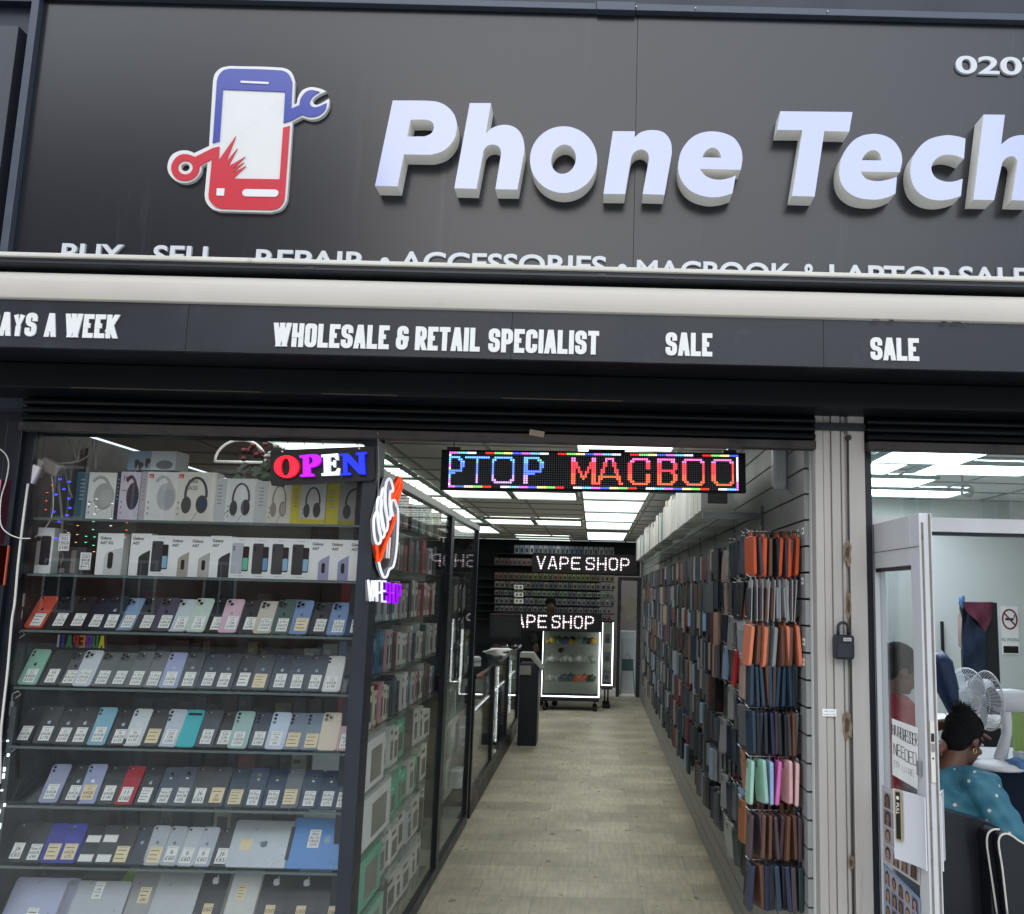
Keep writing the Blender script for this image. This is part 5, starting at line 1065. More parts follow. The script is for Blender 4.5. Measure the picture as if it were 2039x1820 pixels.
# plastic pouches and papers behind the second cabinet's glass
for k,z in enumerate((.62,.86,1.1,1.33,1.56)):
    for i in range(5):
        y=2.5+i*.2; t=link('plastic_pouch',None if False else MB().box(-.001,.001,-.07,.07,0,.17,0).mesh([glass_mat((.72,.76,.76),1.0,.15) if i%2 else M(S(120,126,126),.3,noise=.2)]),None,(XC-.05,y,z+.003),(.12+.1*((i+k)%3),0,.1*(i%2)))
        tag(t,f"{'clear' if i%2 else 'grey'} plastic pouch leaning on the {['third','fourth','fifth','sixth','seventh'][k]} shelf of the second cabinet, {ordn[i]} along",'pouch','plastic pouches in the second cabinet')
# goods on shelves behind the window display, glimpsed between the phone rows
cols=[(58,48,46),(70,40,46),(46,48,54),(84,80,76),(60,52,44),(44,46,60),(150,150,148),(190,184,170),(96,92,60),(120,60,50),(72,74,78)]
gn=['brown black','dark maroon','dark grey','taupe','dark brown','dark slate','light grey','cream','olive','rust','mid grey']
for k,(zz,yy) in enumerate(((RZ[3]+.125,.52),(RZ[4]+.12,.52),(RZ[5]+.12,.52),(RZ[6]+.12,.52),(RZ[7]+.12,.52))):
    x=-1.98; i=0
    while x<-1.0:
        sx=r_.uniform(.03,.085); sz=r_.uniform(.12,.19); ci=r_.randrange(6) if x<-1.55 else r_.randrange(11); col=cols[ci]
        o=link('stock_box',box_mesh(round(sx,2),.05,round(sz,2),col,'y',x>-1.6),None,(x+sx/2,yy+r_.uniform(0,.04),zz-.16))
        tag(o,f"{gn[ci]} stock box behind the phones, {ordn[i] if i<20 else 'last'} from the left in the {['highest','second','middle','fourth','lowest'][k]} row",'stock box','dim stock boxes behind the phone rows')
        x+=round(sx,2)+r_.uniform(.004,.03); i+=1
    st=MB().box(-2.1,-.98,.49,.6,zz-.168,zz-.162).build('stock_shelf',[M(S(50,52,56),.4)]); tag(st,f"dark narrow stock shelf, {['highest','second','middle','fourth','lowest'][k]} behind the phone rows",'shelf','dark stock shelves behind the phone rows')
# ring light, plant and fittings seen above the boxes in the window
p=atY(478,920,1.2); t=thing('ring_light','white half ring lamp seen through the window above the headphone boxes','ring light',tuple(p))
MB().tube([(.13*math.cos(PI*k/14),0,.115*math.sin(PI*k/14)) for k in range(15)],.007,0,8).tube([(-.13,0,0),(.115,0,0)],.007,0,8).build('ring',[M(S(206,208,204),.4,emit=.25)],t)
MB().box(-.015,.0,.02,.04,.12,.4).build('pole',[BLACK],t)
p=atY(520,940,1.0); t=thing('potted_flowers','red and green flowers standing behind the open sign inside the window','flowers',(p.x,1.0,p.z))
m=MB(); g=MB()
for k in range(26):
    a=r_.uniform(0,2*PI); rr=.12*math.sqrt(r_.random()); x=rr*math.cos(a); y=rr*math.sin(a)*.6; z=r_.uniform(.02,.10)-rr*.3
    m.ell((x,y,z+.06),(.015,.014,.012),0 if x<.04 else 1,None,7,5)
    for q in range(2): x2=x+r_.uniform(-.03,.03); z2=r_.uniform(-.13,.05); g.add([(x2-.02,y,z2),(x2+.0,y-.012,z2-.014),(x2+.024,y,z2+.012),(x2,y+.008,z2+.02)],[(0,1,2,3)],0)
m.build('blossom',[M(S(110,36,50),.6),M(S(200,196,194),.6)],t); g.build('foliage',[M(S(34,58,40),.6)],t); MB().lathe([(.05,-.22),(.06,-.1)],16).build('pot',[M(S(60,56,54),.6)],t)
# ---------------------------------------------------------------- counter and till
t=thing('glass_counter','dark framed glass counter with lit showcases on the left of the aisle','counter',(-.9,3.75,0))
CL_=4.3; ZT=1.06
m=MB()
for k in range(4): y=k*(CL_-.05)/3; m.box(-.04,.0,y,y+.05,.18,ZT-.031)
m.box(-.04,.0,.0,CL_,.12,.18).box(-.62,-.6,0,CL_,.0,ZT-.031)
m.build('frame',[FR2],t,bevel=.002); MB().box(-.22,-.20,.05,CL_-.05,.2,ZT-.05).build('inner_back',[M(S(214,216,212),.5,noise=.1)],t)
MB().box(-.62,.0,.02,CL_,0,.118).build('plinth',[NAVY],t)
MB().box(-.62,.012,-.01,CL_+.01,ZT-.03,ZT).build('top',[M(S(40,52,54),.08,coat=1,spec=.8)],t,bevel=.002)
MB().box(-.022,-.016,.05,CL_-.05,.181,ZT-.032).build('pane',[GLASS],t)
for z in (.45,.75): MB().box(-.58,-.045,.03,CL_-.03,z,z+.008).build('shelf',[SHELF],t)
m=MB()
for k in range(4): y=k*(CL_-.05)/4+.08; m.box(-.05,-.042,y+.0,y+.012,.22,.95) if k in(0,2) else m.box(-.06,-.052,y+.5,y+.51,.3,.9)
m.box(-.05,-.042,.1,CL_-.1,.742,.748)
m.build('led_strip',[M(S(240,246,246),.4,emit=3.5)],t)
for i in range(14):
    y=3.95+i*.29; z=(.19,.46,.76)[i%3]; col=[(176,178,180),(206,204,200),(60,62,68),(186,170,120)][i%4]
    o=link('small_box',box_mesh(.09,.13,.14,col),None,(-1.03,y,z+.001)); tag(o,f"{['light grey','white','charcoal','straw'][i%4]} box on the {['bottom','middle','top'][i%3]} level of the glass counter, {ordn[i]} along",'small box','boxes inside the glass counter')
t=thing('till_screen','dark till monitor turned to the aisle on the glass counter','monitor',(-.98,7.2,ZT))
p0=atY(975,1222,7.2);p1=atY(1036,1272,7.2)
MB().box(p0.x+.98,p1.x+.98,0,.03,p1.z-ZT,p0.z-ZT).build('bezel',[NAVY],t,bevel=.005)
MB().box(p0.x+.98+.035,p1.x+.98-.035,-.002,-.0005,p1.z-ZT+.03,p0.z-ZT-.03).build('screen',[M(S(62,64,66),.15)],t)
MB().tube([(.02,.02,.02),(.02,.02,p1.z-ZT+.03)],.02,0,10).disc((.02,.02),.1,0,.02,0,None,20).build('stand',[NAVY],t)
t=thing('paper_stack','stack of white papers and trays on the counter in front of the till','papers',(-1.02,6.6,ZT))
for k in range(4): MB().box(-.13+.02*k,.1+.01*k,-.12,.1,.008*k,.008*k+.007,0,Matrix.Rotation(.2*k-.3,4,'Z')).build('sheet',[PAPER],t)
t=thing('card_machine','small white card reader on the counter nearer the street','card reader',(-1.1,5.2,ZT),(0,0,.3))
MB().box(-.05,.05,-.09,.09,0,.04).build('body',[M(S(190,194,194),.4)],t,bevel=.008); MB().box(-.035,.035,.02,.075,.041,.043).build('screen',[M(S(60,70,70),.2)],t)
t=thing('payment_kiosk','navy kiosk stand with a sloping white edged screen beside the counter','kiosk',(-.72,7.1,0))
p0=atY(1036,1300,7.1);p1=atY(1075,1475,7.1); kx0,kx1=p0.x+.72,p1.x+.72
MB().box(kx0,kx1-.04,0,.35,0,p0.z-.12).build('body',[M(S(20,26,42),.4,noise=.1)],t,bevel=.01)
MB().prism([(kx0,0),(kx0+.14,0),(kx1-.0,-.16),(kx1-.0,-.19),(kx0+.12,-.05),(kx0,-.05)],-.02,.3,0,Matrix(((1,0,0,0),(0,0,1,0),(0,1,0,p0.z),(0,0,0,1)))).build('screen_edge',[M(S(170,170,166),.4)],t)
MB().box(kx1-.039,kx1-.03,.0,.3,.35,p0.z-.2).build('edge_strip',[M(S(150,150,148),.4)],t)
MB().box(kx0+.0,kx0+.13,-.03,-.001,p0.z-.24,p0.z-.14).build('tray',[M(S(150,148,142),.5)],t,bevel=.004)
# ---------------------------------------------------------------- lit showcases at the back
def lit_case(label,x0,x1,y,zb,zt,group):
    t=thing('lit_showcase',label,'showcase',((x0+x1)/2,y,0),group=group); a=(x1-x0)/2
    LT_=M(S(240,248,246),.4,emit=3.2)
    MB().box(-a,-a+.008,0,.02,zb,zt).box(a-.016,a,0,.02,zb,zt).box(-a+.009,a-.017,0,.02,zb,zb+.014).build('light_frame',[LT_],t)
    MB().box(-a,a,.0,.5,zt+.001,zt+.02).build('top',[NAVY],t); MB().box(-a,a,.48,.5,zb,zt).build('back',[M(S(190,198,186),.5)],t)
    MB().box(-a,a,.021,.5,zb-.06,zb-.001).build('base',[NAVY],t)
    for x in (-a+.06,a-.06):
        for yy in (.06,.44): MB().lathe([(.03,-.03),(.035,0),(.03,.03)],12,0,Matrix.Translation((x,yy,.032))@Matrix.Rotation(PI/2,4,'Y')).tube([(x,yy,.04),(x,yy,zb-.06)],.012,0,6).build('castor',[BLACK],t)
    n=3
    for k in range(n): z=zb+.12+(zt-zb-.15)*(k+.35)/n; MB().box(-a+.021,a-.036,.025,.47,z-.008,z).build('shelf',[SHELF],t)
    return t
yb=10.2
q0=atY(1077,1398,yb);q1=atY(1196,1256,yb)
xa,xb=q0.x,q1.x; zb=max(.14,atY(1135,1388,yb).z); zt=q1.z
lit_case('brightly edged glass showcase on castors at the end of the aisle',xa,xb,yb,zb,zt,'lit glass showcases at the back')
gc=[[(196,150,60),(70,110,120),(180,170,80),(60,70,110),(120,140,140)],[(140,150,144),(170,176,170)],[(150,156,150),(70,80,90),(176,96,70),(60,70,60)]]
gcn={(196,150,60):'amber',(70,110,120):'teal',(180,170,80):'mustard',(60,70,110):'indigo',(120,140,140):'pale teal',(140,150,144):'grey green',(170,176,170):'pale grey',(150,156,150):'stone',(70,80,90):'slate',(176,96,70):'rust',(60,70,60):'dark green'}
for k,zf_ in enumerate((2,1,0)):
    z=zb+.12+(zt-zb-.15)*(zf_+.35)/3
    for j in range(2):
        for i in range(11):
            col=gc[k][(i*7+j*3)%len(gc[k])] if k!=2 else gc[k][min(3,i//3)]; sz=.032+.012*((i*5+j)%3)
            kk=('ball',col,(i*5+j)%3)
            if kk not in PM: PM[kk]=MB().ell((0,0,sz*.9),(sz*1.05,sz,sz*.9),0,None,10,7,lambda d:1+.1*math.sin(7*d.x+3*d.z)).lathe([(.012,sz*1.6),(.016,sz*2.0)],8).mesh([M(S(*col),.35,noise=.25,scale=30)])
            o=link('glass_jar',PM[kk],None,(xa+.07+i*(xb-xa-.15)/10.4+.02*j,yb+.10+.15*j,z+.001))
            tag(o,f"{gcn[col]} jar, {ordn[i]} from left, {['front','rear'][j]} row, {['top','middle','bottom'][k]} showcase shelf",'jar','rounded jars in the lit showcase')
q0=atY(1197,1365,10.6);q1=atY(1222,1240,10.6)
lit_case('narrow black showcase with a bright right edge beside the large one',q0.x,q1.x,10.6,max(.12,q0.z),q1.z,'lit glass showcases at the back')
for k in range(3):
    o=link('black_box',box_mesh(.1,.1,.14,(50,52,58),'y'),None,((q0.x+q1.x)/2,10.75,max(.12,q0.z)+.06+k*.28)); tag(o,f"{['lowest','middle','topmost'][k]} small black box in the narrow back showcase",'small box','boxes in the narrow showcase')
# back wall shelves of small vape boxes
for k,(y0,y1) in enumerate(((1085,1104),(1112,1127),(1141,1155),(1158,1172),(1176,1187),(1190,1204),(1207,1219),(1222,1236))):
    Y=YB-.25; z0=atY(1100,y1,Y).z; z1_=atY(1100,y0,Y).z; xs_=atY(985,y1,Y).x if k else atY(1024,y1,Y).x; xe=atY(1222,y1,Y).x
    st=MB().box(xs_-.3,xe,Y-.05,YB-.001,z0-.016,z0).build('wall_shelf',[NAVY]); tag(st,f"dark wall shelf of small vape boxes, {ordn[k]} from the top of the back wall",'shelf','wall shelves on the back wall')
    x=xs_; i=0; h=z1_-z0
    base=[[(120,126,132),(150,154,158),(96,110,130)],[(110,96,92),(84,74,76)],[(96,92,70),(120,92,84),(90,110,80),(110,116,70)],[(110,110,118),(90,96,104),(128,124,110)],[(104,104,110),(120,140,120)],[(130,130,134),(104,106,112)],[(104,106,112),(130,130,132)],[(96,98,104),(110,106,112),(140,60,96)]][k]
    nm=['pale','brownish','multi toned','greyish','grey green','light grey','mid grey','dusky'][k]
    while x<xe-.05 and i<26:
        wd=r_.choice((.055,.07,.08)); col=r_.choice(base)
        o=link('vape_box',box_mesh(wd,.05,round(h*.9,3),col,'y'),None,(x+wd/2,Y,z0)); tag(o,f"{nm} vape box, number {i+1} from left on the {ordn[k]} highest wall shelf",'vape box','small vape boxes on the back wall'); x+=wd+.012; i+=1
# marquee signs: dotted light letters
def marquee(label,s,x0,x1,y0,y1,Y,board):
    a=atY(x0,y1,Y); b_=atY(x1,y1+(x1-x0)*.02,Y); h=(y1-y0)*(Y+3.4)/F
    t=thing('marquee_sign',label,'marquee sign',((a.x+b_.x)/2,Y,a.z),group='vape shop marquee signs'); W=b_.x-a.x
    MB().box(-W/2-.06,W/2+.08,.001,.03,-h*.35,h*1.35).build('board',[BLACK],t)
    n=len(s.replace(' ','')); step=W/(n+.25); x=-W/2
    for i,ch0 in enumerate(s):
        if ch0==' ': x+=step*.25; continue
        m=MB(); wd=step*.66
        for st in ([[(1,.80),(1,1,1),(0,1,1),(0,.52,1),(1,.5,1),(1,0,1),(0,0,1),(0,.20)]] if ch0=='S' else GL[ch0]):
            P=rounded(st,wd*.45,wd,h,4); acc=0
            L=sum((b2-a2).length for a2,b2 in zip(P,P[1:])); nd=max(2,round(L/(h*.205))); pos=[j*L/nd for j in range(nd+1)]
            if (P[0]-P[-1]).length<1e-5: pos=pos[:-1]
            for q in pos:
                r0=q
                for a2,b2 in zip(P,P[1:]):
                    l=(b2-a2).length
                    if r0<=l+1e-6:
                        pt=a2+(b2-a2)*(r0/max(l,1e-9)); s2=h*.068; an=math.atan2(b2.y-a2.y,b2.x-a2.x)
                        m.rrect(-s2,s2,-s2,s2,s2*.4,0,.012,0,Matrix.Translation((x+wd*.1+pt.x,-.0,pt.y))@Matrix.Rotation(PI/2,4,'X')@Matrix.Rotation(an,4,'Z'),2); break
                    r0-=l
        m.build('letter',[M(S(250,236,244),.4,emit=.95)],t); x+=step
    return t
marquee('upper dotted light sign reading vape shop on the back wall','VAPE SHOP',1068,1258,1109,1131,9.6,None)
marquee('lower dotted light sign reading vape shop half hidden by the till screen','VAPE SHOP',1004,1187,1225,1247,9.9,None)
for x,y,l in ((1033,1169,'small white price card highest on the left of the vape shelves'),(1033,1184,'small white price card with round marks on the left of the vape shelves'),(1033,1197,'small white price card lowest on the left of the vape shelves')):
    p=atY(x,y,9.0); t=link('price_card',MB().box(-.06,.06,0,.004,-.028,.028,0).box(-.045,-.008,-.001,0,-.018,.018,1).box(.008,.045,-.001,0,-.018,.018,1).mesh([PAPER,M(S(120,120,120),.5)]),None,tuple(p)); tag(t,l,'price card','price cards by the vape shelves')
# back doorway with leaning boards
q0=atY(1226,1368,YB-.02); q1=atY(1276,1160,YB-.02)
t=thing('back_doorway','narrow dark framed doorway in the back wall right of the showcases','doorway',((q0.x+q1.x)/2,YB,0))
a=(q1.x-q0.x)/2
MB().box(-a,-a+.06,-.06,.12,0,2.0).box(a-.06,a,-.06,.12,0,2.0).box(-a+.061,a-.061,-.06,.12,1.94,2.0).build('frame',[M(S(64,68,74),.45)],t,bevel=.004)
p=atY(1252,1211,YB+.1); t=thing('tilted_board','pale six sided board leaning at an angle in the back doorway','board',tuple(p))
v,f=shape([[(q.x-p.x,q.z-p.z) for q in (atY(943+u*.2242,1019.5+v_*.2242,YB+.1) for u,v_ in ((1296,850),(1400,738),(1448,800),(1450,920),(1385,972),(1370,965)))]],.02); MB().add(v,f,0,planeY(.0)).build('panel',[M(S(206,198,180),.5)],t)
p=atY(1255,1318,YB+.5); t=thing('white_cupboard','low white cupboard standing beyond the back doorway','cupboard',(p.x,YB+.5,0)); MB().box(-.18,.3,0,.3,0,atY(1255,1257,YB+.5).z).build('carcass',[M(S(160,160,156),.5)],t,bevel=.005); MB().box(-.14,.26,-.012,-.001,.08,atY(1255,1262,YB+.5).z-.08).build('door',[M(S(150,150,148),.5)],t)
p=atY(1250,1300,YB+.3); t=thing('folded_chair','dim green folded chair leaning inside the back doorway','chair',(p.x,YB+.28,0)); MB().tube([(-.12,0,0),(-.1,.04,.5),(0,.06,.72),(.1,.04,.5),(.14,0,0)],.015,0,8).build('frame',[M(S(110,130,120),.5)],t); MB().box(-.09,.1,.02,.05,.4,.6).build('backrest',[M(S(60,84,76),.5)],t)
# ---------------------------------------------------------------- slat wall goods: hanging cases
hooks_z=[1.945,1.775,1.615,1.455,1.285,1.105,.915,.735]
rown=['top','second','third','fourth','fifth','sixth','seventh','bottom']
CM={}
def case_mesh(kind,col):
    k=(kind,col)
    if k in CM: return CM[k]
    q=Matrix.Rotation(.2,4,'Z')@planeXm(0); mb=MB(); c=S(*col)
    if kind=='case': mb.rrect(-.039,.039,-.158,0,.011,-.0065,.0065,0,q,bev=.0025); mb.rrect(-.026,-.004,-.034,-.010,.006,.0067,.008,1,q)
    elif kind=='wallet': mb.rrect(-.042,.042,-.158,0,.006,-.009,.009,0,q,bev=.003); mb.rrect(-.042,-.03,-.12,-.04,.003,.0092,.0105,1,q)
    elif kind=='bag': mb.rrect(-.05,.05,-.165,-.012,.014,-.0065,.0065,0,q,bev=.002); mb.rrect(-.018,.018,-.02,.002,.004,-.002,.002,0,q)
    elif kind=='blister': mb.rrect(-.042,.042,-.160,0,.004,-.0012,.0012,1,q); mb.rrect(-.034,.034,-.152,-.03,.008,.0014,.011,0,q,bev=.003)
    mb.rrect(-.010,.010,-.004,.016,.003,-.0012,.0012,1,q)
    dk=tuple(x*.45 for x in c)
    CM[k]=mb.mesh([M(c,.42,noise=.08,scale=20,coat=.15),M(dk if kind!='blister' else S(176,176,176),.45)]); return CM[k]
cc={'orange':(198,84,44),'black':(30,32,36),'grey':(96,98,100),'dark grey':(60,62,66),'navy':(34,42,66),'dark green':(40,58,58),'clear grey':(140,146,148),'brown':(98,66,52),'tan':(150,96,64),'red':(196,34,40),'dark red':(120,30,44),'yellow':(214,206,70),'beige':(176,150,136),'mint':(160,200,182),'sky blue':(150,178,214),'pink':(214,110,178),'pale pink':(226,184,182),'petrol':(38,58,76),'blue':(58,96,150),'plum':(70,54,62),'light grey':(156,160,160),'coral':(220,128,96),'slate':(74,84,92)}
plan=[ # per row: clusters from the entrance inwards (colours, kind)
[(['orange','orange','brown','orange','orange','orange'],'bag'),(['navy','black','orange','black'],'case'),(['navy','dark green','black','dark green','navy'],'case'),(['dark green']*5,'case'),(['clear grey','light grey','clear grey'],'blister'),(['light grey','clear grey','beige'],'blister'),(['beige','clear grey','grey'],'blister')],
[(['black','plum','brown','clear grey','plum','black'],'blister'),(['black','slate','slate','black','grey'],'case'),(['orange','tan','orange','orange'],'case'),(['light grey','brown','navy','navy'],'case'),(['navy','navy','tan'],'wallet'),(['grey','dark red','beige'],'case'),(['beige','tan','light grey'],'case')],
[(['coral','coral','clear grey','coral','coral'],'bag'),(['clear grey','grey','brown','grey','clear grey'],'blister'),(['brown','tan','navy','clear grey'],'blister'),(['clear grey','sky blue','clear grey','grey'],'blister'),(['grey','clear grey','dark grey','grey'],'blister'),(['light grey','dark grey','navy'],'case'),(['navy','slate','sky blue'],'case')],
[(['petrol','petrol','petrol','petrol','petrol','petrol'],'case'),(['beige','light grey','clear grey','grey','pale pink'],'case'),(['yellow','beige','beige','beige'],'case'),(['red','brown','yellow'],'case'),(['red','grey','dark grey','slate'],'case'),(['slate','sky blue','light grey'],'case'),(['sky blue','navy','grey'],'case')],
[(['petrol','navy','navy','black','plum','grey'],'case'),(['grey','dark grey','grey','slate','dark grey'],'wallet'),(['beige','grey','beige','navy'],'wallet'),(['navy','petrol','dark grey'],'case'),(['navy','petrol','petrol'],'case'),(['light grey','black','light grey'],'case'),(['black','light grey','slate'],'case')],
[(['mint','mint','sky blue','pink','pale pink','pale pink'],'case'),(['tan','tan','red','red','red'],'case'),(['brown','black','plum','brown'],'case'),(['navy','navy','navy','black'],'wallet'),(['navy','dark red','dark red'],'case'),(['navy','petrol','blue'],'case'),(['light grey','beige','dark red'],'case')],
[(['plum','brown','plum','brown','plum'],'case'),(['tan','brown','brown','tan','brown'],'case'),(['plum','black','plum','brown'],'case'),(['sky blue','blue','blue','navy'],'case'),(['slate','dark grey','dark green'],'case'),(['navy','black','slate'],'case'),(['light grey','dark red','light grey'],'case')],
[(['navy','navy','petrol','navy','dark green'],'wallet'),(['brown','tan','black'],'wallet'),(['black','slate','black'],'wallet'),(['dark grey','grey','grey','tan'],'case'),(['dark green','petrol','black'],'case'),(['light grey','beige','black'],'case'),(['light grey','grey','dark red'],'case')]]
HK=M(S(170,172,174),.25,metal=1)
nth=['first','second','third','fourth','fifth','sixth','seventh']
hookm={}
def hook_mesh(L):
    L=round(L,2)
    if L not in hookm: hookm[L]=MB().tube([(0,0,0),(-L,0,0),(-L-.012,0,.014)],.0028,0,7).tube([(0,0,-.018),(-.01,0,-.018),(-.02,0,0)],.0022,0,6).box(-.004,0,-.02,.02,-.02,.012).mesh([HK])
    return hookm[L]
for ri,row in enumerate(plan):
    for hi,(colz,kind) in enumerate(row):
        y=.16+hi*.165+(r_.uniform(-.05,.05) if hi else r_.uniform(-.012,.012)); z=hooks_z[ri]-(.0 if ri<6 else .012*hi)+r_.uniform(-.014,.01)
        if hi<2: colz=colz if (ri,hi)==(5,0) else [q for c in colz for q in (c,r_.choice(['black','brown','plum','black',c]))][:len(colz)*2-1-hi]
        L=.20 if len(colz)>4 else .15
        o=link('display_hook',hook_mesh(L),None,(XW,y,z+.012)); tag(o,f"chrome display hook in the {rown[ri]} row of the slat wall, {nth[hi]} from the entrance",'hook','chrome hooks on the slat wall')
        for ci,c in enumerate(colz):
            d=L-.008-ci*(L-.03)/max(len(colz)-1,1)
            o=link('phone_case',case_mesh(kind,cc[c]),None,(XW-d,y+r_.uniform(-.006,.006),z+r_.uniform(-.004,.004)),(r_.uniform(-.05,.05),r_.uniform(-.09,.09),r_.uniform(-.22,.14)))
            n=colz.count(c)
            tag(o,f"{c} phone {'holster' if kind=='bag' else 'case'}, {rown[ri]} row of the slat wall, {nth[hi]} hook from the entrance",'phone case','phone cases hanging on the slat wall')
# deeper in the shop: the rest of the hanging stock as one mass
m=MB(); mats=[M(S(*cc[c]),.45,noise=.08,scale=20) for c in cc]; ck=list(cc)
for ri,z in enumerate(hooks_z):
    y=.16+7*.165
    while y<8.3:
        n=5+r_.randrange(3); c0=r_.choice(['dark grey','slate','navy','grey','clear grey','light grey','petrol','dark green','black','slate','petrol','grey','clear grey','navy','slate','dark green','dark grey','petrol','grey','beige','brown','dark red','sky blue'])
        zz=z+r_.uniform(-.012,.01)
        if r_.random()>(.04 if ri<5 else .10 if ri<6 else .42 if y<3.2 else .2):
            for k in range(n):
                c=c0 if r_.random()<.85 else r_.choice(['light grey','clear grey','navy','tan','beige','black','dark grey'])
                d=.165-k*.135/max(n-1,1); w2=.036; h2=r_.choice((.11,.14,.15,.16,.172)); a=r_.uniform(-.012,.012)
                m.box(-.0065,.0065,-w2,w2,zz-h2,zz,ck.index(c),Matrix.Translation((XW-d,y+a,0))@Matrix.Rotation(.12+a*8,4,'Z'))
            m.box(XW-.16,XW,y-.003,y+.003,zz+.004,zz+.010,ck.index('light grey'))
        y+=r_.uniform(.07,.115)
tag(m.build('hanging_stock',mats),'mass of phone cases hanging along the far part of the slat wall','hanging stock','phone cases hanging on the slat wall','stuff')
for i,(y,z) in enumerate(((1.9,1.985),(1.1,1.8),(.9,1.3))): pass
# glass shelf with upright boxes high on the slat wall
t=thing('wall_glass_shelf','long clear bracket shelf high on the slat wall carrying white boxes','shelf',(XW,.9,2.115))
MB().box(-.30,-.002,0,7.2,-.012,0).build('plate',[CGLASS],t)
for k in range(9):
    y=k*.85+.02; MB().box(-.29,-.002,y,y+.008,-.045,-.0125).box(-.012,-.002,y-.01,y+.018,-.09,.02).build('bracket',[ACR if k else M(S(130,132,134),.2,metal=.5)],t)
y=.98; i=0
while y<7.9:
    sy=r_.uniform(.05,.17); sz=r_.uniform(.17,.27) if i else .22; sx=r_.uniform(.07,.13) if i else .16
    col=(214,212,208) if i==0 else r_.choice([(206,204,200),(206,204,200),(198,196,192),(186,188,186),(176,178,182),(206,190,170),(70,110,130),(110,90,84)] if y>3 else [(206,204,200),(198,196,192)])
    o=link('tall_box',box_mesh(round(sx,2),round(sy,2),round(sz,2),col,'y'),None,(XW-.29+round(sx,2)/2,y+sy/2,2.116)); tag(o,f"{pn.get(col,'white')} upright box, number {i+1} from the entrance on the high shelf",'upright box','upright boxes on the high shelf'); y+=round(sy,2)+r_.uniform(.005,.04); i+=1
for i,(x,y,l) in enumerate(((1599,1057,'small white price ticket above the orange holsters on the slat wall'),(1597,1157,'small white price ticket beside the second row of cases'),(1600,1278,'small white price ticket beside the third row of cases'),(1599,1318,'small white price ticket beside the blue black cases in the fourth row'))):
    p=atX(x,y,XW-.002); o=link('price_ticket',MB().box(-.002,-.0005,-.016,.016,-.013,.013,0).box(-.0026,-.002,-.01,.008,-.004,.004,1).mesh([PAPER,INK]),None,(XW,max(p.y,.085),p.z)); tag(o,l,'price ticket','price tickets on the slat wall')
p=atX(1552,928,XW-.03); t=thing('wall_sensor','white rounded alarm sensor high on the slat wall above the entrance','sensor',(XW,p.y,p.z))
MB().rrect(-.03,.03,-.10,.08,.028,0,.06,0,planeXm(0),bev=.01).build('case',[M(S(190,194,196),.4)],t)
# ---------------------------------------------------------------- salon entrance
z7=lambda a,b_:(1631.2+a*.3139,1248.9+b_*.3139)
z6=lambda a,b_:(1631.2+a*.238,841.1+b_*.238)
UP=M(S(206,206,208),.35,noise=.04,coat=.2,dirt=S(150,146,140),dirt_t=.68,dirt_s=5); GASK=M(S(120,114,106),.7,noise=.3,scale=20,dirt=S(70,64,58),dirt_t=.58,dirt_s=14)
fr2=thing('salon_door_frame','pale grey door frame and transom of the salon entrance','door frame',(2.2,.06,0))
zt0,zt1=zf(1062,.05,1950),zf(1034,.05,1950)
xj=xp1+.006
def fl(mb,name,mats,bevel=0): 
    o=mb.build(name,mats,fr2,bevel); o.matrix_parent_inverse=Matrix.Translation(fr2.location).inverted(); return o
fl(MB().box(xj,xj+.03,.0,.1,0,2.4),'dark_jamb',[M(S(24,28,36),.4)],.002)
fl(MB().box(xj+.031,xj+.05,.03,.1,0,zt0),'jamb_strip',[UP])
fl(MB().box(xj+.031,3.6,.02,.1,zt0,zt1),'transom_bar',[UP],.003)
fl(MB().box(xj+.031,3.6,.05,.056,zt1,2.4),'transom_pane',[glass_mat((.93,.96,.95),1.0)])
fl(MB().box(xj+.031,3.6,.03,.06,zt0-.012,zt0-.0005),'gasket',[BLACK])
# open door, swung out to the street: its face looks along -X
XD=1.04
def dY(x): return atX(x,1400,XD).y
y_free=dY(1840)-.0; y_hinge=.03
Zt=atX(1831,1021,XD).z
dr=thing('salon_door','white framed glass salon door standing open towards the street','door',(XD,y_hinge,0))
Ld=y_hinge-y_free
def dl(mb,name,mats,par=dr,bevel=0,label=None):
    o=mb.build(name,mats,par,bevel); o.matrix_parent_inverse=Matrix.Translation(dr.location).inverted() if par is dr else Matrix.Identity(4)
    if label: o['label']=label
    return o
st_=.085
dl(MB().box(XD,XD+.042,y_free,y_free+st_,0,Zt).box(XD,XD+.042,y_hinge-.05,y_hinge,0,Zt).box(XD,XD+.042,y_free+st_+.0005,y_hinge-.0505,Zt-.165,Zt).box(XD,XD+.042,y_free+st_+.0005,y_hinge-.0505,0,.2),'frame',[UP],bevel=.003)
dl(MB().box(XD-.0015,XD-.0003,y_free+.004,y_hinge-.02,Zt-.108,Zt-.105).box(XD-.001,XD-.0003,y_hinge-.052,y_hinge-.045,0,Zt),'seam',[M(S(110,110,112),.5)])
dl(MB().box(XD+.004,XD+.02,y_free+st_+.0006,y_hinge-.0506,Zt-.178,Zt-.1655),'gasket',[BLACK])
dl(MB().box(XD+.018,XD+.024,y_free+st_+.001,y_hinge-.051,.2,Zt-.17),'pane',[glass_mat((.86,.88,.88),.3)])
dl(MB().box(XD+.007,XD+.013,y_free-.0035,y_free-.0003,0,Zt-.03).box(XD+.030,XD+.036,y_free-.0035,y_free-.0003,0,Zt-.002),'edge_seal',[GASK])
zk0,zk1=atY(1850,1557,y_free).z,atY(1850,1436,y_free).z
lk=dl(MB().box(XD+.0145,XD+.028,y_free-.006,y_free-.0003,zk0,zk1),'lock_plate',[M(S(226,222,214),.35,metal=.2)])
zm=(zk0+zk1)/2
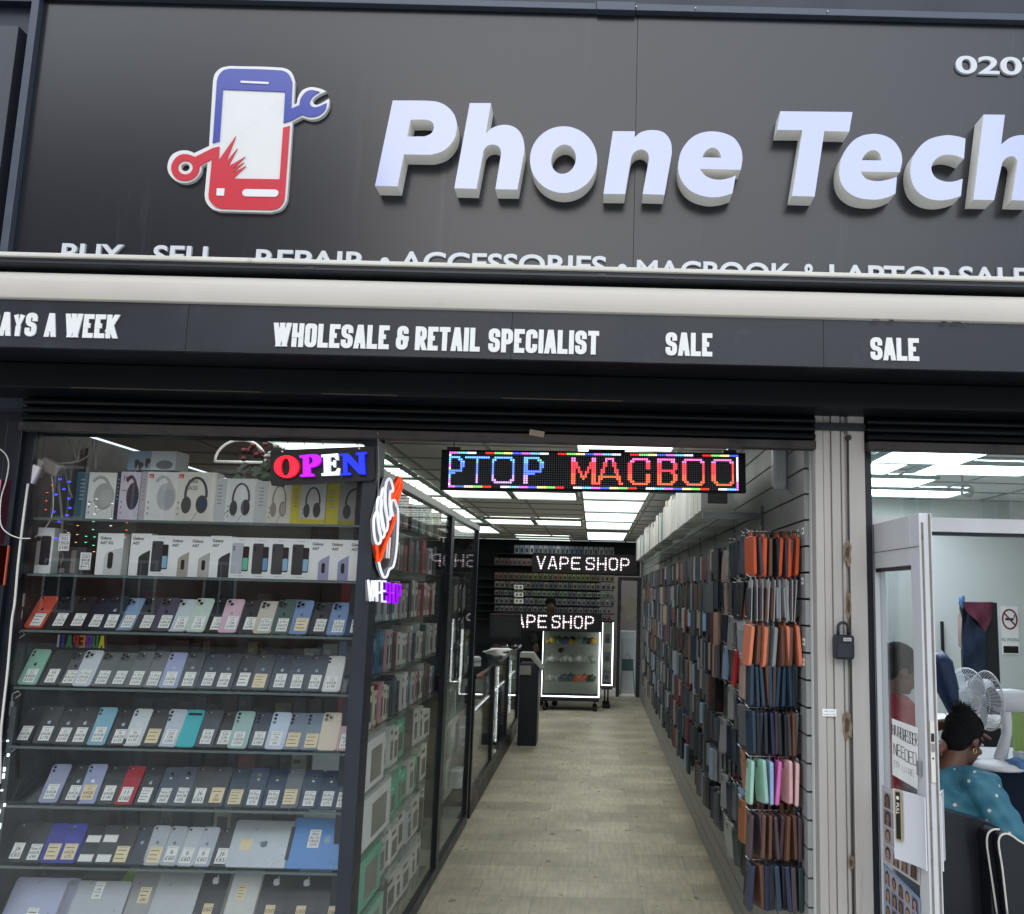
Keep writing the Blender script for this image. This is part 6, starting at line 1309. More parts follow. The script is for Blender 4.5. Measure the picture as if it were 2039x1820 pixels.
dl(MB().box(XD+.0165,XD+.026,y_free-.008,y_free-.0062,zm+.0,zm+.025,0).box(XD+.0165,XD+.026,y_free-.0072,y_free-.0062,zm+.03,zm+.055,1).disc((-(XD+.021),0),.003,0,.001,1,Matrix(((-1,0,0,0),(0,0,-1,y_free-.006),(0,1,0,zm-.02),(0,0,0,1)))),'latch',[CHROME,BLACK],lk)
pz=atX(*z7(648,895),XD); dl(MB().box(XD-.012,XD-.0003,pz.y-.012,pz.y+.012,pz.z-.022,pz.z+.022),'keyhole_plate',[M(S(150,152,156),.3,metal=.5)],bevel=.002)
# curved white pull plates on both faces
def pull(side):
    q0=atX(*z7(528,1045),XD-.03); q1=atX(*z7(668,1540),XD-.03); zA,zB=atX(*z7(600,1070),XD-.03).z,atX(*z7(600,1520),XD-.03).z
    ya,yb_=y_free+.005,q0.y
    v=[];f=[];n=10
    for k in range(n+1):
        u=k/n; y=ya+(yb_-ya)*u; x=.0+.055*(u**1.5)
        for z in (zB,zA):
            for d in (0,.004): v.append(((XD-.002-x-d) if side<0 else (XD+.044+x+d),y,z))
    for k in range(n):
        o=4*k; p=o+4
        f+=[(o+1,o+3,p+3,p+1),(o,p,p+2,o+2),(o+2,p+2,p+3,o+3),(o,o+1,p+1,p)]
    f+=[(0,2,3,1),(4*n,4*n+1,4*n+3,4*n+2)]
    o=dl(MB().add(v,f,0),'pull_plate',[M(S(216,216,220),.3,coat=.3)])
    if side<0:
        x=XD-.002-.055-.0045; yb2=yb_-.004
        m=MB(); zc_=(zA+zB)/2+.03; hh=(zA-zB)*.36
        Mx=Matrix.Translation((XD-.049,yb_-.024,zc_))@Matrix.Rotation(math.atan2(.055*1.4,(yb_-ya)),4,'Z')@planeXm(0)
        m.rrect(-.014,.014,-hh,hh,.003,.004,.006,0,Mx); m.rrect(-.009,.009,-hh*.93,hh*.93,.002,.0062,.0068,1,Mx)
        text_on(m,'PULL',-hh*.5,-.006,.012,2,Mx@Matrix.Rotation(-PI/2,4,'Z'),.0072,bold=.02)
        m.disc((0,hh*.7),.006,.007,.0075,2,Mx)
        dl(m,'pull_label',[M(S(196,184,130),.3,metal=.5),BLACK,M(S(236,232,214),.4)],o)
    return o
pull(-1); pull(1)
# handwritten notice and hairstyle posters taped to the glass
def on_door(L,off): 
    P=[atX(*z7(a,b_),XD-off) for a,b_ in L]; return P
def door_sheet(name,label,cat,L,off,parts,thick=.001):
    P=on_door(L,off); c=sum(P,Vector())/len(P); t=thing(name,label,cat,tuple(c))
    a,b_,c_,d=[p-c for p in P]  # TL TR BR BL
    nrm=Vector((-1,0,0))
    def uv(u,v_,h=0): return a*(1-u)*(1-v_)+b_*u*(1-v_)+c_*u*v_+d*(1-u)*v_+nrm*h
    m=MB(); m.add([uv(0,0),uv(1,0),uv(1,1),uv(0,1),uv(0,0,thick),uv(1,0,thick),uv(1,1,thick),uv(0,1,thick)],[(3,2,1,0),(4,5,6,7),(0,1,5,4),(1,2,6,5),(2,3,7,6),(3,0,4,7)],0)
    return t,m,uv
tn,m,uv=door_sheet('handwritten_notice','white handwritten notice taped inside the open salon door','notice',[(462,578),(628,640),(626,1030),(466,935)],.002,None)
def hand(m,s,u0,u1,v0,v1,mi,r=.0013):
    n=len(s)
    for i,c in enumerate(s):
        if c==' ' or c not in GL: continue
        a0=u0+(u1-u0)*i/n; a1=a0+(u1-u0)/n*.78; jt=r_.uniform(-.01,.02)
        for st in GL[c]: m.tube([uv(a0+(a1-a0)*u+.01*(1-v_),v1+jt-(v1-v0)*v_,.0016) for u,v_,*_ in st],r,mi,5)
hand(m,'HAIRDRESSER',.02,1.0,.10,.29,1); hand(m,'NEEDED',.08,.98,.42,.62,1); hand(m,'ENQUIRE INSIDE'[:7],.08,.9,.72,.82,2,.0007)
m.build('sheet',[PAPER,M(S(40,42,52),.6),M(S(150,152,160),.7)],tn)
SK=[(150,112,92),(120,84,66),(176,140,120),(98,66,52)]
def poster(label,L,off,rows,colsn,tint,seed,border):
    t,m,uv=door_sheet('hairstyle_poster',label,'poster',L,off,None); rr=random.Random(seed)
    mats=[M(S(*tint),.35,noise=.06,scale=12),M(S(60,52,52),.5),M(S(34,28,28),.5)]+[M(S(*c),.5) for c in SK]+[M(S(168,160,160),.5),M(S(120,110,130),.5),M(S(110,142,174),.4)]
    if border: m.add([uv(0,0,.0012),uv(1,0,.0012),uv(1,.05,.0012),uv(0,.05,.0012)],[(0,1,2,3)],9)
    for r in range(rows):
        for c in range(colsn):
            u0=.04+.94*c/colsn; u1=u0+.94/colsn*.9; v0=.07+.92*r/rows; v1=v0+.92/rows*.9; uc=(u0+u1)/2; vc=(v0+v1)/2; du=(u1-u0)/2; dv=(v1-v0)/2
            def P2(pts,h,mi): m.add([uv(uc+du*a,vc+dv*b_,h) for a,b_ in pts],[tuple(range(len(pts)))],mi)
            P2([(-1,-1),(1,-1),(1,1),(-1,1)],.0014,7+rr.randrange(2))
            E=lambda cx,cy,rx,ry:[(cx+rx*math.cos(2*PI*k/14),cy+ry*math.sin(2*PI*k/14)) for k in range(14)]
            sk=3+rr.randrange(4); hx=rr.uniform(-.12,.12)
            P2(E(hx,-.05,.72,.82),.0018,1+rr.randrange(2)); 
            if rr.random()<.8: P2([(hx-.66,0),(hx+.66,0),(hx+.8,.98),(hx-.8,.98)],.0017,1+rr.randrange(2))
            P2(E(hx,.06,.45,.56),.0022,sk); P2([(-.5,.98),(.5,.98),(.25,.55),(-.25,.55)],.0020,sk)
            for ex in (-.17,.17): P2(E(hx+ex,-.02,.09,.035),.0025,2)
            P2(E(hx,.36,.14,.04),.0025,1)
    m.build('print',mats,t); return t
poster('large hairstyle poster of faces low on the salon door glass',[(400,1000),(660,1110),(640,1640),(410,1485)],.0012,4,4,(196,188,188),3,False)
poster('blue edged hairstyle poster below the large one on the salon door',[(410,1490),(642,1725),(648,2050),(415,1850)],.0022,3,5,(150,164,186),4,True)
# tape at the pane's top and grey dispenser on the salon wall
p=atY(1747,1165,3.6); t=thing('wall_dispenser','dark rounded dispenser on the salon wall behind the door glass','dispenser',(p.x,4.6,p.z))
MB().rrect(-.12,.12,-.22,.2,.08,0,.1,0,planeY(0),bev=.02).build('case',[M(S(70,78,80),.3)],t)
# ---------------------------------------------------------------- salon furniture
p=atY(1926,978,.6); t=thing('hanging_ring','small white pipe ring hanging near the salon ceiling','ring',tuple(p))
MB().tube([(.026*math.cos(2*PI*k/20),0,.026*math.sin(2*PI*k/20)) for k in range(20)],.006,0,7,closed=True).tube([(-.02,0,.02),(-.02,0,.07)],.004,0,6).build('ring',[M(S(206,212,206),.4)],t)
DK_=M(S(14,18,26),.5)
q0=atY(*z6(1190,1500),3.4);q1=atY(*z6(1490,1500),3.4)
t=thing('dark_screen','tall black hanging rail screen behind the fans in the salon','screen',((q0.x+q1.x)/2,3.4,0)); a=(q1.x-q0.x)/2
MB().box(-a,a,0,.05,0,q0.z).build('panel',[M(S(10,14,24),.45,noise=.2)],t,bevel=.008)
t=thing('maroon_cloth','maroon cloth hanging in a point over the black screen','cloth',((q0.x+q1.x)/2,3.36,q0.z))
def drape(name,L,Y,mat,par,bump=.012):
    P=[atY(*z6(x,y),Y) for x,y in L]; c=par.location; n=len(P); cen=sum(P,Vector())/n; m=MB()
    # fan of strips with folds, 8 mm thick
    ring=[]
    N=40
    v,f=shape([[(q.x-c.x,q.z-c.z) for q in P]],.004)
    bm=bmesh.new(); me=D2.meshes.new('d'); me.from_pydata(v,[],f); bm.from_mesh(me); bmesh.ops.triangulate(bm,faces=bm.faces[:]); bmesh.ops.subdivide_edges(bm,edges=bm.edges[:],cuts=5,use_grid_fill=True)
    for q in bm.verts: q.co.z+=bump*math.sin(q.co.x*60+q.co.y*14)+bump*.6*math.sin(q.co.x*31-q.co.y*25)
    mm=planeY(Y-c.y)
    for q in bm.verts: q.co=mm@q.co
    for fc in bm.faces: fc.smooth=True
    bm.to_mesh(me); bm.free(); me.materials.append(mat); return link(name,me,par)
drape('cloth',[(1198,1505),(1455,1502),(1450,1600),(1420,1680),(1395,1760),(1390,1800),(1375,1740),(1300,1650),(1235,1580)],3.36,M(S(88,34,52),.8,noise=.2),t)
t=thing('navy_garment','navy garment hanging below the maroon cloth on the black screen','garment',((q0.x+q1.x)/2-.1,3.37,q0.z-.3))
drape('cloth',[(1235,1590),(1300,1660),(1380,1760),(1395,2050),(1395,2400),(1220,2400),(1195,2000),(1210,1720)],3.37,M(S(20,36,58),.85,noise=.2),t)
t=thing('pale_garment','pale pink sleeve hanging at the left edge of the black screen','garment',tuple(atY(*z6(1175,1680),3.35)))
drape('cloth',[(1175,1570),(1190,1640),(1185,1780),(1195,1900),(1165,1870),(1158,1640)],3.35,M(S(170,150,146),.8),t,.006)
p=atY(*z6(1195,1480),3.38); t=thing('blue_clip','blue plastic bag corner hooked on the top of the black screen','bag',tuple(p)); MB().ell((0,0,-.02),(.026,.012,.05),0,None,10,7,lambda d:1+.2*math.sin(6*d.z+4*d.x)).build('bag',[M(S(70,110,150),.5)],t)
p=atY(2012.5,1254,4.58); t=thing('no_smoking_sign','white no smoking sign on the salon back wall','no smoking sign',(p.x,4.595,p.z))
m=MB().box(-.075,.075,-.004,0,-.21,.20,0); q=planeY(-.0045,(0,.09))
for k in range(28):
    a0,a1=2*PI*k/28,2*PI*(k+1)/28; m.prism([(.055*math.cos(a0),.075*math.sin(a0)),(.07*math.cos(a0),.09*math.sin(a0)),(.07*math.cos(a1),.09*math.sin(a1)),(.055*math.cos(a1),.075*math.sin(a1))],0,.001,1,q)
m.prism([(-.05,.045),(-.04,.055),(.05,-.045),(.04,-.055)],0,.0012,1,q); m.box(-.04,.035,-.0052,-.0046,.08,.1,2); m.box(.036,.046,-.0052,-.0046,.1,.13,2)
text_on(m,'NO SMOKING',0,-.1,.03,2,planeY(-.0045),0,width=.15,align='C'); m.box(-.065,.065,-.0046,-.0041,-.2,-.14,2)
m.build('plate',[PAPER,M(S(120,30,36),.5),INK],t)
p=atY(*z7(800,115),4.5); t=thing('wall_strip','thin black stand leaning on the salon back wall','stand',(p.x,4.57,p.z)); MB().box(-.012,.012,-.02,0,-.2,.2).build('strip',[BLACK],t)
t=thing('salon_desk','white salon desk top with a navy front running to the right','desk',(2.55,1.7,0))
zd=.85
MB().prism([(-.58,.50),(-.42,.12),(-.1,-.18),(.9,-.52),(.9,.5)],zd-.03,zd).build('desk_top',[M(S(208,212,214),.3,coat=.2)],t,bevel=.003)
MB().prism([(-.54,.48),(-.38,.14),(-.08,-.14),(.88,-.47),(.88,.48)],0.02,zd-.0305).build('cabinet',[M(S(24,42,66),.5)],t)
FW=M(S(214,216,220),.4)
def fan(label,px,Y,R,zbase,yaw,tilt,dim=1):
    p=atY(*px,Y); t=thing('desk_fan',label,'fan',(p.x,Y,zbase),(0,0,yaw),group='white fans in the salon'); h=p.z-zbase
    T=Matrix.Translation((0,0,h))@Matrix.Rotation(PI/2,4,'X')@Matrix.Rotation(tilt,4,'X')   # local z -> -y (forward)
    g=MB()
    for zz,rr in ((.055,.3),(.05,.7),(.0,1.0),(-.035,.7),(-.04,.3)): g.tube([(R*rr*math.cos(2*PI*k/36),R*rr*math.sin(2*PI*k/36),zz) for k in range(36)],.004 if rr==1 else .0016,0,6,closed=True,mx=T)
    for k in range(44):
        a=2*PI*k/44; c,s_=math.cos(a),math.sin(a)
        g.tube([(R*.12*c,R*.12*s_,.058),(R*.3*c,R*.3*s_,.055),(R*.7*c,R*.7*s_,.05),(R*.96*c,R*.96*s_,.02),(R*c,R*s_,0),(R*.7*c,R*.7*s_,-.035),(R*.3*c,R*.3*s_,-.04)],.0011,0,4,mx=T,cap=False)
    g.disc((0,0),R*.16,.05,.062,0,T,18)
    g.build('guard',[FW],t)
    b=MB()
    for k in range(3):
        a=2*PI*k/3+.4; Rz=Matrix.Rotation(a,4,'Z')
        P=smooth([(.02,-.012,1),(.06,-.05,1),(R*.8,-.055,1),(R*.84,.02,1),(R*.5,.045,1),(.03,.02,1)],4); v,f=shape([P],.002); b.add([(x,y,z+.012+y*.25) for x,y,z in v],f,0,T@Rz)
    b.lathe([(.028,-.02),(.03,.02),(.012,.035)],16,0,T); b.build('blades',[glass_mat((.82,.85,.88),1.2,.1) if False else M(S(176,182,192),.25)],t)
    MB().lathe([(.03,-.22),(.055,-.215),(.062,-.15),(.06,-.06),(.04,-.045)],18,0,T).build('motor_housing',[FW],t)
    MB().tube([(0,.10,h-.02),(0,.11,h*.55),(0,.06,.04)],[.03,.024,.034],0,12).build('stem',[FW],t)
    MB().lathe([(.13,0),(.135,.012),(.10,.03),(.04,.045)],28,0,Matrix.Translation((0,.05,0))).build('base',[FW],t)
    return t
fan('white desk fan with a round cage turned sideways on the salon desk',z7(1065,465),1.5,.152,zd,-1.42,.0)
fan('second white fan half hidden behind the desk fan',z7(938,390),2.6,.13,.95,-1.0,0)
t=thing('fan_shelf','low white shelf carrying the second fan at the back of the salon','shelf',(2.33,2.7,0)); MB().box(-.3,.5,-.2,.25,.92,.95).box(-.28,-.25,-.18,.22,0,.9195).box(.45,.48,-.18,.22,0,.9195).build('carcass',[WHITE],t)
p=atY(*z7(1260,825),1.45); t=thing('blue_cloth','crumpled blue cloth lying on the salon desk','cloth',(p.x,p.y,zd))
MB().ell((0,0,.025),(.075,.05,.034),0,None,24,14,lambda d:1+.16*math.sin(9*d.x+4*d.y)+.1*math.sin(13*d.z+8*d.y)).build('cloth',[M(S(84,124,170),.8,noise=.15)],t)
p=atY(*z7(1290,770),1.55); t=thing('clear_cup','small grey plastic cup beside the blue cloth','cup',(p.x,1.6,zd)); MB().lathe([(.026,0),(.03,.07),(.027,.07),(.023,.006)],16).build('cup',[M(S(150,156,160),.2)],t)
p=atY(*z7(1265,580),1.9); t=thing('green_folder','translucent green folder at the right edge behind the desk','panel',(p.x+.06,1.9,zd)); MB().box(-.09,.25,0,.02,0,p.z-zd+.07).build('cover',[M(S(130,156,84),.4,noise=.1)],t)
t=thing('green_plant','small dark leafy plant in front of the green folder','plant',(p.x+.05,1.75,zd)); m=MB()
for k in range(14):
    a=r_.uniform(0,2*PI); l=r_.uniform(.05,.1); e=r_.uniform(.3,1.2); d=Vector((math.cos(a)*math.cos(e),math.sin(a)*math.cos(e),math.sin(e)))*l; s_=d.cross(Vector((0,0,1))).normalized()*.014
    b0=Vector((0,0,.06)); m.add([b0,b0+d*.5+s_,b0+d,b0+d*.5-s_],[(0,1,2,3)],0)
m.build('leaves',[M(S(50,74,62),.5)],t); MB().lathe([(.025,0),(.035,.06)],14).build('pot',[M(S(60,70,66),.6)],t)
t=thing('hood_dryer','navy hair dryer on a stand behind the seated woman','hair dryer',tuple(atY(*z7(790,330),1.9)))
MB().tube([(-.05,0,.14),(-.02,0,.08),(.02,0,-.06),(.06,0,-.2)],[.05,.075,.06,.03],0,16).build('hood',[M(S(22,44,84),.4,noise=.1)],t)
MB().tube([(.06,.02,.03),(.075,.02,-.06)],[.018,.02],0,10).build('handle',[M(S(22,38,70),.4)],t)
MB().tube([(.05,0,-.19),(.05,.05,-.6),(.05,.05,-t.location.z)],.012,0,8).lathe([(.12,-t.location.z),(.12,-t.location.z+.02)],18,0,Matrix.Translation((.05,.05,0))).build('stand',[CHROME],t)
# black padded chair with white piping
CHB=M(S(12,17,28),.38,noise=.1,coat=.15)
t=thing('salon_chair','black padded salon chair with white piping behind the seated woman','chair',(1.72,.62,0),(0,0,0))
def cl(mb,name,mats,bevel=0):
    o=mb.build(name,mats,t,bevel); o.matrix_parent_inverse=Matrix.Translation(t.location).inverted(); return o
P=[atY(*q,.62) for q in ((1842,1607),(1884,1614),(1986,1646),(1992,1668))]
Pz=[(q.x,q.z) for q in P]
v,f=shape([smooth([(Pz[0][0],.25),(Pz[3][0]+.02,.25),(Pz[3][0],Pz[3][1],1),(Pz[2][0],Pz[2][1],1),(Pz[1][0],Pz[1][1]),(Pz[0][0],Pz[0][1])],4)],.10)
cl(MB().add(v,f,0,planeY(.70)),'backrest',[CHB],.012)
cl(MB().box(1.5,2.15,.66,1.25,.34,.44),'seat',[CHB],.02)
arm=[atY(*z7(a,b_),.50) for a,b_ in ((1095,1820),(1080,1500),(1062,1370),(1075,1310),(1110,1288),(1150,1300),(1250,1345),(1330,1400))]
v,f=shape([[(q.x,q.z) for q in arm]+[(arm[-1].x,.2),(arm[0].x,.2)]],.10); cl(MB().add(v,f,0,planeY(.60)),'arm_panel',[CHB],.01)
def pipe(L,Y): 
    P=[atY(*z7(a,b_),Y) for a,b_ in smooth([(a,b_,1) for a,b_ in L],5,False)]; cl(MB().tube(P,.0042,0,7),'piping',[M(S(226,220,210),.4)])
pipe([(1145,1283),(1105,1284),(1072,1310),(1064,1370),(1078,1480),(1102,1640),(1130,1830)],.492)
arm2=[atY(*z7(a,b_),.44) for a,b_ in ((1195,1830),(1160,1520),(1138,1370),(1150,1325),(1185,1310),(1225,1325),(1262,1352),(1320,1385))]
v,f=shape([[(q.x,q.z) for q in arm2]+[(arm2[-1].x,.2),(arm2[0].x,.2)]],.05); cl(MB().add(v,f,0,planeY(.494)),'arm_panel',[CHB],.008)
pipe([(1195,1830),(1160,1520),(1138,1370),(1150,1325),(1185,1310),(1225,1325),(1262,1352),(1320,1385)],.436)
for a,b_ in ((1060,1440),(1077,1540)): q=atY(*z7(a,b_),.6); cl(MB().ell((q.x,.596,q.z),(.006,.004,.006),0,None,10,6),'stud',[CHROME])
cl(MB().tube([(1.82,.95,.04),(1.82,.95,.34)],.035,0,12).lathe([(.26,0),(.26,.02),(.06,.05)],28,0,Matrix.Translation((1.82,.95,0))),'pedestal',[CHROME])
# ---------------------------------------------------------------- people
def fuse(name,mb,mats,parent,vox=.009,sm=4,disp=0):
    me=mb.mesh([mats]); o=D2.objects.new('tmp',me); COL.objects.link(o)
    r=o.modifiers.new('r','REMESH'); r.mode='VOXEL'; r.voxel_size=vox
    s=o.modifiers.new('s','SMOOTH'); s.iterations=sm; s.factor=.5
    dg=bpy.context.evaluated_depsgraph_get(); n=D2.meshes.new_from_object(o.evaluated_get(dg)); D2.objects.remove(o)
    n.polygons.foreach_set('use_smooth',[True]*len(n.polygons)); n.materials.clear(); n.materials.append(mats); return link(name,n,parent)
V3=Vector
def hand_into(mb,wr,d,pn,curl=.5,left=False,s=1.):  # wrist, direction, palm normal
    d=d.normalized(); sd=d.cross(pn).normalized(); pn=sd.cross(d).normalized()
    if left: sd=-sd
    for k in (-1,0,1): mb.tube([wr+sd*.012*k,wr+d*.05+sd*.019*k,wr+d*.088+sd*.025*k],[.017,.0165,.012],0,8)
    for i,(off,l) in enumerate(((-.030,.062),(-.010,.074),(.011,.070),(.030,.054))):
        b=wr+d*.085+sd*off; P=[b]; dd=d.copy(); 
        for sg in (.44,.32,.24): 
            dd=(dd*math.cos(curl*.6)+pn*math.sin(curl*.6)).normalized(); P.append(P[-1]+dd*l*sg)
        mb.tube(P,[.0092,.0088,.008,.0066],0,8)
    b=wr+d*.025-sd*.022; mb.tube([b,b+d*.03-sd*.022+pn*.006,b+d*.055-sd*.03+pn*.016,b+d*.075-sd*.028+pn*.024],[.013,.0105,.0095,.0075],0,8)
def person(label,loc,rz,J,skin,top,bottom,tilt,hair,sleeve=.95,short=False,turn=0.):
    t=thing('person',label,'person',loc,(0,0,rz)); J={k:V3(v) for k,v in J.items()}
    Hm=Matrix.Translation(J['head'])@Matrix.Rotation(turn,4,'Z')@Matrix.Rotation(-tilt,4,'X'); h=lambda *p:Hm@V3(p)
    b=MB()
    b.ell((0,-.012,.02),(.076,.094,.098),0,Hm,20,14); b.ell((0,.022,-.045),(.058,.066,.07),0,Hm,16,10); b.ell((0,.062,-.088),(.026,.022,.018),0,Hm)
    b.tube([h(0,.082,.012),h(0,.102,-.02),h(0,.092,-.03)],[.009,.015,.012],0,8); b.ell((0,.084,-.058),(.024,.012,.010),0,Hm)
    for s in (-1,1): b.ell((s*.077,-.01,-.008),(.009,.018,.030),0,Hm,10,8); b.ell((s*.034,.068,-.03),(.022,.016,.018),0,Hm); b.ell((s*.032,.07,.03),(.02,.012,.008),0,Hm)
    b.tube([h(0,-.018,-.04),J['neck'],J['chest']],[.056,.06,.1],0,14)
    b.tube([J['neck']+V3((0,-.01,-.03)),J['chest'],J['spine'],J['pelvis']],[.07,.12,.115,.13],0,16)
    for s in 'LR':
        b.tube([J['neck']+V3((0,-.005,-.035)),J['sh'+s],J['el'+s],J['wr'+s]],[.05,.05,.04,.027],0,12)
        d=J['wr'+s]-J['el'+s] if 'hd'+s not in J else J['hd'+s]; hand_into(b,J['wr'+s],d,J.get('pn'+s,V3((0,0,-1))),.55,s=='L')
        b.tube([J['pelvis']+V3((.09 if s=='R' else -.09,0,0)),J['kn'+s],J['an'+s]],[.095,.062,.042],0,12); b.tube([J['an'+s]+V3((0,-.03,-.03)),J['an'+s]+V3((0,.08,-.045)),J['an'+s]+V3((0,.16,-.05))],[.036,.036,.022],0,10)
    fuse('body',b,M(S(*skin),.5,noise=.08,scale=6),t,.0065,3)
    # eyes
    e=MB()
    for s in (-1,1): e.ell((s*.032,.082,.008),(.013,.006,.007),0,Hm,10,6); e.disc((s*.032,.008),.005,.0875,.0885,1,Hm@Matrix.Rotation(PI/2,4,'X')@Matrix.Rotation(PI,4,'Y'),10)
    e.build('eye',[M(S(214,206,198),.3),M(S(24,16,14),.2)],t)
    g=MB(); C=V3((0,.0,-.0))
    g.tube([J['neck']+V3((0,-.012,-.045)),J['chest']+V3((0,.0,.0)),J['spine'],J['pelvis']+V3((0,0,-.02))],[.085,.150,.152,.165],0,18)
    for s in 'LR':
        k=.15 if s=='R' else -.15
        g.ell(J['sh'+s],(.094,.092,.09),0,None,16,10); g.tube([J['neck']+V3((0,-.01,-.05)),J['sh'+s]+V3((0,0,.0))],[.07,.085],0,12); g.tube([J['sh'+s]*.6+J['chest']*.4,J['spine']+V3((k*.5,0,0)),J['pelvis']+V3((k*.55,0,0))],[.105,.11,.12],0,14)
        e_=J['el'+s]+(J['wr'+s]-J['el'+s])*(sleeve if not short else -.3); 
        g.tube([J['sh'+s],J['el'+s],e_] if not short else [J['sh'+s],J['sh'+s].lerp(J['el'+s],.75)],[.088,.08,.055] if not short else [.078,.075],0,14)
    o=fuse('top',g,top,t,.010,4)
    m=o.data
    for v in m.vertices:   # loose cloth folds
        p=v.co; f=.006*math.sin(38*p.x+22*p.z+14*p.y)+.004*math.sin(70*p.z-30*p.x)+.003*math.sin(95*p.y+50*p.z); v.co=p+v.normal*f
    l=MB()
    for s in 'LR': k=.09 if s=='R' else -.09; l.tube([J['pelvis']+V3((0,0,.02)),J['pelvis']+V3((k,.02,-.0)),J['kn'+s],J['an'+s]+V3((0,0,.03))],[.13,.125,.082,.06],0,14)
    fuse('trousers',l,bottom,t,.012,3)
    sh_=MB()
    for s in 'LR': sh_.tube([J['an'+s]+V3((0,-.04,-.035)),J['an'+s]+V3((0,.08,-.045)),J['an'+s]+V3((0,.17,-.05))],[.043,.045,.032],0,12)
    sh_.build('shoes',[BLACK],t)
    hair(t,Hm); return t
HAIR=M(S(15,15,17),.85,noise=.4,scale=90,bump=1.0,spec=.2)
def hair_braid(t,Hm):
    m=MB(); m.ell((0,-.020,.034),(.085,.100,.100),0,Hm,26,16,lambda d:1+.012*math.sin(40*d.x)); m.ell((0,-.06,-.02),(.072,.055,.07),0,Hm,18,10); m.ell((-.01,-.055,.125),(.05,.05,.03),0,Hm,16,10,lambda d:1+.12*math.sin(17*d.x+11*d.y)+.1*math.sin(23*d.z+9*d.y))
    fuse('hair',m,HAIR,t,.007,2)
    b=MB()
    for k in range(9):
        x=-.068+.017*k; P=[]
        for j in range(9):
            a=.7+j*.27; xx=x*(1-.25*j/9); q=math.sqrt(max(.05,1-(xx/.086)**2)); P.append(Hm@V3((xx,-.020+.1*q*math.cos(a),.034+.1*q*math.sin(a))))
        b.tube(P,.0042,0,6)
    rh=random.Random(3)
    for k in range(170):     # loose frizz over the crown and bun
        a=rh.uniform(0,2*PI); e=rh.uniform(-.1,1.4); c0=V3((-.01,-.055,.125)) if k%2 else V3((0,-.02,.034)); R_=V3((.05,.05,.03)) if k%2 else V3((.085,.1,.1))
        d=V3((math.cos(a)*math.cos(e),math.sin(a)*math.cos(e),math.sin(e)))
        if not k%2 and d.y>.35: continue
        p0=c0+V3((d.x*R_.x,d.y*R_.y,d.z*R_.z)); q=V3((rh.uniform(-1,1),rh.uniform(-1,1),rh.uniform(-.3,1)))*.012
        b.tube([Hm@p0,Hm@(p0+d*.006+q*.5),Hm@(p0+d*.010+q)],[.0016,.0012,.0006],0,4)
    b.build('braids',[HAIR],t)
    MB().tube([Hm@V3((.083,-.012+.011*math.cos(2*PI*k/14),-.048+.013*math.sin(2*PI*k/14))) for k in range(14)],.0022,0,6,closed=True).build('earring',[M(S(210,180,120),.2,metal=1)],t)
def hair_short(t,Hm):
    m=MB(); m.ell((0,-.022,.036),(.086,.102,.098),0,Hm,26,16,lambda d:1+.03*math.sin(25*d.x+9*d.z)*math.sin(21*d.y)); m.ell((0,-.055,-.02),(.07,.05,.06),0,Hm,16,10); fuse('hair',m,HAIR,t,.007,1)
def dots_mat():
    m=D2.materials.new('spotted cloth'); m.use_nodes=True; n=m.node_tree; p=n.nodes['Principled BSDF']; p.inputs['Roughness'].default_value=.6
    tc=n.nodes.new('ShaderNodeTexCoord'); vo=n.nodes.new('ShaderNodeTexVoronoi'); vo.inputs['Scale'].default_value=19; n.links.new(tc.outputs['Object'],vo.inputs['Vector'])
    r=n.nodes.new('ShaderNodeMapRange'); r.inputs[1].default_value=.14; r.inputs[2].default_value=.18; n.links.new(vo.outputs['Distance'],r.inputs[0])
    nz=n.nodes.new('ShaderNodeTexNoise'); nz.inputs['Scale'].default_value=14; n.links.new(tc.outputs['Object'],nz.inputs['Vector'])
    c=n.nodes.new('ShaderNodeMix'); c.data_type='RGBA'; c.inputs[6].default_value=(*S(44,104,126),1); c.inputs[7].default_value=(*S(64,126,146),1); n.links.new(nz.outputs[0],c.inputs[0])
    x=n.nodes.new('ShaderNodeMix'); x.data_type='RGBA'; x.inputs[6].default_value=(*S(206,206,190),1); n.links.new(r.outputs[0],x.inputs[0]); n.links.new(c.outputs[2],x.inputs[7]); n.links.new(x.outputs[2],p.inputs['Base Color'])
    return m
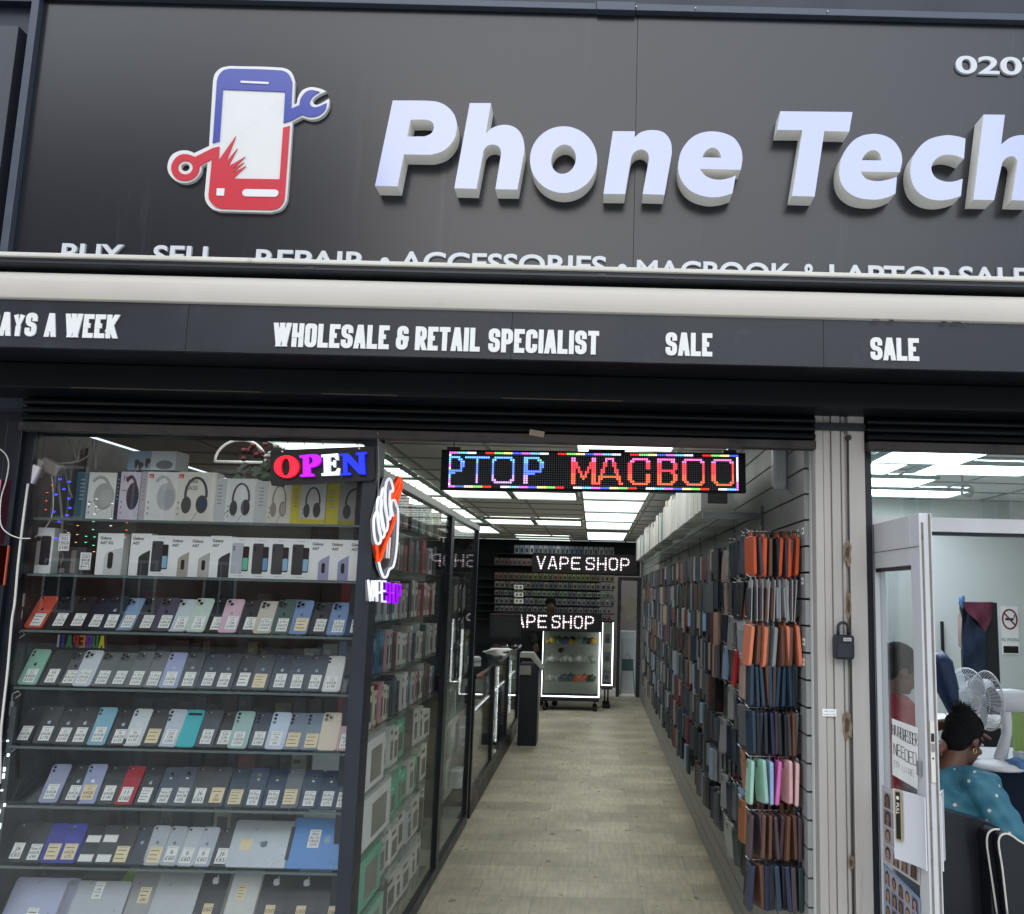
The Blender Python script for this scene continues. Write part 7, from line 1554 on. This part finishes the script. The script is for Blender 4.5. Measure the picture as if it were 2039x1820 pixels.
Jw={'head':(0,.185,1.055),'neck':(0,.09,.935),'chest':(0,.05,.79),'spine':(0,.0,.63),'pelvis':(0,-.03,.52),'shL':(-.185,.07,.872),'shR':(.185,.07,.872),'elL':(-.27,.16,.64),'elR':(.31,.15,.62),'wrL':(-.18,.36,.58),'wrR':(.28,.385,.55),'knL':(-.13,.42,.5),'knR':(.13,.42,.5),'anL':(-.12,.46,.09),'anR':(.12,.46,.09)}
person('seated woman in a blue spotted blouse with dark braided hair looking down',(1.625,.98,0),-math.radians(62),Jw,(98,66,52),dots_mat(),M(S(30,32,40),.8),.42,hair_braid)
Jh={'head':(0,.12,1.36),'neck':(0,.06,1.235),'chest':(0,.02,1.08),'spine':(0,-.02,.90),'pelvis':(0,-.05,.74),'shL':(-.18,.05,1.165),'shR':(.18,.05,1.165),'elL':(-.22,.22,1.02),'elR':(.2,.2,1.0),'wrL':(-.02,.36,1.10),'wrR':(.17,.33,1.08),'knL':(-.14,.38,.60),'knR':(.14,.38,.60),'anL':(-.13,.40,.09),'anR':(.13,.40,.09),'hdR':(.2,1,.1),'hdL':(.5,1,-.1)}
person('hairdresser in a red top seated behind the glass door, hands in the other woman\'s hair',(1.42,1.22,0),-math.radians(86),Jh,(110,76,60),M(S(158,34,46),.75,noise=.12),M(S(84,22,34),.8),.3,hair_short,short=True)
t=thing('stool','dark round stool under the hairdresser','stool',(1.38,1.22,0)); MB().lathe([(.17,.57),(.18,.6),(.16,.63)],24).build('seat',[BLACK],t); MB().tube([(0,0,.03),(0,0,.57)],.025,0,10).lathe([(.2,0),(.2,.02),(.03,.05)],24).build('stand',[CHROME],t)
ps=atY(1092,1206,10.2)
Ja={'head':(0,.03,ps.z),'neck':(0,0,ps.z-.14),'chest':(0,-.01,ps.z-.3),'spine':(0,-.01,ps.z-.48),'pelvis':(0,0,ps.z-.64),'shL':(-.19,0,ps.z-.2),'shR':(.19,0,ps.z-.2),'elL':(-.24,.02,ps.z-.47),'elR':(.24,.02,ps.z-.47),'wrL':(-.2,.2,ps.z-.6),'wrR':(.2,.2,ps.z-.6),'knL':(-.1,.02,.47),'knR':(.1,.02,.47),'anL':(-.11,0,.08),'anR':(.11,0,.08)}
person('shop assistant in black standing in shadow behind the lower marquee sign',(ps.x,10.95,0),PI,Ja,(92,68,56),M(S(26,26,30),.8),M(S(24,26,34),.8),.15,hair_short)
